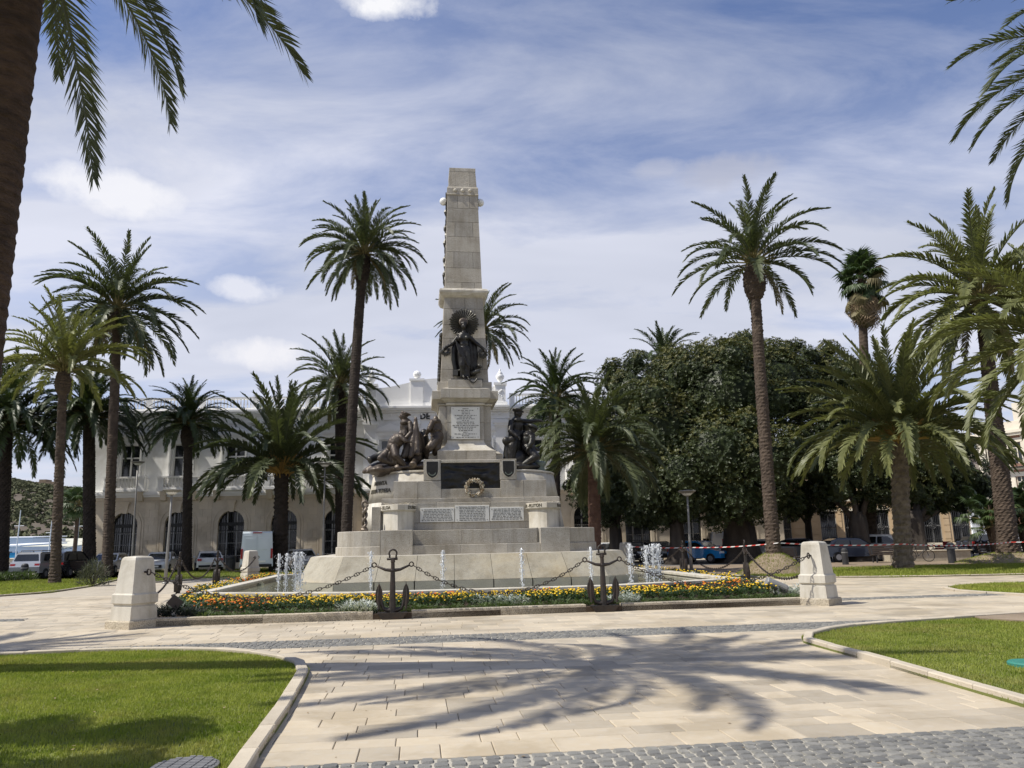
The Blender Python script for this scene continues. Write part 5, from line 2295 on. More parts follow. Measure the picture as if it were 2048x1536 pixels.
def jet(x, y, h, label, n=420, w=.10):
    """column of water breaking into drops; base on the pool"""
    p = jet_base(x)
    t = thing('water_jet', label, 'water jet', p, 0, 'fountain jets')
    mb = MB()
    for k in range(n):
        t_ = random.random() ** .75
        z = h * t_
        falling = random.random() < .7
        rad = abs(random.gauss(0, 1)) * w * (.25 + .75 * t_) * (.55 if not falling else 1.0) if t_ < .97 else random.uniform(0, w * .6)
        if falling:
            rad += w * (.2 + .9 * (1 - t_)) * random.random()
        a = random.uniform(0, 2 * PI)
        c = (rad * math.cos(a), rad * math.sin(a), z)
        r = random.uniform(.006, .014)
        st = random.uniform(1.0, 3.2)
        mb.add([(c[0] + r, c[1], c[2]), (c[0], c[1] + r, c[2]), (c[0] - r, c[1], c[2]), (c[0], c[1] - r, c[2]), (c[0], c[1], c[2] + r * st), (c[0], c[1], c[2] - r * st)],
               [(0, 1, 4), (1, 2, 4), (2, 3, 4), (3, 0, 4), (1, 0, 5), (2, 1, 5), (3, 2, 5), (0, 3, 5)])
    kind(mb.build('drops', 'spray', t), 'stuff')
    mb = MB()
    mb.smooth = True
    for q in range(3):
        pts, rr = [], []
        ph = random.uniform(0, 6)
        for k in range(22):
            t_ = k / 21
            pts.append((w * .3 * math.sin(ph + 7 * t_) * t_, w * .3 * math.cos(ph * 1.3 + 6 * t_) * t_, h * (t_ * (1 - .12 * q))))
            rr.append(.007 + .012 * t_ * abs(math.sin(ph + 13 * t_)) + (.010 if t_ > .9 else 0))
        mb.tube(pts, rr, 6)
    mb.build('column', 'spray', t)


for x, y, yt, lab, w in ((741, 1182, 1103, 'thin water jet just left of the left front anchor', .07),
                         (886, 1174, 1101, 'water jet right of the left front anchor', .09),
                         (1045, 1170, 1096, 'water jet in the middle front of the pool', .08),
                         (1184, 1166, 1094, 'water jet beside the right front anchor', .08),
                         (556, 1174, 1108, 'leftmost water jet in the pool corner', .09),
                         (571, 1172, 1107, 'water jet next to the leftmost one', .10),
                         (590, 1174, 1104, 'broad splashing jet at left edge of sloping base', .16),
                         (600, 1172, 1104, 'splashing water jet touching the left sloping base', .15),
                         (1263, 1150, 1088, 'small water jet right behind the sloping base corner', .12),
                         (1296, 1158, 1091, 'bright water jet right of the sloping base', .13),
                         (1309, 1154, 1088, 'broad splashing jet right of the sloping base', .2),
                         (1320, 1150, 1088, 'rightmost splashing water jet', .16)):
    p = jet_base(x)
    h = (at(x, yt, p.y).z - .24)
    jet(x, y, h, lab, 420 if w > .1 else 260, w * .72)

# ================================================================ palms
random.seed(101)
BINS = [86, 72, 58, 43, 28, 10, -12, -36]
DROOP = {'date': [34, 55, 72, 82, 84, 76, 62, 44], 'canary': [45, 75, 95, 105, 100, 88, 68, 46], 'stiff': [26, 46, 66, 82, 88, 80, 60, 40]}


def frond_mesh(style, b, seed, nl=62, hi=False, leafmat_='frond_date', pet='petiole'):
    """unit-length frond: rachis arc in the XZ plane with two ranks of leaflets"""
    rs = random.Random(seed * 97 + b * 13 + len(style))
    th0 = R_(BINS[b] + rs.uniform(-5, 5))
    dr = R_(DROOP[style][b] * rs.uniform(.85, 1.15))
    N = 18
    pts, tans = [Vector((0, 0, 0))], []
    sway = rs.uniform(-.12, .12)
    for k in range(N):
        s = (k + .5) / N
        a = th0 - dr * s ** 1.45
        tg = Vector((math.cos(a), sway * s * s, math.sin(a))).normalized()
        tans.append(tg)
        pts.append(pts[-1] + tg / N)
    tans.append(tans[-1])
    mb = MB()
    rr = [.011 * (1 - .9 * (k / N) ** .6) + .0014 for k in range(N + 1)]
    rr[0] = .018
    mb.cur = 1
    mb.tube(pts[:5], rr[:5], 5)
    mb.cur = 0
    mb.tube(pts[4:], rr[4:], 4)
    s0 = .13 if style != 'canary' else .08
    ll = {'date': .135, 'canary': .125, 'stiff': .118}[style]
    wd = (.0076 if not hi else .0054) * (62 / nl) ** .5
    for side in (-1, 1):
        for i in range(nl):
            s = s0 + (1 - s0) * (i + rs.uniform(0, .8)) / nl
            x = s * N
            k = min(int(x), N - 1)
            p = pts[k].lerp(pts[k + 1], x - k)
            T = tans[k].lerp(tans[min(k + 1, N)], x - k).normalized()
            B = Vector((0, side, 0))
            B = (B - T * B.dot(T)).normalized()
            Nn = T.cross(B) * side if True else None
            if Nn.z < 0:
                Nn = -Nn
            fwd = R_(62 - 34 * s + rs.uniform(-9, 9))
            va = R_((34 if style != 'canary' else 22) + rs.uniform(-18, 18))
            d = (T * math.cos(fwd) + (B * math.cos(va) + Nn * math.sin(va)) * math.sin(fwd)).normalized()
            prof = (min(1, (s - s0) / .16 + .35)) * (1 - .62 * max(0, (s - .55) / .45) ** 1.5)
            L = ll * prof * rs.uniform(.85, 1.12)
            g = Vector((0, 0, -1)) * L * rs.uniform(.10, .32)
            mid = p + d * L * .5 + g * .18
            tip = p + d * L * .97 + g
            wv = T.cross(d).cross(d)
            if wv.length < 1e-4:
                wv = T
            wv = wv.normalized() * wd
            mb.add([p - wv * .55, p + wv * .55, mid + wv, mid - wv, tip], [(0, 1, 2, 3), (3, 2, 4)])
    return mb.mesh('frond', [leafmat_, pet])


FROND = {}


def fronds(style, leafm, pet='petiole', hi=False):
    key = (style, leafm, pet, hi)
    if key not in FROND:
        FROND[key] = [[frond_mesh(style, b, s + (40 if hi else 0), 104 if hi else (72 if style == 'canary' else 62), hi, leafm, pet) for s in range(2 if not hi else 3)] for b in range(8)]
    return FROND[key]


def trunk_mb(base, top, r0, r1, bulb=None, bend=(0, 0, 0), scale_h=.16, rough=.10, n=18, flare=1.35, bands=False):
    base, top = Vector(base), Vector(top)
    L = (top - base).length
    nr = max(20, int(L / (scale_h * .5)))
    ctrl = (base + top) / 2 + Vector(bend)
    mb = MB()
    rings = []
    per = max(8, int(2 * PI * r0 / (scale_h * 1.5)))
    n = max(n, per * 2)
    for k in range(nr + 1):
        t_ = k / nr
        c = base * (1 - t_) ** 2 + ctrl * 2 * t_ * (1 - t_) + top * t_ ** 2
        z = t_ * L
        r = r0 + (r1 - r0) * t_
        r *= 1 + (flare - 1) * math.exp(-z / .5)
        if bulb:
            bl, br = bulb
            d = (L - z)
            if d < bl * 1.3:
                q = d / bl
                r = max(r, r + (br - r) * max(0, math.sin(min(1, max(0, (1.3 - q) / 1.3)) * PI) ** .55))
        ring = []
        for i in range(n):
            a = 2 * PI * i / n
            row = k / 2
            ph = (i / n * per + .5 * (int(row) % 2)) % 1.0
            sc = (1 - 2 * abs(ph - .5)) * (1 if k % 2 else .25)
            nz = noise.noise(Vector((math.cos(a) * 1.7, math.sin(a) * 1.7, z * 1.3 + r0 * 50)))
            rr = r * (1 + rough * (sc - .4) * (1 + .7 * nz) + random.uniform(-.35, .35) * rough + .05 * nz)
            if bands:
                rr = r * (1 + rough * .5 * math.sin(k * 1.9 + math.sin(i * .7)) + random.uniform(-.3, .3) * rough)
            ring.append((c.x + rr * math.cos(a), c.y + rr * math.sin(a), c.z + (random.uniform(-.2, .2) * scale_h * .5 if 0 < k < nr else 0)))
        rings.append(ring)
    mb.rings(rings)
    return mb


def palm(label, xb, D, xt, yt, L, r0, r1, style='date', leafm='frond_date', nfr=44, pet='petiole', bark='bark_date', bulb=None, yb=1130, bend=(0, 0, 0),
         hi=False, z0=0.0, D2=None, group='palms of the square', lo=-1.0, boots=True, base=None, top=None, name='palm_tree', rough=.10, seed=0, scale_h=.16, bands=False, elev_min=0, elev_pow=.8, bmax=None):
    base = Vector(base) if base is not None else Vector((at(xb, yb, D).x, D, z0))
    top = Vector(top) if top is not None else at(xt, yt, D2 or D)
    t = thing(name, label, 'palm tree', base, 0, group)
    if not hi:
        r0, r1 = r0 * .84, r1 * .84
        bulb = (bulb[0], bulb[1] * .86) if bulb else None
    trunk_mb((0, 0, -.15), top - base, r0, r1, bulb, bend, rough=rough, scale_h=scale_h, bands=bands).build('trunk', bark, t)
    rs = random.Random(seed * 7 + int(xb) + 3)
    FM = fronds(style, leafm, pet, hi)
    rel = top - base
    nfr = int(nfr * (1.45 if not hi else 1.25))
    if boots:
        mb = MB()
        for k in range(26):
            a = k * 2.39996
            h = -.35 + .55 * (k / 26)
            rr = r1 * (1.05 if bulb is None else 1.1) * (1 - .35 * (k / 26))
            p = rel + Vector((math.cos(a) * rr * .8, math.sin(a) * rr * .8, h * (.6 + r1)))
            d = Vector((math.cos(a) * .55, math.sin(a) * .55, .85)).normalized() * (.32 + r1 * .5)
            mb.tube([p, p + d * .5, p + d], [.05, .04, .02], 5)
        mb.build('leaf_bases', pet, t)
    az0 = rs.uniform(0, 6)
    for k in range(nfr):
        u = (k + .5) / nfr
        e = 1 - u ** elev_pow * (1 + 0)           # 1 = upright, 0 = hanging
        bm = bmax if bmax is not None else {'date': 7, 'canary': 6, 'stiff': 5}[style]
        b = min(bm, max(elev_min, int((1 - e) * (bm + 1) + rs.uniform(-.35, .35))))
        a = az0 + k * 2.39996 + rs.uniform(-.25, .25)
        sc = L * rs.uniform(.86, 1.10) * (.92 if b < 1 else 1.0) * (.9 if b == 7 else 1)
        rad = r1 * .55 * min(1, .3 + u)
        put('frond', rs.choice(FM[b]), t, rel + Vector((math.cos(a) * rad, math.sin(a) * rad, .25 * (1 - u) + .02)), (rs.uniform(-.12, .12), 0, a), sc)
    if style == 'date' and not hi:                    # a few dead fronds hang below the crown
        FD = fronds('date', 'frond_dry', pet)
        for k in range(rs.randint(2, 5)):
            a = rs.uniform(0, 6.28)
            put('dead_frond', rs.choice(FD[7]), t, rel + Vector((math.cos(a) * r1 * .6, math.sin(a) * r1 * .6, -.1)), (rs.uniform(-.3, .3), R_(rs.uniform(8, 24)), a), L * rs.uniform(.6, .85))
    return t


palm('tall date palm with dark crown on the left, its stubby collar under the fronds', 214, 51, 236, 622, 5.6, .40, .34, 'date', 'frond_date', 46, bulb=(1.3, .60), yb=1150, seed=1)
palm('yellow-green date palm leaning over the left lawn', 110, 40, 127, 742, 4.2, .30, .24, 'stiff', 'frond_pale', 40, bulb=(1.0, .46), yb=1165, bark='bark_date', rough=.16, seed=2)
palm('dense dark palm at the far left edge', 2, 54, 12, 850, 5.6, .55, .5, 'canary', 'frond_canary', 62, yb=1150, bark='bark_canary', seed=3)
palm('thick dark trunked canary palm at the white building corner', 180, 55, 178, 838, 4.7, .50, .46, 'canary', 'frond_canary', 76, yb=1140, bark='bark_canary', seed=4)
palm('round crowned canary palm in front of the second balcony', 374, 56, 377, 850, 3.7, .42, .35, 'canary', 'frond_canary', 60, yb=1130, bark='bark_canary', bulb=(1.3, .62), seed=5)
palm('broad low date palm with orange leaf bases beside the van', 561, 53, 563, 948, 6.9, .56, .54, 'stiff', 'frond_date', 62, pet='petiole_orange', yb=1140, bark='bark_canary', rough=.2, scale_h=.3, seed=6)
palm('palm with flopping fronds behind the tall slender one', 682, 57, 681, 772, 4.3, .46, .48, 'date', 'frond_date', 40, yb=1110, bark='bark_canary', seed=7)
palm('tall slender palm with a full round crown left of the obelisk', 690, 45, 728, 510, 3.9, .38, .33, 'date', 'frond_date', 52, yb=1130, bark='bark_canary', bulb=(1.4, .52), bend=(-.25, 0, 0), seed=8)
palm('palm half hidden behind the obelisk', 968, 50, 966, 662, 3.5, .30, .30, 'date', 'frond_date', 36, yb=1120, bark='bark_canary', seed=9)
palm('palm with dark drooping crown between obelisk and fig trees', 1112, 56, 1112, 800, 4.0, .36, .36, 'date', 'frond_canary', 46, yb=1120, bark='bark_canary', seed=10)
palm('short lit palm with reddish trunk behind the right bronze group', 1190, 39, 1187, 905, 4.2, .37, .36, 'canary', 'frond_date', 54, yb=1130, bark='bark_red', seed=11)
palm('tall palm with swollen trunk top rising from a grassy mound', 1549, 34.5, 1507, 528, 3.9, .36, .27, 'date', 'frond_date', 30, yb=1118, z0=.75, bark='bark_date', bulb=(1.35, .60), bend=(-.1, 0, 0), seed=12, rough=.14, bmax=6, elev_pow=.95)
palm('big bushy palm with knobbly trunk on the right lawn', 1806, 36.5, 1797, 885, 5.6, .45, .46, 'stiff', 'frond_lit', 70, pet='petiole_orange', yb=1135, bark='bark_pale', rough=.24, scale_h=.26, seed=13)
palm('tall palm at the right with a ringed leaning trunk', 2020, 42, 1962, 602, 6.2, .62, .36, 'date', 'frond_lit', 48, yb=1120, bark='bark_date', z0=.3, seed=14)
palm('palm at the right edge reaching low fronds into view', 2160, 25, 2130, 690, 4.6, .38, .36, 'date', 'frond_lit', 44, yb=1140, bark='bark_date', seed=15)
palm('near palm beyond the right edge, frond tips at the upper right', 2390, 13.5, 2290, 120, 3.6, .34, .30, 'date', 'frond_date', 46, yb=1260, hi=True, bark='bark_date', seed=16)
palm('palm crown poking up behind the fig trees', 1335, 66, 1328, 735, 4.2, .4, .4, 'canary', 'frond_canary', 40, yb=1110, bark='bark_canary', seed=17, elev_pow=1.2)
# the nearest palm, on the left; its trunk leans towards the path
palm('nearest palm with thick ringed trunk at the left edge', -40, 10.6, 40, -250, 4.0, .37, .35, 'date', 'frond_date', 30, hi=True, bark='bark_near', base=(-8.02, 11.2, 0.0), top=(-6.38, 8.75, 10.4), seed=21,
     rough=.05, scale_h=.12, bands=True, bend=(-.15, .15, 0))
palm('palm beyond the left edge whose shadow streaks the paving', -700, 11, -600, -300, 3.3, .36, .30, 'date', 'frond_date', 30, bark='bark_date', base=(-18.8, 11.2, 0.0), top=(-18.6, 11.2, 11.5), seed=19)

# ---- grassy mounds under two palms
def mound(c, r, h, label, mt='lawn_soil'):
    mb = MB()
    mb.smooth = True
    rs = []
    for k in range(10):
        t_ = k / 9
        rr = r * (1 - t_)
        rs.append([(c.x + (rr + .02) * math.cos(a) * (1 + .06 * math.sin(3 * a)), c.y + (rr + .02) * math.sin(a), .0 + h * (math.sin(t_ * PI / 2) ** 1.3)) for a in np.linspace(0, 2 * PI, 25)[:-1]])
    mb.rings(rs)
    o = kind(mb.build('earth_mound', mt), 'structure')
    V, I = [], []
    for k in range(5200):
        t_ = random.random() ** .5
        a = random.uniform(0, 2 * PI)
        rr = r * t_
        z = h * (math.sin((1 - t_) * PI / 2) ** 1.3)
        leaf_tri(V, I, Vector((c.x + rr * math.cos(a) * (1 + .06 * math.sin(3 * a)), c.y + rr * math.sin(a), z - .01)), Vector((random.uniform(-.04, .04), random.uniform(-.04, .04), random.uniform(.05, .11))), .012)
    g = put('grass', raw_mesh('grass', V, I, 3, 'grass'), o)
    kind(g, 'stuff', 'grass on the mound')


mound(gx(1549, 1118, 34.5), 1.6, .95, 'm', 'earth')
mound(gx(2020, 1120, 42.0), 2.6, .55, 'm', 'earth')

# ---- fan palms
def fan_mesh(seed, leafm, droop, n=26, sw=.030):
    rs = random.Random(seed)
    mb = MB()
    mb.cur = 1
    mb.tube([(0, 0, 0), (.3, 0, .02), (.55, 0, -.02)], [.02, .014, .012], 5)
    mb.cur = 0
    c = Vector((.55, 0, -.02))
    for k in range(n):
        a = R_(-140 + 280 * k / (n - 1))
        L = .50 * (1 - .25 * abs(a) / 2.4) * rs.uniform(.9, 1.08)
        d = Vector((math.cos(a), math.sin(a), 0))
        s = Vector((-d.y, d.x, 0)) * sw * rs.uniform(.7, 1.2)
        m1 = c + d * L * .55 + Vector((0, 0, -.02 * droop))
        tip = c + d * L * (1 - .12 * droop) + Vector((0, 0, -.30 * droop * rs.uniform(.6, 1.2) * L / .5))
        up_ = Vector((0, 0, .014))
        mb.add([c, m1 - s, m1 + s, tip, m1 + up_], [(0, 1, 4), (0, 4, 2), (1, 3, 4), (4, 3, 2)])
    return mb.mesh('fan_leaf', [leafm, 'petiole'])


FG = [fan_mesh(s, 'fan_leaf', .9) for s in range(3)]
FDRY = [fan_mesh(s + 5, 'frond_dry', 1.4) for s in range(2)]
FDEAD = [fan_mesh(s + 9, 'deadleaf', 1.9, 15, .017) for s in range(4)]
base = Vector((at(1745, 1120, 52).x, 52, 0))
top = at(1722, 560, 52)
wa = thing('fan_palm', 'tall fan palm with a hanging skirt of dead brown leaves', 'palm tree', base, 0, 'palms of the square')
trunk_mb((0, 0, -.1), top - base, .40, .26, rough=.05, bands=True).build('trunk', 'bark_date', wa)
rs = random.Random(4)
for k in range(64):
    u = k / 64
    a = k * 2.39996
    el = 84 - 132 * u + rs.uniform(-10, 10)
    put('fan_leaf', rs.choice(FG if rs.random() > .75 * u - .25 else FDRY), wa, (top - base) + Vector((0, 0, .55 - .9 * u)), (rs.uniform(-.3, .3), -R_(el), a), rs.uniform(1.5, 2.1))
for k in range(84):
    u = k / 84
    a = k * 2.39996 + rs.uniform(-.3, .3)
    put('dead_fan_leaf', rs.choice(FDEAD if rs.random() < .75 else FDRY), wa, (top - base) + Vector((.25 * math.cos(a), .25 * math.sin(a), -.5 - 1.3 * u)), (rs.uniform(-.4, .4), R_(48 + 30 * u + rs.uniform(-14, 12)), a), rs.uniform(1.3, 2.3))
for i, (x, y, D, s, lab) in enumerate(((1990, 1010, 47, 2.6, 'low fan palm clump right of the yellow building'), (2052, 1000, 48, 2.8, 'fan palm clump at the right edge'))):
    c = gx(x, 1090, D)
    t = thing('fan_palm', lab, 'palm tree', c, 0, 'palms of the square')
    mb = MB()
    H = at(x, y, D).z
    for q in range(3):
        a = q * 2.1
        mb.tube([(0, 0, 0), (.3 * math.cos(a), .3 * math.sin(a), H * .6), (.6 * math.cos(a), .6 * math.sin(a), H)], [.16, .13, .11], 8)
    mb.build('stems', 'bark_date', t)
    for k in range(60):
        a = k * 2.39996
        q = (k % 3) * 2.1
        put('fan_leaf', rs.choice(FG), t, (.6 * math.cos(q), .6 * math.sin(q), H * rs.uniform(.55, 1.0)), (0, -R_(rs.uniform(-25, 75)), a), s * rs.uniform(.45, .65))
c = gx(148, 1115, 90)
t = thing('fan_palm', 'small distant fan palm before the hill left of the white building', 'palm tree', c, 0, 'palms of the square')
H = at(152, 1010, 90).z
mb = MB()
mb.tube([(0, 0, 0), (0, 0, H)], [.25, .2], 8)
mb.build('trunk', 'bark_date', t)
for k in range(26):
    put('fan_leaf', rs.choice(FG), t, (0, 0, H), (0, -R_(80 - 130 * k / 26), k * 2.39996), 2.6)

# ================================================================ fig trees
random.seed(55)


def ficus(label, xb, yb, D, tr, clumps, dens=1.0, limbs=True):
    base = gx(xb, yb, D)
    t = thing('fig_tree', label, 'tree', base, 0, 'great fig trees behind the monument')
    cl = []
    for x, y, Dc, rpx in clumps:
        p = at(x, y, Dc)
        cl.append((p - base, rpx * Dc / F_PX * .93))
    # trunk with root flare, limbs running to the clumps
    mb = MB()
    mb.smooth = True
    fork = Vector((0, 0, 2.2))
    rings = []
    for z, k in ((-.1, 1.9), (.25, 1.5), (.7, 1.2), (1.4, 1.0), (2.2, .95), (3.0, .75)):
        rings.append([(tr * k * (1 + .16 * math.sin(5 * a + z)) * math.cos(a), tr * k * (1 + .16 * math.sin(5 * a + z)) * math.sin(a), z) for a in np.linspace(0, 2 * PI, 21)[:-1]])
    mb.rings(rings)
    for c, r in cl[::1 if len(cl) < 8 else 2]:
        m_ = fork.lerp(c, .5) + Vector((random.uniform(-.4, .4), random.uniform(-.4, .4), .3))
        mb.tube([fork, m_, c], [tr * .42, tr * .28, tr * .10], 7)
    mb.build('trunk', 'bark_ficus', t)
    # leaves: rosettes on and in the clumps
    VV, LI_, MI = [], [], []
    occ = MB()
    sat = []
    for c, r in cl:                                   # smaller boughs breaking the outline
        for q in range(4):
            d = Vector((random.gauss(0, 1), random.gauss(-.3, .8), random.gauss(.25, 1))).normalized()
            sat.append((c + d * r * random.uniform(.72, 1.02), r * random.uniform(.24, .42)))
    cl = cl + [x for x in sat if x[0].z > 2.6]
    cent = np.array([c[:] for c, r in cl])
    rad = np.array([r for c, r in cl])
    total = 0
    for ci, (c, r) in enumerate(cl):
        # opaque leaf-coloured hull added to block light through the crown
        b0 = len(occ.v)
        occ.sphere((0, 0, 0), (r * .66, r * .66, r * .62), 10, 7)
        for i in range(b0, len(occ.v)):
            p = Vector(occ.v[i])
            k = 1 + .22 * noise.noise(p * (1.4 / r) + c * .7)
            occ.v[i] = tuple(p * k + c)
        n = int(235 * dens * r * r) + 60
        for _ in range(n):
            d = Vector((random.gauss(0, 1), random.gauss(0, 1), random.gauss(0, 1) + .15)).normalized()
            if d.y > .55:
                continue
            lump = 1 + .20 * noise.noise(d * 2.1 + c) + .12 * noise.noise(d * 5.3 + c)
            p = c + d * r * lump * random.uniform(.80, 1.05)
            dd = np.linalg.norm(cent - np.array(p[:]), axis=1) / rad
            dd[ci] = 9
            if dd.min() < .72:
                continue
            total += 1
            ax = (d + Vector((0, 0, .5)) + Vector((random.gauss(0, .3), random.gauss(0, .3), random.gauss(0, .3)))).normalized()
            e1 = ax.cross(Vector((.3, .8, .1))).normalized()
            e2 = ax.cross(e1)
            mi = 1 if (d.z + .6 * noise.noise(c * .6 + d * 1.6) > .45 and random.random() < .7) else 0  # rosettes facing up take the paler leaf so the domes look sunlit
            nl = 6
            a0 = random.uniform(0, 6)
            for q in range(nl):
                a = a0 + 2 * PI * q / nl + random.uniform(-.3, .3)
                o_ = (e1 * math.cos(a) + e2 * math.sin(a))
                ld = (o_ * .85 + ax * random.uniform(.1, .8)).normalized()
                L = random.uniform(.12, .22)
                w = ld.cross(ax).normalized() * L * .22
                q0 = p + ld * L * .08
                k = len(VV)
                VV += [tuple(q0), tuple(q0 + ld * L * .5 + w), tuple(q0 + ld * L), tuple(q0 + ld * L * .5 - w)]
                LI_ += [k, k + 1, k + 2, k + 3]
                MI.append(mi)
    occ.build('crown_occluder', 'ficus_leaf', t)
    put('crown', raw_mesh('crown', VV, LI_, 4, ['ficus_leaf', 'ficus_sunlit'], MI), t)
    return total


tot = 0
tot += ficus('huge dark fig tree with massive forked trunk, largest of the grove', 1482, 1108, 52, 1.0,
             [(1450, 800, 53, 125), (1375, 770, 54, 85), (1280, 800, 55, 85), (1235, 765, 56, 48), (1540, 770, 54, 95), (1600, 800, 55, 75), (1485, 725, 55, 62), (1430, 715, 55, 45), (1545, 715, 56, 42),
              (1585, 735, 56, 48), (1330, 865, 52, 95), (1440, 910, 50, 100), (1530, 930, 49, 85), (1370, 950, 50, 75), (1300, 920, 52, 70), (1470, 995, 49, 52), (1400, 1000, 50, 42), (1560, 1000, 50, 45),
              (1345, 725, 56, 40), (1660, 745, 57, 58), (1630, 800, 56, 60), (1520, 1010, 49, 40), (1430, 1035, 50, 28), (1350, 1020, 51, 32)])
tot += ficus('wide dark fig tree behind the knobbly palm', 1722, 1100, 49, .55,
             [(1690, 870, 51, 95), (1640, 935, 50, 66), (1735, 935, 49, 75), (1800, 900, 52, 90), (1680, 975, 49, 44), (1760, 985, 49, 40), (1645, 990, 50, 30), (1600, 900, 52, 70), (1700, 790, 55, 70), (1730, 765, 57, 50), (1780, 810, 55, 62), (1840, 860, 54, 55)])
tot += ficus('fig tree with rounded outline at the right end of the grove', 1836, 1098, 48, .5,
             [(1860, 930, 50, 85), (1910, 950, 50, 68), (1945, 985, 50, 42), (1830, 985, 49, 42), (1890, 990, 49, 36), (1925, 1000, 50, 26), (1800, 965, 50, 55)])
tot += ficus('fig tree standing behind the right fountain jets', 1356, 1108, 51, .45,
             [(1300, 985, 51, 58), (1260, 945, 53, 60), (1350, 970, 51, 55), (1320, 1035, 51, 28), (1280, 1030, 52, 30)])
tot += ficus('fig tree right behind the stepped base', 1232, 1105, 55, .42,
             [(1225, 880, 56, 75), (1205, 950, 55, 60), (1235, 1000, 54, 52), (1200, 1020, 55, 38), (1170, 980, 56, 42)])
tot += ficus('slim fig tree before the yellow building', 1621, 1100, 54, .22,
             [(1615, 985, 54, 42), (1590, 1010, 54, 24), (1645, 1010, 54, 22), (1610, 1022, 54, 16)], 1.2)
print('rosettes', tot)

# leafy tree beyond the left edge, throwing its shadow on the lawn
base = Vector((-7.0, 5.95, 0))
t = thing('street_tree', 'small leafy tree beyond the left edge shading the near lawn', 'tree', base)
mb = MB()
mb.tube([(0, 0, -.1), (.05, 0, 1.5), (0, .05, 3.4)], [.13, .10, .08], 9)
for k in range(9):
    a = k * 2.4
    mb.tube([(0, 0, 2.2 + .12 * k), (.5 * math.cos(a), .5 * math.sin(a), 3.3 + .1 * k), (1.0 * math.cos(a), 1.0 * math.sin(a), 3.9 + .1 * k)], [.05, .035, .015], 6)
mb.build('trunk', 'bark_ficus', t)
VV, LI_ = [], []
tips = []
for k in range(17):
    d = Vector((random.gauss(0, 1), random.gauss(0, 1), random.gauss(0, .8))).normalized()
    tips.append(Vector((d.x * 1.25, d.y * 1.0, 4.3 + d.z * .85)) * 1.0)
for k in range(7000):
    c_ = random.choice(tips)
    d = Vector((random.gauss(0, 1), random.gauss(0, 1), random.gauss(0, 1))).normalized() * (.40 * random.random() ** .5)
    p = c_ + d
    ld = Vector((random.gauss(0, 1), random.gauss(0, 1), random.gauss(0, .6))).normalized() * random.uniform(.09, .15)
    w = ld.cross(Vector((.2, .3, 1))).normalized() * .035
    q = len(VV)
    VV += [tuple(p), tuple(p + ld * .5 + w), tuple(p + ld), tuple(p + ld * .5 - w)]
    LI_ += [q, q + 1, q + 2, q + 3]
put('crown', raw_mesh('crown', VV, LI_, 4, 'ficus_leaf'), t)

# ---- small shrubs on the left lawn
def shrub(x, y, r, h, label, matname='shrub_leaf', n=700):
    c = gp(x, y)
    t = thing('shrub', label, 'shrub', c, 0, 'shrubs by the left lawn')
    V, I = [], []
    for k in range(n):
        d = Vector((random.gauss(0, 1), random.gauss(0, 1), abs(random.gauss(0, 1)))).normalized()
        p = Vector((d.x * r, d.y * r, d.z * h)) * random.uniform(.55, 1.0)
        leaf_tri(V, I, p, (d + Vector((random.gauss(0, .4), random.gauss(0, .4), .5))).normalized() * random.uniform(.12, .25), .022)
    put('foliage', raw_mesh('foliage', V, I, 3, matname), t)
    mb = MB()
    for k in range(7):
        a = k * .9
        mb.tube([(0, 0, 0), (r * .5 * math.cos(a), r * .5 * math.sin(a), h * .7)], [.03, .012], 5)
    mb.build('stems', 'bark_ficus', t)


shrub(185, 1172, .75, 1.25, 'rounded grey shrub on the left lawn edge', n=1100)
shrub(212, 1150, .5, .9, 'small grey shrub behind the rounded one', n=500)
for i, x in enumerate((-10, 12, 34, 56)):
    shrub(x, 1166 - i * 1.5, .55, .55, ['dark strappy plant at far left edge', 'second strappy plant from the left edge', 'third strappy plant from the left edge', 'fourth strappy plant from the left edge, by the bollard'][i], 'border_leaf', 420)
shrub(152, 1148, .6, .6, 'low green plant under the bench', 'border_leaf', 420)
shrub(340, 1141, .6, .5, 'low green plant in front of the parked cars', 'border_leaf', 300)
shrub(1850, 1106, 1.4, 1.1, 'clipped dark shrub in the planter by the bicycles', 'ficus_leaf', 900)

# ================================================================ buildings
random.seed(77)


def wall_arch(mb, x0, x1, z0, z1, ax, aw, az_spring, y0, y1, n=12):
    """wall slab x0..x1, z0..z1 (front y0, back y1) with an arched opening from z0 centred on ax"""
    r = aw / 2
    mb.box(x0, ax - r, y0, y1, z0, z1)
    mb.box(ax + r, x1, y0, y1, z0, z1)
    arc = [(ax - r * math.cos(PI * k / n), az_spring + r * math.sin(PI * k / n)) for k in range(n + 1)]
    for k in range(n):
        (xa, za), (xb, zb) = arc[k], arc[k + 1]
        mb.add([(xa, y0, za), (xb, y0, zb), (xb, y0, z1), (xa, y0, z1), (xa, y1, za), (xb, y1, zb), (xb, y1, z1), (xa, y1, z1)],
               [(0, 1, 2, 3), (5, 4, 7, 6), (1, 0, 4, 5), (3, 2, 6, 7)])


def wall_rect(mb, x0, x1, z0, z1, wx0, wx1, wz0, wz1, y0, y1):
    mb.box(x0, wx0, y0, y1, z0, z1)
    mb.box(wx1, x1, y0, y1, z0, z1)
    mb.box(wx0, wx1, y0, y1, z0, wz0)
    mb.box(wx0, wx1, y0, y1, wz1, z1)


BAL = [(.055, 0), (.055, .05), (.035, .08), (.075, .22), (.05, .42), (.03, .55), (.05, .60), (.05, .66)]


def balustrade(mb, x0, x1, y, z0, h, pitch=.24, n=6):
    k = h / .66
    m_ = max(1, round((x1 - x0) / pitch))
    for i in range(m_):
        mb.lathe([(r, z * k) for r, z in BAL], n, (x0 + (i + .5) * (x1 - x0) / m_, y, z0))


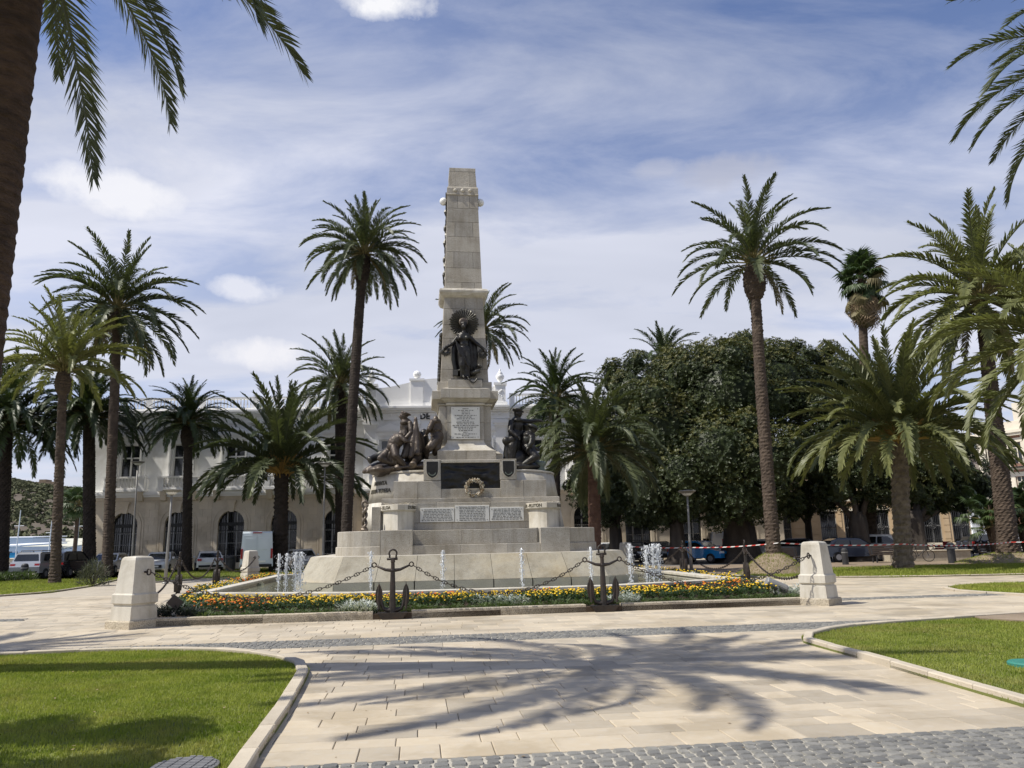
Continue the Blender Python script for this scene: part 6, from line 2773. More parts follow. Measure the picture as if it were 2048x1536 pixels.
# ---- the white building: local x along the facade, y into it
BA = R_(2.5)
BO = Vector((at(163, 1100, 60).x, 60, 0))
wb = thing('white_building', 'long white neoclassical building with arched doors and balconies', 'building', BO, BA)
BU, BV = Vector((math.cos(BA), math.sin(BA), 0)), Vector((-math.sin(BA), math.cos(BA), 0))


def BX(x, y=1000):
    """facade position seen at picture column x"""
    d = ray(x, y)
    t_ = ((BO - CO).dot(BV)) / d.dot(BV)
    p = CO + d * t_
    return (p - BO).dot(BU), p.z


bay = 4.05
first = BX(253)[0]
pavL, pavR = BX(727)[0], BX(1018)[0]
total = pavR + (pavL) + .5
bays_l = [first + bay * k for k in range(5)]
bays_r = [pavR + (pavL - b) for b in bays_l[::-1]]
lower, upper, trim = MB(), MB(), MB()
Zc = 6.02
ZT = 12.35
glass_list = []


def do_bay(c, x0, x1):
    wall_arch(lower, x0, x1, -.05, 5.35, c, 2.0, 3.45, 0, .45)
    wall_rect(upper, x0, x1, Zc, 11.3, c - .80, c + .80, 6.95, 9.75, .12, .5)


edges = [0] + [(a + b) / 2 for a, b in zip(bays_l, bays_l[1:])] + [pavL]
for i, c in enumerate(bays_l):
    do_bay(c, edges[i], edges[i + 1])
edges_r = [pavR] + [(a + b) / 2 for a, b in zip(bays_r, bays_r[1:])] + [total]
lower_left_wing, lower = lower, MB()
for i, c in enumerate(bays_r):
    do_bay(c, edges_r[i], edges_r[i + 1])
# pavilion stands forward
pc = (pavL + pavR) / 2
pbays = [pc - 3.6, pc, pc + 3.6]
pe = [pavL, pc - 1.8, pc + 1.8, pavR]
lo2, up2 = MB(), MB()
for i, c in enumerate(pbays):
    wall_arch(lo2, pe[i], pe[i + 1], -.05, 5.35, c, 2.0, 3.45, -.7, -.2)
    wall_rect(up2, pe[i], pe[i + 1], Zc, 11.3, c - .8, c + .8, 6.95, 9.75, -.55, -.15)
lo2.box(pavL, pavL + .4, -.2, .45, -.05, 5.35)
lo2.box(pavR - .4, pavR, -.2, .45, -.05, 5.35)
up2.box(pavL, pavL + .4, -.15, .5, Zc, 11.3)
up2.box(pavR - .4, pavR, -.15, .5, Zc, 11.3)
lower_left_wing.box(0, .45, .45, 14, -.05, 5.35)
upper.box(.12, .5, .5, 14, Zc, 11.3)
lower.box(total - .45, total, .45, 14, -.05, 5.35)
upper.box(total - .5, total - .12, .5, 14, Zc, 11.3)
# dark rooms behind the openings so that no daylight shows through
upper.box(.5, total - .5, 13.6, 14.0, -.05, 12.2)
upper.box(.3, total - .3, .5, 13.8, 11.35, 11.6)
lo = lower_left_wing.build('lower_wall', 'sandstone', wb)
lower.build('lower_wall', 'sandstone', wb)
lo2.build('lower_wall', 'sandstone', wb)
upw = upper.build('upper_wall', 'plaster_white', wb)
up2.build('upper_wall', 'plaster_white', wb)
mb = MB()
mb.box(.45, total - .45, 3.0, 3.2, -.05, 11.3)
mb.box(.45, total - .45, .5, 3.0, 5.6, 5.9)
mb.build('inner_wall', 'plaster_white', wb)
# string course, frieze and roof cornice
def course_run(mb, z, prof, x0, x1, yf, ret=True):
    """moulding run along the front; prof = (projection, z0, z1)"""
    for pr, a, b in prof:
        mb.box(x0 - (pr if ret else 0), x1 + (pr if ret else 0), yf - pr, yf + .6, z + a, z + b)


mb = MB()
for x0, x1, yf in ((0, pavL, 0), (pavR, total, 0), (pavL, pavR, -.7)):
    course_run(mb, 5.35, [(.10, .0, .22)], x0, x1, yf, False)
mb.build('lower_frieze', 'sandstone', wb)
mb = MB()
for x0, x1, yf in ((0, pavL, 0), (pavR, total, 0), (pavL - .1, pavR + .1, -.7)):
    course_run(mb, 5.57, [(.22, .003, .15), (.38, .153, .30), (.30, .303, .447)], x0, x1, yf, False)
mb.build('string_course', 'plaster_trim', wb)
mb = MB()
for x0, x1, yf in ((0, pavL, .12), (pavR, total, .12), (pavL - .15, pavR + .15, -.55)):
    course_run(mb, 11.3, [(.08, .003, .55), (.25, .553, .72), (.45, .723, .86), (.55, .863, 1.02)], x0, x1, yf, False)
    k = x0 + .3
    while k < x1 - .3:
        mb.box(k, k + .16, yf - .20, yf - .075, 11.62, 11.80)
        k += .62
mb.build('roof_cornice', 'plaster_trim', wb)
# roof balustrade: piers and balusters
for x0, x1, yf in ((0, pavL - .4, .15), (pavR + .4, total, .15)):
    mb = MB()
    n = max(2, round((x1 - x0) / bay))
    for i in range(n + 1):
        px_ = x0 + (x1 - x0) * i / n
        mb.box(px_ - .22, px_ + .22, yf - .1, yf + .25, ZT + .02, ZT + 1.12)
    mb.box(x0, x1, yf - .08, yf + .22, ZT + .02, ZT + .2)
    mb.box(x0, x1, yf - .1, yf + .24, ZT + .92, ZT + 1.08)
    rb = mb.build('roof_parapet', 'plaster_trim', wb)
    for i in range(n):
        a, b = x0 + (x1 - x0) * i / n + .25, x0 + (x1 - x0) * (i + 1) / n - .25
        mb = MB()
        balustrade(mb, a, b, yf + .07, ZT + .2, .72, .26)
        mb.build('balusters', 'plaster_trim', rb)
# pavilion attic with swept parapet, centre pier and urns
mb = MB()
prof = []
xa, xb = pavL + .9, pavR - .9
for k in range(13):
    t_ = k / 12
    zz = ZT + 1.55 + (.75 * (math.sin((t_ - .0) * PI) ** 2) if .0 <= t_ <= 1 else 0)
    prof.append((xa + (xb - xa) * t_, zz))
rng_ = [(x, -.5, z) for x, z in prof]
mb.rings([[(xa, -.5, ZT + .02)] + rng_ + [(xb, -.5, ZT + .02)], [(xa, -.15, ZT + .02)] + [(x, -.15, z) for x, y, z in rng_] + [(xb, -.15, ZT + .02)]])
mb.box(xa - .1, xb + .1, -.58, -.1, ZT + .02, ZT + .35)
att = mb.build('attic_parapet', 'plaster_trim', wb)


def urn(parent, x, y, z, s=1.0, pier=True):
    mb = MB()
    if pier:
        mb.box(x - .55 * s, x + .55 * s, y - .4 * s, y + .4 * s, z, z + .25)
        mb.box(x - .42 * s, x + .42 * s, y - .32 * s, y + .32 * s, z + .25, z + 1.65 * s)
        mb.box(x - .52 * s, x + .52 * s, y - .38 * s, y + .38 * s, z + 1.65 * s, z + 1.85 * s)
    pr = mb.build('attic_pier', 'plaster_trim', parent)
    mb = MB()
    mb.smooth = True
    k = s * .8
    zz = z + 1.85 * s
    mb.lathe([(.22 * k, 0), (.14 * k, .12 * k), (.34 * k, .38 * k), (.44 * k, .62 * k), (.40 * k, .80 * k), (.26 * k, .92 * k), (.30 * k, 1.0 * k), (.16 * k, 1.15 * k), (.07 * k, 1.3 * k), (.10 * k, 1.4 * k), (.01, 1.5 * k)], 12, (x, y, zz))
    mb.build('urn', 'plaster_trim', pr)
    mb = MB()
    for q in range(7):
        a = q * .9
        mb.sphere((x + .15 * s * math.cos(a), y - .33 * s, z + .9 * s + .1 * s * q - .3 * s), (.09 * s, .05, .10 * s), 6, 4)
    mb.build('carved_swag', 'plaster_trim', pr)


urn(att, pavL + .55, -.35, ZT + .02, 1.0)
urn(att, pavR - .55, -.35, ZT + .02, 1.0)
mb = MB()
x = BX(834)[0]
mb.box(x - .5, x + .5, -.62, -.05, ZT + .02, ZT + 2.1)
mb.box(x - .6, x + .6, -.70, 0, ZT + 2.1, ZT + 2.28)
mb.sphere((x, -.35, ZT + 2.65), .33, 12, 8)
mb.build('ball_pier', 'plaster_trim', att)
x = BX(1000)[0]
# pilasters of the pavilion, with capitals
for x in (pavL + .55, pc - 1.8, pc + 1.8, pavR - .55):
    mb = MB()
    mb.box(x - .42, x + .42, -.72, -.552, Zc + .1, 10.55)
    mb.box(x - .50, x + .50, -.80, -.555, Zc + .003, Zc + .35)
    mb.box(x - .46, x + .46, -.77, -.556, 10.55, 10.7)
    mb.box(x - .54, x + .54, -.84, -.557, 10.7, 10.9)
    mb.box(x - .60, x + .60, -.90, -.558, 10.9, 11.15)
    mb.build('pilaster', 'plaster_trim', wb)
pos = BX(851, 851)
put('lettering', text_mesh('DE', .62, .03, 'black_iron', bold=.02), wb, (pos[0], -.68, 11.33), (PI / 2, 0, 0))
# the openings
iron_mb_cache = {}


def arch_door(c, yf, idx):
    mb = MB()
    mb.box(c - 1.0, c + 1.0, yf + .36, yf + .40, 0, 4.5)
    gl_ = mb.build('glass', 'glass_dark', wb)
    mb = MB()
    for x in (-.97, -.36, .36, .97):
        mb.box(c + x - .06, c + x + .06, yf + .26, yf + .355, 0, 3.3 if abs(x) > .5 else 4.35)
    for z in (1.0, 1.95, 2.8):
        mb.box(c - .95, c + .95, yf + .27, yf + .352, z, z + .05)
    mb.build('door_frame', 'frame_grey', gl_)
    mb = MB()
    mb.box(c - 1.0, c + 1.0, yf + .18, yf + .26, 3.30, 3.55)
    n = 13
    for k in range(n):
        x = -.93 + 1.86 * k / (n - 1)
        ztop = 3.5 + math.sqrt(max(0, .97 ** 2 - x * x))
        mb.box(c + x - .014, c + x + .014, yf + .20, yf + .23, .1, ztop)
    for z in (.35, 1.5, 2.9):
        mb.box(c - .98, c + .98, yf + .195, yf + .235, z, z + .04)
    mb.build('iron_grille', 'black_iron', gl_)
    # archivolt and keystone
    mb = MB()
    for r0, r1, pr in ((1.0, 1.28, .06), (1.34, 1.48, .04)):
        nn = 14
        for k in range(nn):
            a0, a1 = PI * k / nn, PI * (k + 1) / nn
            q = [(c + r * math.cos(a), yf - pr * s, 3.45 + r * math.sin(a)) for s in (1, -.3) for r, a in ((r0, a0), (r1, a0), (r1, a1), (r0, a1))]
            mb.add(q, [(0, 1, 2, 3), (1, 5, 6, 2), (0, 3, 7, 4)])
        for s in (-1, 1):
            xx = sorted((c + s * r0, c + s * r1))
            mb.box(xx[0], xx[1], yf - pr, yf + .05, 0, 3.45)
    mb.build('archivolt', 'sandstone', lo)
    mb = MB()
    mb.add([(c - .16, yf - .14, 4.35), (c + .16, yf - .14, 4.35), (c + .26, yf - .2, 5.1), (c - .26, yf - .2, 5.1), (c - .16, yf, 4.35), (c + .16, yf, 4.35), (c + .26, yf, 5.1), (c - .26, yf, 5.1)],
           [(0, 1, 2, 3), (0, 3, 7, 4), (1, 5, 6, 2), (3, 2, 6, 7), (0, 4, 5, 1)])
    mb.box(c - .34, c + .34, yf - .26, yf, 5.10, 5.24)
    mb.build('keystone', 'sandstone', lo)


def upper_window(c, yf, idx):
    mb = MB()
    mb.box(c - .8, c + .8, yf + .26, yf + .30, 6.9, 9.8)
    g_ = mb.build('window_glass', 'glass_dark', wb)
    mb = MB()
    for x in (-.76, 0, .76):
        mb.box(c + x - .055, c + x + .055, yf + .18, yf + .257, 6.95, 9.75)
    for z in (6.95, 8.62, 9.64):
        mb.box(c - .76, c + .76, yf + .185, yf + .255, z, z + .11)
    mb.build('window_frame', 'frame_white', g_)
    # open shutters turned against the reveals
    mb = MB()
    for s in (-1, 1):
        mb.box(c + s * .90 - .05, c + s * .90 + .05, yf - .36, yf - .002, 7.0, 9.7)
    mb.build('shutters', 'frame_white', g_)
    mb = MB()
    for s in (-1, 1):
        a = sorted((c + s * .97, c + s * 1.2))
        mb.box(a[0], a[1], yf - .07, yf - .001, 6.5, 10.05)
    mb.box(c - 1.2, c + 1.2, yf - .072, yf - .001, 10.053, 10.35)
    mb.box(c - 1.35, c + 1.35, yf - .2, yf - .002, 10.353, 10.47)
    for k in range(14):
        x = c - 1.25 + 2.5 * k / 13
        mb.box(x - .045, x + .045, yf - .17, yf - .075, 10.27, 10.35)
    # pediment
    mb.add([(c - 1.4, yf - .22, 10.473), (c + 1.4, yf - .22, 10.473), (c, yf - .22, 11.0), (c - 1.4, yf, 10.473), (c + 1.4, yf, 10.473), (c, yf, 11.0)],
           [(0, 1, 2), (0, 2, 5, 3), (1, 4, 5, 2), (0, 3, 4, 1)])
    mb.build('window_surround', 'plaster_trim', upw)
    # balcony with balusters
    mb = MB()
    y0 = yf - .78
    mb.box(c - 1.55, c + 1.55, y0, yf - .26, 6.0, 6.18)
    for s in (-1, 1):
        a = sorted((c + s * 1.52, c + s * 1.08))
        mb.box(a[0], a[1], y0 + .02, y0 + .36, 6.183, 7.02)
    mb.box(c - 1.08, c + 1.08, y0 + .04, y0 + .3, 6.182, 6.30)
    mb.box(c - 1.58, c + 1.58, y0 - .03, y0 + .40, 7.023, 7.15)
    for s in (-1, 1):
        a = sorted((c + s * 1.56, c + s * 1.3))
        mb.box(a[0], a[1], y0 + .36, yf - .003, 6.19, 7.02)
    bal = mb.build('balcony', 'plaster_trim', wb)
    mb = MB()
    balustrade(mb, c - 1.06, c + 1.06, y0 + .17, 6.30, .72, .235, 8)
    mb.build('balusters', 'plaster_trim', bal)
    for s in (-1, 1):
        mb = MB()
        x = c + s * 1.15
        mb.add([(x - .22, y0 + .1, 5.98), (x + .22, y0 + .1, 5.98), (x + .22, yf - .1, 5.98), (x - .22, yf - .1, 5.98), (x - .2, yf - .42, 5.30), (x + .2, yf - .42, 5.30), (x + .2, yf - .1, 5.25), (x - .2, yf - .1, 5.25)],
               [(0, 1, 2, 3), (4, 7, 6, 5), (0, 4, 5, 1), (1, 5, 6, 2), (3, 2, 6, 7), (0, 3, 7, 4)])
        mb.build('corbel', 'sandstone', bal)


for i, c in enumerate(bays_l + bays_r):
    arch_door(c, 0, i)
    upper_window(c, .12, i)
for i, c in enumerate(pbays):
    arch_door(c, -.7, i)
    upper_window(c, -.55, i)
# ashlar joints of the lower storey: shallow proud stones on the piers
for i in range(5):
    a = bays_l[i] + 1.52
    b = (bays_l[i + 1] - 1.52) if i < 4 else pavL - .1
    if b - a < .4:
        continue
    z = .55
    k = 0
    while z < 5.2:
        h = min(.58, 5.32 - z)
        xs_ = [a, (a + b) / 2 + (.2 if k % 2 else -.2), b]
        for x0, x1 in zip(xs_, xs_[1:]):
            MB().cbox(x0 + .006, x1 - .006, -.022, .02, z + .006, z + h - .006, .006).build('ashlar_block', 'sandstone', lo)
        z += h
        k += 1
mb = MB()
mb.box(.05, first - 1.55, -.02, .02, .6, 5.3)
mb.box(-.05, pavL, -.12, .02, -.06, .5)
mb.build('plinth_course', 'sandstone', lo)
sw = MB()
c0, c1 = BO - BV * 6 - BU * 6, BO - BV * 6 + BU * (total + 4)
sw.add([c0, c1, c1 + BV * 8, c0 + BV * 8], [(0, 1, 2, 3)])
o = sw.build('sidewalk', 'sidewalk')
o.location.z = -.012
kind(o, 'structure')

# ---- the yellow rusticated building on the right
YA = R_(-14)
p_l, p_r = at(1445, 1090, 70), at(1935, 1090, 63)
YO = Vector((p_l.x, p_l.y, 0))
YW = (Vector((p_r.x, p_r.y, 0)) - YO).length
YA = math.atan2(p_r.y - p_l.y, p_r.x - p_l.x)
yb_ = thing('yellow_building', 'yellow building with banded stonework and tall grilled windows', 'building', YO, YA)


def YX(x):
    d = ray(x, 1050)
    V_ = Vector((-math.sin(YA), math.cos(YA), 0))
    t_ = ((YO - CO).dot(V_)) / d.dot(V_)
    return (CO + d * t_ - YO).dot(Vector((math.cos(YA), math.sin(YA), 0)))


wins = [YX(x) for x in (1478, 1522, 1567, 1657, 1705, 1762, 1865, 1922)]
mb = MB()
edges = [-4] + [(a + b) / 2 for a, b in zip(wins, wins[1:])] + [YW + .4]
for i, c in enumerate(wins):
    wall_rect(mb, edges[i], edges[i + 1], -.05, 4.4, c - .62, c + .62, .85, 3.6, 0, .4)
    wall_rect(mb, edges[i], edges[i + 1], 4.75, 8.6, c - .55, c + .55, 5.3, 7.6, .05, .4)
mb.box(-4, -3.6, .4, 9, -.05, 8.6)
mb.box(YW, YW + .4, .4, 9, -.05, 8.6)
mb.box(-4, YW + .4, 2.5, 2.8, -.05, 8.6)
yw = mb.build('wall', 'ochre', yb_)
mb = MB()
mb.box(-4, YW + .5, -.22, .5, 4.4, 4.75)
mb.box(-4, YW + .7, -.35, 9, 8.6, 9.0)
mb.box(-4, YW + .45, -.08, .35, -.05, .55)
mb.build('cornice', 'cream', yb_)
for i in range(len(wins)):
    a = wins[i] + .80
    b = wins[i + 1] - .80 if i + 1 < len(wins) else YW + .3
    if b - a < .25:
        continue
    z = .58
    while z < 4.2:
        MB().cbox(a, b, -.05, .02, z + .02, z + .52, .012).build('band_stone', 'ochre', yw)
        z += .545
for c in wins:
    for z0, z1, hw, full in ((.85, 3.6, .62, True), (5.3, 7.6, .55, False)):
        mb = MB()
        mb.box(c - hw, c + hw, .22, .25, z0, z1)
        g_ = mb.build('window_glass', 'glass_dark', yb_)
        mb = MB()
        for x in (-hw + .04, 0, hw - .04):
            mb.box(c + x - .045, c + x + .045, .15, .218, z0, z1)
        mb.box(c - hw, c + hw, .155, .217, (z0 + z1) / 2 - .05, (z0 + z1) / 2 + .05)
        mb.build('window_frame', 'frame_grey', g_)
        if full:
            mb = MB()
            for k in range(9):
                x = c - hw + .07 + (2 * hw - .14) * k / 8
                mb.box(x - .018, x + .018, .04, .07, z0, z1)
            for z in (z0 + .3, (z0 + z1) / 2, z1 - .3):
                mb.box(c - hw, c + hw, .035, .075, z, z + .04)
            mb.tube([(c + .26 * math.cos(a), .03, (z0 + z1) / 2 + .26 * math.sin(a)) for a in np.linspace(0, 2 * PI, 17)], .03, 6)
            mb.tube([(c + .14 * math.cos(a), .03, (z0 + z1) / 2 + .14 * math.sin(a)) for a in np.linspace(0, 2 * PI, 13)], .03, 6)
            mb.build('iron_grille', 'dark_metal', g_)
        mb = MB()
        mb.box(c - hw - .14, c + hw + .14, -.10, .02, z0 - .16, z0 - .003)
        mb.box(c - hw - .15, c + hw + .15, -.08, .02, z1 + .003, z1 + .2)
        mb.build('window_sill', 'cream', yw)

# ---- tall brick and cream building at the right edge
p_l, p_r = at(1985, 1090, 104), at(2300, 1090, 88)
RO = Vector((p_l.x, p_l.y, 0))
RA = math.atan2(p_r.y - p_l.y, p_r.x - p_l.x)
RW = (Vector((p_r.x, p_r.y, 0)) - RO).length
rb_ = thing('brick_building', 'tall brick and cream building with balconies at the right edge', 'building', RO, RA)
ncol, fl = 9, [0, 5, 9.6, 14.0]
cw = RW / ncol
mb = MB()
for f in range(3):
    for k in range(ncol):
        c = cw * (k + .5)
        wall_rect(mb, cw * k, cw * (k + 1), fl[f], fl[f + 1], c - .6, c + .6, fl[f] + .6, fl[f + 1] - 1.1, 0, .4)
mb.box(0, .4, .4, 12, 0, 14)
mb.box(.4, RW, 2.4, 2.8, 0, 14)
rw_ = mb.build('wall', 'brick', rb_)
mb = MB()
for z, p_ in ((5, .25), (9.6, .25), (14.0, .55), (14.35, .75)):
    mb.box(-p_, RW, -p_, .4, z - .18, z + .17)
mb.box(-.1, .9, -.12, .0, 0, 14)
for k in range(ncol + 1):
    mb.box(cw * k - .28, cw * k + .28, -.10, -.002, 5.2, 13.8)
mb.box(-.2, RW, -.2, .3, 14.55, 15.7)
mb.box(5.2, 8.2, -.1, 2.8, 15.7, 18.0)
mb.build('cream_trim', 'cream', rb_)
for f in range(3):
    for k in range(ncol):
        c = cw * (k + .5)
        z0, z1 = fl[f] + .6, fl[f + 1] - 1.1
        mb = MB()
        mb.box(c - .6, c + .6, .2, .24, z0, z1)
        g_ = mb.build('window_glass', 'glass_dark', rb_)
        mb = MB()
        for x in (-.55, 0, .55):
            mb.box(c + x - .06, c + x + .06, .12, .198, z0, z1)
        mb.box(c - .6, c + .6, .125, .195, z1 - .7, z1 - .6)
        mb.box(c - .85, c + .85, -.12, -.001, z1 + .05, z1 + .6)
        for s in (-1, 1):
            a = sorted((c + s * .62, c + s * .8))
            mb.box(a[0], a[1], -.08, -.001, z0, z1)
        mb.build('window_frame', 'cream', g_)
for f in (1, 2):
    mb = MB()
    z = fl[f]
    mb.box(.4, RW - .4, -.95, -.26, z + .05, z + .17)
    for k in range(int((RW - 1) / .16)):
        mb.box(.5 + k * .16, .53 + k * .16, -.93, -.90, z + .172, z + 1.1)
    mb.box(.4, RW - .4, -.95, -.88, z + 1.1, z + 1.16)
    mb.build('iron_balcony', 'black_iron', rb_)
# ---- pale small buildings beside it
def plain_building(label, x0, x1, D, ytop, floors, mt, wd=10, wins_n=3, nm='pale_building', setb=0):
    a, b = at(x0, 1090, D), at(x1, 1090, D)
    W_ = b.x - a.x
    Ht = at((x0 + x1) / 2, ytop, D).z
    t = thing(nm, label, 'building', (a.x, D, 0))
    mb = MB()
    fh = Ht / floors
    cw_ = W_ / wins_n
    for f in range(floors):
        for k in range(wins_n):
            c = cw_ * (k + .5)
            wall_rect(mb, cw_ * k, cw_ * (k + 1), f * fh, (f + 1) * fh, c - cw_ * .2, c + cw_ * .2, f * fh + fh * .28, f * fh + fh * .74, 0, .3)
    mb.box(0, .3, .3, wd, 0, Ht)
    mb.box(W_ - .3, W_, .3, wd, 0, Ht)
    mb.box(0, W_, 1.5, 1.8, 0, Ht)
    mb.box(0, W_, 0, wd, Ht, Ht + .25)
    mb.build('wall', mt, t)
    for f in range(floors):
        for k in range(wins_n):
            c = cw_ * (k + .5)
            MB().box(c - cw_ * .2, c + cw_ * .2, .16, .2, f * fh + fh * .28, f * fh + fh * .74).build('window', 'glass_dark', t)
    MB().box(-.15, W_ + .15, -.15, .2, Ht - .3, Ht).build('cornice', mt, t)
    return t, W_, Ht


t, W_, Ht = plain_building('pale narrow building with roof cabin behind the fig tree', 1955, 1996, 112, 912, 4, 'cream', wins_n=2)
MB().box(W_ * .1, W_ * .7, 1, 4, Ht + .25, Ht + 3.6).build('roof_cabin', 'cream', t)
MB().tube([(W_ * .4, 2, Ht + 3.6), (W_ * .4, 2, Ht + 6)], .05, 5).build('aerial', 'dark_metal', t)
plain_building('pale grey house glimpsed between yellow building and ringed palm', 1950, 2040, 96, 1005, 2, 'port_white', wins_n=4)

# ---- harbour sheds and hill on the left
def shed(label, x0, x1, D, ytop, mt, roof, n, rise=1.2):
    a, b = at(x0, 1110, D), at(x1, 1110, D)
    W_, Ht = b.x - a.x, at(x0, ytop, D).z
    t = thing('harbour_shed', label, 'building', (a.x, D, -.05), 0, 'white harbour buildings below the hill')
    mb = MB().box(0, W_, 0, 14, 0, Ht)
    mb.build('wall', mt, t)
    mb = MB()
    mb.add([(-.3, -.4, Ht + .02), (W_ + .3, -.4, Ht + .02), (W_ + .3, 14, Ht + rise), (-.3, 14, Ht + rise), (-.3, -.4, Ht + .25), (W_ + .3, -.4, Ht + .25), (W_ + .3, 14, Ht + rise + .25), (-.3, 14, Ht + rise + .25)],
           [(0, 3, 2, 1), (4, 5, 6, 7), (0, 1, 5, 4), (1, 2, 6, 5), (2, 3, 7, 6), (3, 0, 4, 7)])
    mb.build('roof', roof, t)
    for k in range(n):
        x = W_ * (k + .5) / n
        mb = MB()
        mb.box(x - W_ / n * .22, x + W_ / n * .22, -.06, .1, Ht * .30, Ht * .68)
        mb.build('window', 'glass_dark', t)
    return t, W_, Ht


shed('long white harbour shed with arched windows and pale roof', 20, 128, 150, 1099, 'port_white', 'port_roof', 14)
shed('white two storey port office at far left', -60, 62, 190, 1078, 'port_white', 'port_white', 12, .4)
shed('pale flat roofed shed behind the harbour shed', 60, 145, 200, 1088, 'port_white', 'port_roof', 9)
t, W_, Ht = shed('white harbour building with a blue painted panel', -30, 38, 138, 1094, 'port_white', 'port_white', 6, .5)
MB().box(W_ * .74, W_ * .93, -.12, -.065, Ht * .18, Ht * .62).build('blue_panel', 'port_blue', t)
for i, (x, yt_) in enumerate(((32, 1020), (152, 1022), (97, 1040))):
    b = at(x, 1110, 130)
    h = at(x, yt_, 130).z
    t = thing('mast', ['thin mast at the far left harbour', 'thin mast beside the white building corner', 'thin mast above the harbour sheds'][i], 'mast', (b.x, 130, -.05))
    MB().tube([(0, 0, 0), (0, 0, h)], [.12, .06], 6).build('pole', 'frame_white', t)
    MB().tube([(-.8, 0, h * .7), (.8, 0, h * .7)], .05, 5).build('spreader', 'frame_white', t)

nx, ny = 90, 46
V, Fc = [], []
ridge = [(-700, 40), (-330, 47), (-262, 37), (-235, 36), (-190, 32), (-150, 26), (-100, 18), (-40, 8), (120, 0)]


def ridge_h(x):
    for (a, ha), (b, hb) in zip(ridge, ridge[1:]):
        if a <= x <= b:
            f = (x - a) / (b - a)
            f = f * f * (3 - 2 * f)
            return ha + (hb - ha) * f
    return ridge[0][1] if x < ridge[0][0] else 0


def hill_z(x, y):
    t_ = max(0, min(1, (y - 245) / 230))
    base = ridge_h(x * 480 / max(y, 300)) * (math.sin(t_ * PI / 2) ** 1.1)
    return base + noise.fractal(Vector((x * .012, y * .012, 1.7)), .9, 2.1, 5) * 4.5 * t_ - 1.0


for j in range(ny + 1):
    for i in range(nx + 1):
        x = -620 + 780 * i / nx
        y = 238 + 420 * j / ny
        V.append((x, y, hill_z(x, y)))
for j in range(ny):
    for i in range(nx):
        a = j * (nx + 1) + i
        Fc.append((a, a + 1, a + nx + 2, a + nx + 1))
mb = MB()
mb.add(V, Fc)
kind(mb.build('hill', 'hill'), 'structure')
VV, LI_ = [], []
k = 0
random.seed(9)
while k < 4200:
    y = random.uniform(242, 480)
    x = -y * random.uniform(.50, .72)
    if noise.noise(Vector((x * .02, y * .02, 4))) + .45 * (1 - (y - 240) / 240) < random.uniform(-.35, .45):
        continue
    k += 1
    z = hill_z(x, y)
    r = random.uniform(.6, 1.7)
    for q in range(12):
        d = Vector((random.gauss(0, 1), random.gauss(0, 1), abs(random.gauss(0, 1)))).normalized()
        p = Vector((x, y, z)) + d * r * .8
        e1 = Vector((random.gauss(0, 1), random.gauss(0, 1), random.gauss(0, 1))).normalized() * r * .6
        e2 = d.cross(e1).normalized() * r * .5
        n0 = len(VV)
        VV += [tuple(p - e1), tuple(p + e2), tuple(p + e1), tuple(p - e2)]
        LI_ += [n0, n0 + 1, n0 + 2, n0 + 3]
o = put('hillside_scrub', raw_mesh('hillside_scrub', VV, LI_, 4, 'shrub_far'))
kind(o, 'stuff', 'green scrub and pines covering the hillside')
for x, D, w in ((92, 470, 7),):
    t = thing('fort_ruin', 'small stone fort ruin on the hill crest', 'ruin', (0, 0, 0))
    p = at(x, 975, D)
    zz = hill_z(p.x, p.y)
    mb = MB()
    mb.box(p.x - w, p.x + w, D - 4, D + 4, zz - 6, zz + 3)
    mb.box(p.x - w * .4, p.x + w * .2, D - 3, D + 3, zz + 3, zz + 4.5)
    mb.build('wall', 'earth', t)

# ================================================================ vehicles
random.seed(13)


def side_loft(mb, prof, w0, w1, zlo, zhi):
    """extrude a side profile (x,z) across the width; narrower towards zhi (tumblehome); rounded shoulders"""
    def hw(z):
        t_ = max(0, min(1, (z - zlo) / (zhi - zlo)))
        return w0 + (w1 - w0) * t_
    n = len(prof)
    L = [(x, -hw(z), z) for x, z in prof]
    Li = [(x * .985, -hw(z) * .93, z + (.02 if z > (zlo + zhi) / 2 else -.0)) for x, z in prof]
    Rr = [(x, hw(z), z) for x, z in prof]
    Ri = [(x * .985, hw(z) * .93, z + (.02 if z > (zlo + zhi) / 2 else -.0)) for x, z in prof]
    mb.rings([Li, L, Rr, Ri])


def wheel(t, x, y, r=.32, w=.2):
    s = 1 if y > 0 else -1
    mb = MB()
    mb.smooth = True
    mb.tube([(x, y - w / 2, r), (x, y - w / 2 + .02, r), (x, y + w / 2 - .02, r), (x, y + w / 2, r)], [r * .9, r, r, r * .9], 18)
    wh = mb.build('wheel', 'tyre', t)
    mb = MB()
    yo = y + s * (w / 2 + .004)
    mb.tube([(x, yo - s * .02, r), (x, yo, r)], [r * .62, r * .55], 14)
    mb.build('rim', 'rim', wh)


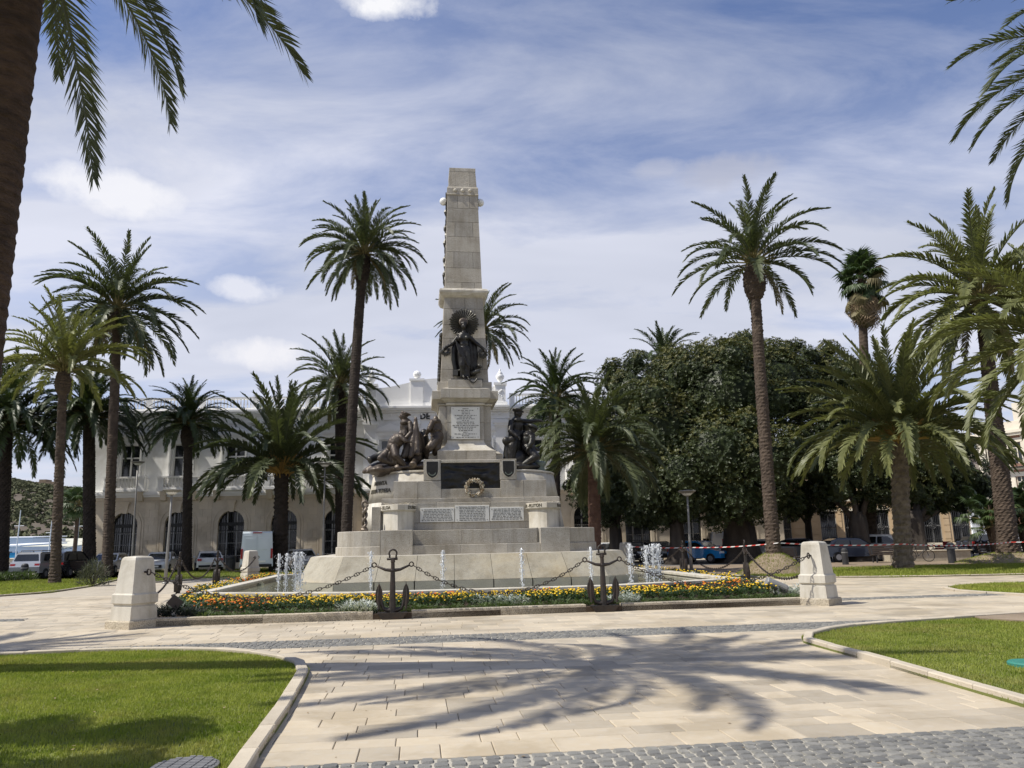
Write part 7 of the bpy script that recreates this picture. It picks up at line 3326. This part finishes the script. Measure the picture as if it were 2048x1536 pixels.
def car(label, loc, rz, paint, kind_='hatch', rails=False, group='parked cars'):
    t = thing('parked_car', label, 'car', loc, rz, group)
    # x forward
    if kind_ == 'suv':
        Lh, H = 2.15, 1.62
        body = [(-2.12, .38), (2.10, .38), (2.15, .60), (2.10, .86), (1.25, 1.02), (-2.05, 1.04), (-2.15, .75)]
        cab = [(-2.02, 1.0), (1.15, 1.0), (.45, 1.55), (.2, 1.62), (-1.55, 1.62), (-1.82, 1.52)]
    else:
        Lh, H = 2.1, 1.46
        body = [(-2.08, .34), (2.05, .34), (2.1, .56), (2.02, .76), (1.15, .93), (-1.95, .97), (-2.1, .70)]
        cab = [(-1.92, .92), (1.1, .90), (.30, 1.40), (.05, 1.46), (-1.15, 1.44), (-1.55, 1.32)]
    w = .89
    mb = MB()
    side_loft(mb, body, w, w - .03, .34, 1.0)
    bd = mb.build('body', paint, t)
    mb = MB()
    side_loft(mb, cab, w - .05, w - .22, .95, H)
    mb.build('cabin', paint, bd)
    zlo, zhi = .95, H

    def hw(z):
        f = max(0, min(1, (z - zlo) / (zhi - zlo)))
        return (w - .05) + (-.17) * f
    # glazing a little proud of the cabin
    A, B, Cc, D = cab[1], cab[2], cab[3], cab[0]
    rr_ = cab[-1]

    def pane(p0, p1, name, f0=.12, f1=.88):
        a = (p0[0] + (p1[0] - p0[0]) * f0, p0[1] + (p1[1] - p0[1]) * f0)
        b = (p0[0] + (p1[0] - p0[0]) * f1, p0[1] + (p1[1] - p0[1]) * f1)
        s = 1 if p0[0] > 0 else -1
        o_ = .016 * s
        ya, yb__ = hw(a[1]) * .90, hw(b[1]) * .86
        mb = MB()
        mb.add([(a[0] + o_, -ya, a[1] + .012), (a[0] + o_, ya, a[1] + .012), (b[0] + o_, yb__, b[1] + .012), (b[0] + o_, -yb__, b[1] + .012)], [(0, 1, 2, 3) if s > 0 else (3, 2, 1, 0)])
        mb.build(name, 'glass_dark', t)
    pane(A, B, 'windscreen')
    pane(D, rr_, 'rear_window', .2, .95)
    for s in (-1, 1):
        for x0, x1, x2, x3 in ((-.42, .78, .20, -.40), (-1.55, -.50, -.48, -1.22)):
            z0, z1 = cab[0][1] + .10, H - .12
            mb = MB()
            y0, y1 = s * (hw(z0) + .012), s * (hw(z1) + .012)
            mb.add([(x0, y0, z0), (x1, y0, z0), (x2, y1, z1), (x3, y1, z1)], [(0, 1, 2, 3) if s < 0 else (3, 2, 1, 0)])
            mb.build('side_window', 'glass_dark', t)
        mb = MB()
        mb.box(.70, .86, min(s * .90, s * 1.04), max(s * .90, s * 1.04), .98, 1.12)
        mb.build('wing_mirror', paint, t)
        mb = MB()
        mb.obox((2.03, s * .66, .70), .14, .34, .13, Matrix.Rotation(R_(-15), 3, 'Y'))
        mb.build('headlight', 'head_lamp', t)
        mb = MB()
        mb.obox((-2.06, s * .70, .86), .12, .28, .16, Matrix.Rotation(R_(8), 3, 'Y'))
        mb.build('tail_light', 'tail_red', t)
    mb = MB()
    mb.box(2.06, 2.125, -.45, .45, .40, .60)
    mb.build('grille', 'black_iron', t)
    mb = MB()
    mb.box(2.12, 2.135, -.26, .26, .44, .55)
    mb.build('number_plate', 'plate', t)
    mb = MB()
    mb.box(-2.135, -2.09, -.26, .26, .58, .69)
    mb.build('number_plate', 'plate', t)
    mb = MB()
    mb.box(-2.14, -2.02, -.75, .75, .36, .50)
    mb.build('bumper', 'tyre', t)
    if rails:
        mb = MB()
        for s in (-1, 1):
            mb.tube([(-1.5, s * .6, H), (-1.45, s * .6, H + .09), (.0, s * .6, H + .09), (.1, s * .6, H)], .025, 6)
        for x in (-1.1, -.3):
            mb.tube([(x, -.62, H + .10), (x, .62, H + .10)], .022, 6)
        mb.build('roof_rails', 'dark_metal', t)
    for x in (-1.28, 1.28):
        for s in (-1, 1):
            wheel(t, x, s * .80)
    return t


def cx_(x, D):
    return Vector((at(x, 1110, D).x, D, -.03))


FR, RE = -PI / 2, PI / 2       # nose towards the camera / tail towards the camera
car('silver van-like car with roof rails behind the left lawn', cx_(86, 50), RE + .1, 'car_silver', 'suv', True)
car('dark estate car parked beside the silver one', cx_(139, 52), RE, 'car_dark', 'suv')
car('white car facing the square behind the dark palm trunks', cx_(220, 56), FR + .15, 'car_white')
car('white car facing the square behind the left front stone post', cx_(322, 56), FR + .25, 'car_white')
car('white hatchback seen from behind near the van', cx_(418, 57), RE + .42, 'car_white')
car('white car beyond the left fountain jets', cx_(604, 57), FR + .45, 'car_white')
car('white car just right of the stepped base', cx_(1212, 58), FR + .2, 'car_white')
car('dark car with glinting windscreen behind the right jets', cx_(1318, 57), FR + .3, 'car_grey')
car('black car half hidden by the right jets', cx_(1272, 58), FR - .35, 'car_dark')
car('bright blue car behind the lamp post', cx_(1402, 53), FR + .75, 'car_blue')
car('dark grey car under the fig grove', cx_(1612, 54), FR + 1.2, 'car_grey')
car('white car behind the mounded palm', cx_(1535, 56), FR + 1.0, 'car_white')
car('dark blue car in front of the yellow building', cx_(1705, 49), PI + .05 + PI, 'car_navy')
car('white car beside the knobbly palm trunk', cx_(1778, 50), FR + .9, 'car_white', 'suv')
car('dark car far right beyond the yellow building', cx_(1978, 62), .3, 'car_dark')


def van(label, loc, rz, paint, sign=None, L=2.75, H=2.62):
    t = thing('parked_van', label, 'van', loc, rz, 'parked vans')
    body = [(-L, .45), (L, .45), (L + .02, .9), (L - .25, 1.12), (L - .95, 1.25), (L - 1.75, H - .1), (L - 2.1, H), (-L + .1, H), (-L, H - .12)]
    mb = MB()
    side_loft(mb, body, 1.0, .88, .9, H)
    mb.build('body', paint, t)
    # rear doors
    for s in (-1, 1):
        mb = MB()
        a, b = sorted((s * .015, s * .80))
        mb.cbox(-L - .035, -L + .03, a, b, .62, H - .22, .015)
        d = mb.build('rear_door', paint, t)
        a, b = sorted((s * .09, s * .70))
        if not sign:
            MB().cbox(-L - .055, -L - .03, a, b, H - 1.15, H - .40, .01).build('door_panel', 'van_pale', d)
        MB().box(-L - .06, -L + .02, *sorted((s * .83, s * .95)), .95, 1.55).build('tail_light', 'tail_red', t)
    MB().box(-L - .05, -L + .02, -.28, .28, H - .12, H - .05).build('brake_light', 'tail_red', t)
    MB().box(-L - .10, -L + .1, -.92, .92, .42, .60).build('bumper', 'tyre', t)
    MB().box(-L - .06, -L - .036, -.55, -.05, .72, .83).build('number_plate', 'plate', t)
    for s in (-1, 1):
        mb = MB()
        mb.add([(L - 1.1, s * 1.0, 1.35), (L - 1.85, s * 1.0, 1.35), (L - 1.95, s * .945, 2.05), (L - 1.62, s * .95, 1.98)], [(0, 1, 2, 3) if s > 0 else (3, 2, 1, 0)])
        mb.build('side_window', 'glass_dark', t)
        MB().box(L - 1.2, L - 1.05, *sorted((s * 1.0, s * 1.2)), 1.3, 1.6).build('wing_mirror', 'tyre', t)
        for x in (-L + .9, L - .85):
            wheel(t, x, s * .88, .35, .22)
    if sign:
        put('lettering', text_mesh(sign, .42, .004, 'turquoise', bold=.01), t, (-L - .042, 0, 1.62), (PI / 2, 0, -PI / 2))
        MB().box(-L - .042, -L - .036, -.45, .45, 1.45, 1.49).build('sign_line', 'turquoise', t)
    return t


van('pale grey-blue panel van seen from behind by the low palm', cx_(514, 52), RE + .31, 'van_pale', None)
van('white van with turquoise lettering under the fig grove', cx_(1450, 58), RE + .1, 'car_white', 'Jama', 2.2, 2.05)

# ================================================================ lamps, benches, bollards
def lamp(label, xb, yb, D, xt, yt, head='disc'):
    b = gx(xb, yb, D)
    tp = at(xt, yt, D)
    t = thing('lamp_post', label, 'lamp post', b, 0, 'slim park lamps')
    rel = tp - b
    mb = MB()
    mb.smooth = True
    mb.tube([(0, 0, -.05), (0, 0, .9), rel * .6, rel], [.085, .075, .055, .045], 10)
    mb.tube([(0, 0, -.05), (0, 0, .06)], [.16, .15], 10)
    mb.build('pole', 'lamp_metal', t)
    mb = MB()
    mb.lathe([(.06, -.22), (.16, -.14), (.42, .02), (.44, .05), (.40, .07), (.05, .10)], 18, tuple(rel))
    mb.build('lamp_head', 'lamp_metal', t)
    mb = MB()
    mb.lathe([(.15, -.17), (.30, -.05), (.05, -.04)], 14, tuple(rel))
    mb.build('lamp_glass', 'frame_white', t)


lamp('slim grey lamp post before the second balcony', 331, 1160, 38, 344, 982)
lamp('slim grey lamp post near the left palms', 264, 1122, 52, 276, 925)
lamp('slim lamp post left of the stepped base', 646, 1118, 50, 650, 928)
lamp('slim grey lamp post in front of the fig grove', 1383, 1140, 38, 1374, 984)


def bench(label, loc, rz):
    t = thing('park_bench', label, 'bench', loc, rz, 'park benches')
    for k in range(4):
        MB().cbox(-.85, .85, -.24 + k * .125, -.13 + k * .125, .42, .46, .008).build('seat_slat', 'bench_wood', t)
    for k in range(4):
        z = .55 + k * .12
        mb = MB()
        mb.obox((0, .27 + k * .035, z), 1.7, .03, .10, Matrix.Rotation(R_(-15), 3, 'X'))
        mb.build('back_slat', 'bench_wood', t)
    for s in (-1, 1):
        mb = MB()
        mb.box(s * .7 - .03, s * .7 + .03, -.24, -.18, 0, .42)
        mb.box(s * .7 - .03, s * .7 + .03, .18, .24, 0, .42)
        mb.box(s * .7 - .028, s * .7 + .028, -.24, .26, .38, .418)
        mb.obox((s * .7, .31, .72), .05, .03, .62, Matrix.Rotation(R_(-15), 3, 'X'))
        mb.build('leg_frame', 'dark_metal', t)


bench('dark slatted bench beside the dark car on the left', gp(150, 1153), R_(200))
bench('dark bench under the mounded palm', gx(1577, 1118, 44), R_(20))
bench('dark bench between the knobbly palm and fig trunk', gx(1772, 1110, 46), R_(5))
bench('dark bench left of the ringed palm', gx(1992, 1108, 47), R_(-10))


def bollard(label, loc, h=.85, r=.13):
    t = thing('bollard', label, 'bollard', loc, 0, 'short dark bollards')
    mb = MB()
    mb.lathe([(r, -.03), (r, h * .86), (r * .9, h * .93), (r * .5, h)], 14)
    mb.build('post', 'dark_metal', t)
    mb = MB()
    mb.lathe([(r * 1.05, h * .70), (r * 1.05, h * .76)], 14)
    mb.build('collar', 'grey_metal', t)


bollard('short dark bollard at the far left lawn', gp(47, 1160), .95, .2)
bollard('short grey bollard behind the dark palm trunks', gx(199, 1150, 47), .95, .16)
bollard('dark bollard in front of the dark blue car', gx(1690, 1115, 44), .9, .17)
bollard('dark bollard on the path right of the knobbly palm', gx(1904, 1118, 43), 1.1, .2)

# low stone block by the harbour
t = thing('stone_block', 'low beige stone block by the far left road', 'stone block', gx(28, 1140, 70))
MB().cbox(-1.3, 1.3, -.5, .5, -.1, 1.0, .04).build('block', 'cream', t)
MB().cbox(-1.4, 1.4, -.6, .6, 1.002, 1.12, .03).build('cap', 'cream', t)
# dark litter bin between the cars
t = thing('litter_bin', 'dark bin between the white hatchback and the van', 'bin', cx_(462, 54) + Vector((0, 0, .03)))
mb = MB()
mb.lathe([(.30, 0), (.34, .9), (.36, .95), (.33, 1.05), (.1, 1.12)], 14)
mb.build('drum', 'dark_metal', t)
MB().box(-.22, .22, -.36, -.30, .82, .92).build('slot', 'black_iron', t)

# planter with stone wall, scooters and bicycles on the right
t = thing('planter', 'low stone planter wall by the parked scooters', 'planter', gx(1852, 1110, 47.5))
MB().cbox(-2.4, 2.4, -.5, .5, -.03, .55, .03).build('wall', 'kerb_rough', t)
MB().cbox(-2.5, 2.5, -.58, .58, .552, .62, .02).build('coping', 'kerb', t)


def scooter(label, loc, rz, paint):
    t = thing('scooter', label, 'scooter', loc, rz, 'parked scooters')
    for x in (-.55, .6):
        mb = MB()
        mb.tube([(x + .24 * math.cos(a), 0, .26 + .24 * math.sin(a)) for a in np.linspace(0, 2 * PI, 15)], .05, 6)
        w_ = mb.build('wheel', 'tyre', t)
        MB().tube([(x, -.03, .26), (x, .03, .26)], [.15, .15], 10).build('rim', 'rim', w_)
    mb = MB()
    mb.prism([(-.85, -.16), (.1, -.12), (.1, .12), (-.85, .16)], .36, .70, .04, [(-.9, -.12), (-.05, -.13), (-.05, .13), (-.9, .12)])
    mb.obox((.42, 0, .72), .10, .36, .72, Matrix.Rotation(R_(-18), 3, 'Y'))
    mb.box(-.05, .45, -.14, .14, .30, .38)
    mb.build('body', paint, t)
    MB().cbox(-.85, .0, -.13, .13, .72, .82, .03).build('seat', 'tyre', t)
    mb = MB()
    mb.tube([(.28, -.34, 1.08), (.32, 0, 1.04), (.28, .34, 1.08)], .02, 6)
    mb.tube([(.58, 0, .3), (.33, 0, 1.04)], .025, 6)
    mb.build('handlebar', 'dark_metal', t)
    MB().sphere((.44, 0, .98), (.07, .09, .08), 8, 6).build('headlight', 'head_lamp', t)


for i, (x, D, p_, rz, lab) in enumerate(((1888, 50, 'red_paint', .6, 'red scooter at the left of the parked row'), (1912, 49.5, 'car_white', .4, 'white scooter next to the red one'),
                                        (1932, 50, 'car_white', .9, 'second white scooter in the row'), (1952, 50.5, 'car_dark', .5, 'black scooter right of the white ones'), (1968, 50, 'car_grey', .7, 'dark grey scooter at the right of the row'))):
    scooter(lab, gx(x, 1100, D), rz, p_)


def bicycle(label, loc, rz):
    t = thing('bicycle', label, 'bicycle', loc, rz, 'bicycles by the planter')
    for x in (-.5, .52):
        mb = MB()
        mb.tube([(x + .33 * math.cos(a), 0, .34 + .33 * math.sin(a)) for a in np.linspace(0, 2 * PI, 21)], .022, 5)
        w_ = mb.build('wheel', 'tyre', t)
        mb = MB()
        for k in range(6):
            a = PI * k / 6
            mb.tube([(x - .32 * math.cos(a), 0, .34 - .32 * math.sin(a)), (x + .32 * math.cos(a), 0, .34 + .32 * math.sin(a))], .004, 3)
        mb.build('spokes', 'rim', w_)
    mb = MB()
    for a, b in (((-.5, 0, .34), (-.05, 0, .32)), ((-.05, 0, .32), (-.18, 0, .82)), ((-.5, 0, .34), (-.16, 0, .76)), ((-.16, 0, .76), (.38, 0, .80)), ((-.05, 0, .32), (.38, 0, .74)), ((.52, 0, .34), (.36, 0, .92))):
        mb.tube([a, b], .018, 6)
    mb.build('frame', 'dark_metal', t)
    MB().sphere((-.2, 0, .86), (.13, .07, .035), 8, 5).build('saddle', 'tyre', t)
    MB().tube([(.30, -.26, 1.0), (.36, 0, .94), (.30, .26, 1.0)], .014, 5).build('handlebar', 'dark_metal', t)


bicycle('bicycle leaning left of the planter', gx(1857, 1106, 48.6), .25)
bicycle('bicycle nearest the fig trunk', gx(1838, 1106, 46), -.1)

# ---- red and white barrier tape strung between trunks and posts
def tape(label, pts, h=.045):
    P = [Vector(p) for p in pts]
    o = thing('barrier_tape', label, 'barrier tape', P[0], 0, 'red and white barrier tape')
    mb = MB()
    tot = 0
    for a, b in zip(P, P[1:]):
        L = (b - a).length
        n = max(2, int(L / .22))
        for k in range(n):
            def q(t_):
                p = a.lerp(b, t_)
                p = p - Z * (.10 * L / 8 * 4 * t_ * (1 - t_))
                return p - P[0]
            p0, p1 = q(k / n), q((k + 1) / n)
            sl_ = Vector(((p1 - p0).x, (p1 - p0).y, 0)).normalized() * .04
            mb.cur = (tot + k) % 2
            nrm = Vector((-sl_.y, sl_.x, 0)).normalized() * .002
            mb.add([p0 - sl_ - nrm, p1 - sl_ - nrm, p1 + sl_ + Z * h - nrm, p0 + sl_ + Z * h - nrm, p0 - sl_ + nrm, p1 - sl_ + nrm, p1 + sl_ + Z * h + nrm, p0 + sl_ + Z * h + nrm],
                   [(0, 1, 2, 3), (7, 6, 5, 4), (3, 2, 6, 7), (1, 0, 4, 5)])
        tot += n
    mb.build('tape_strip', ['tape_white', 'tape_red'], o)


tape('barrier tape from the back right post past the lamp to mounded palm', [at(1262, 1094, 39.5), at(1384, 1096, 37.9), at(1556, 1087, 34.0)])
tape('barrier tape from the mounded palm across to the right edge', [at(1562, 1087, 34.2), at(1806, 1089, 35.9), at(2022, 1085, 41.3), at(2120, 1082, 40)])

for o in list(bpy.data.objects):
    if o.name.startswith('txt'):
        bpy.data.objects.remove(o)
print('objects', len(bpy.data.objects), 'tris', sum(len(m_.polygons) for m_ in bpy.data.meshes))
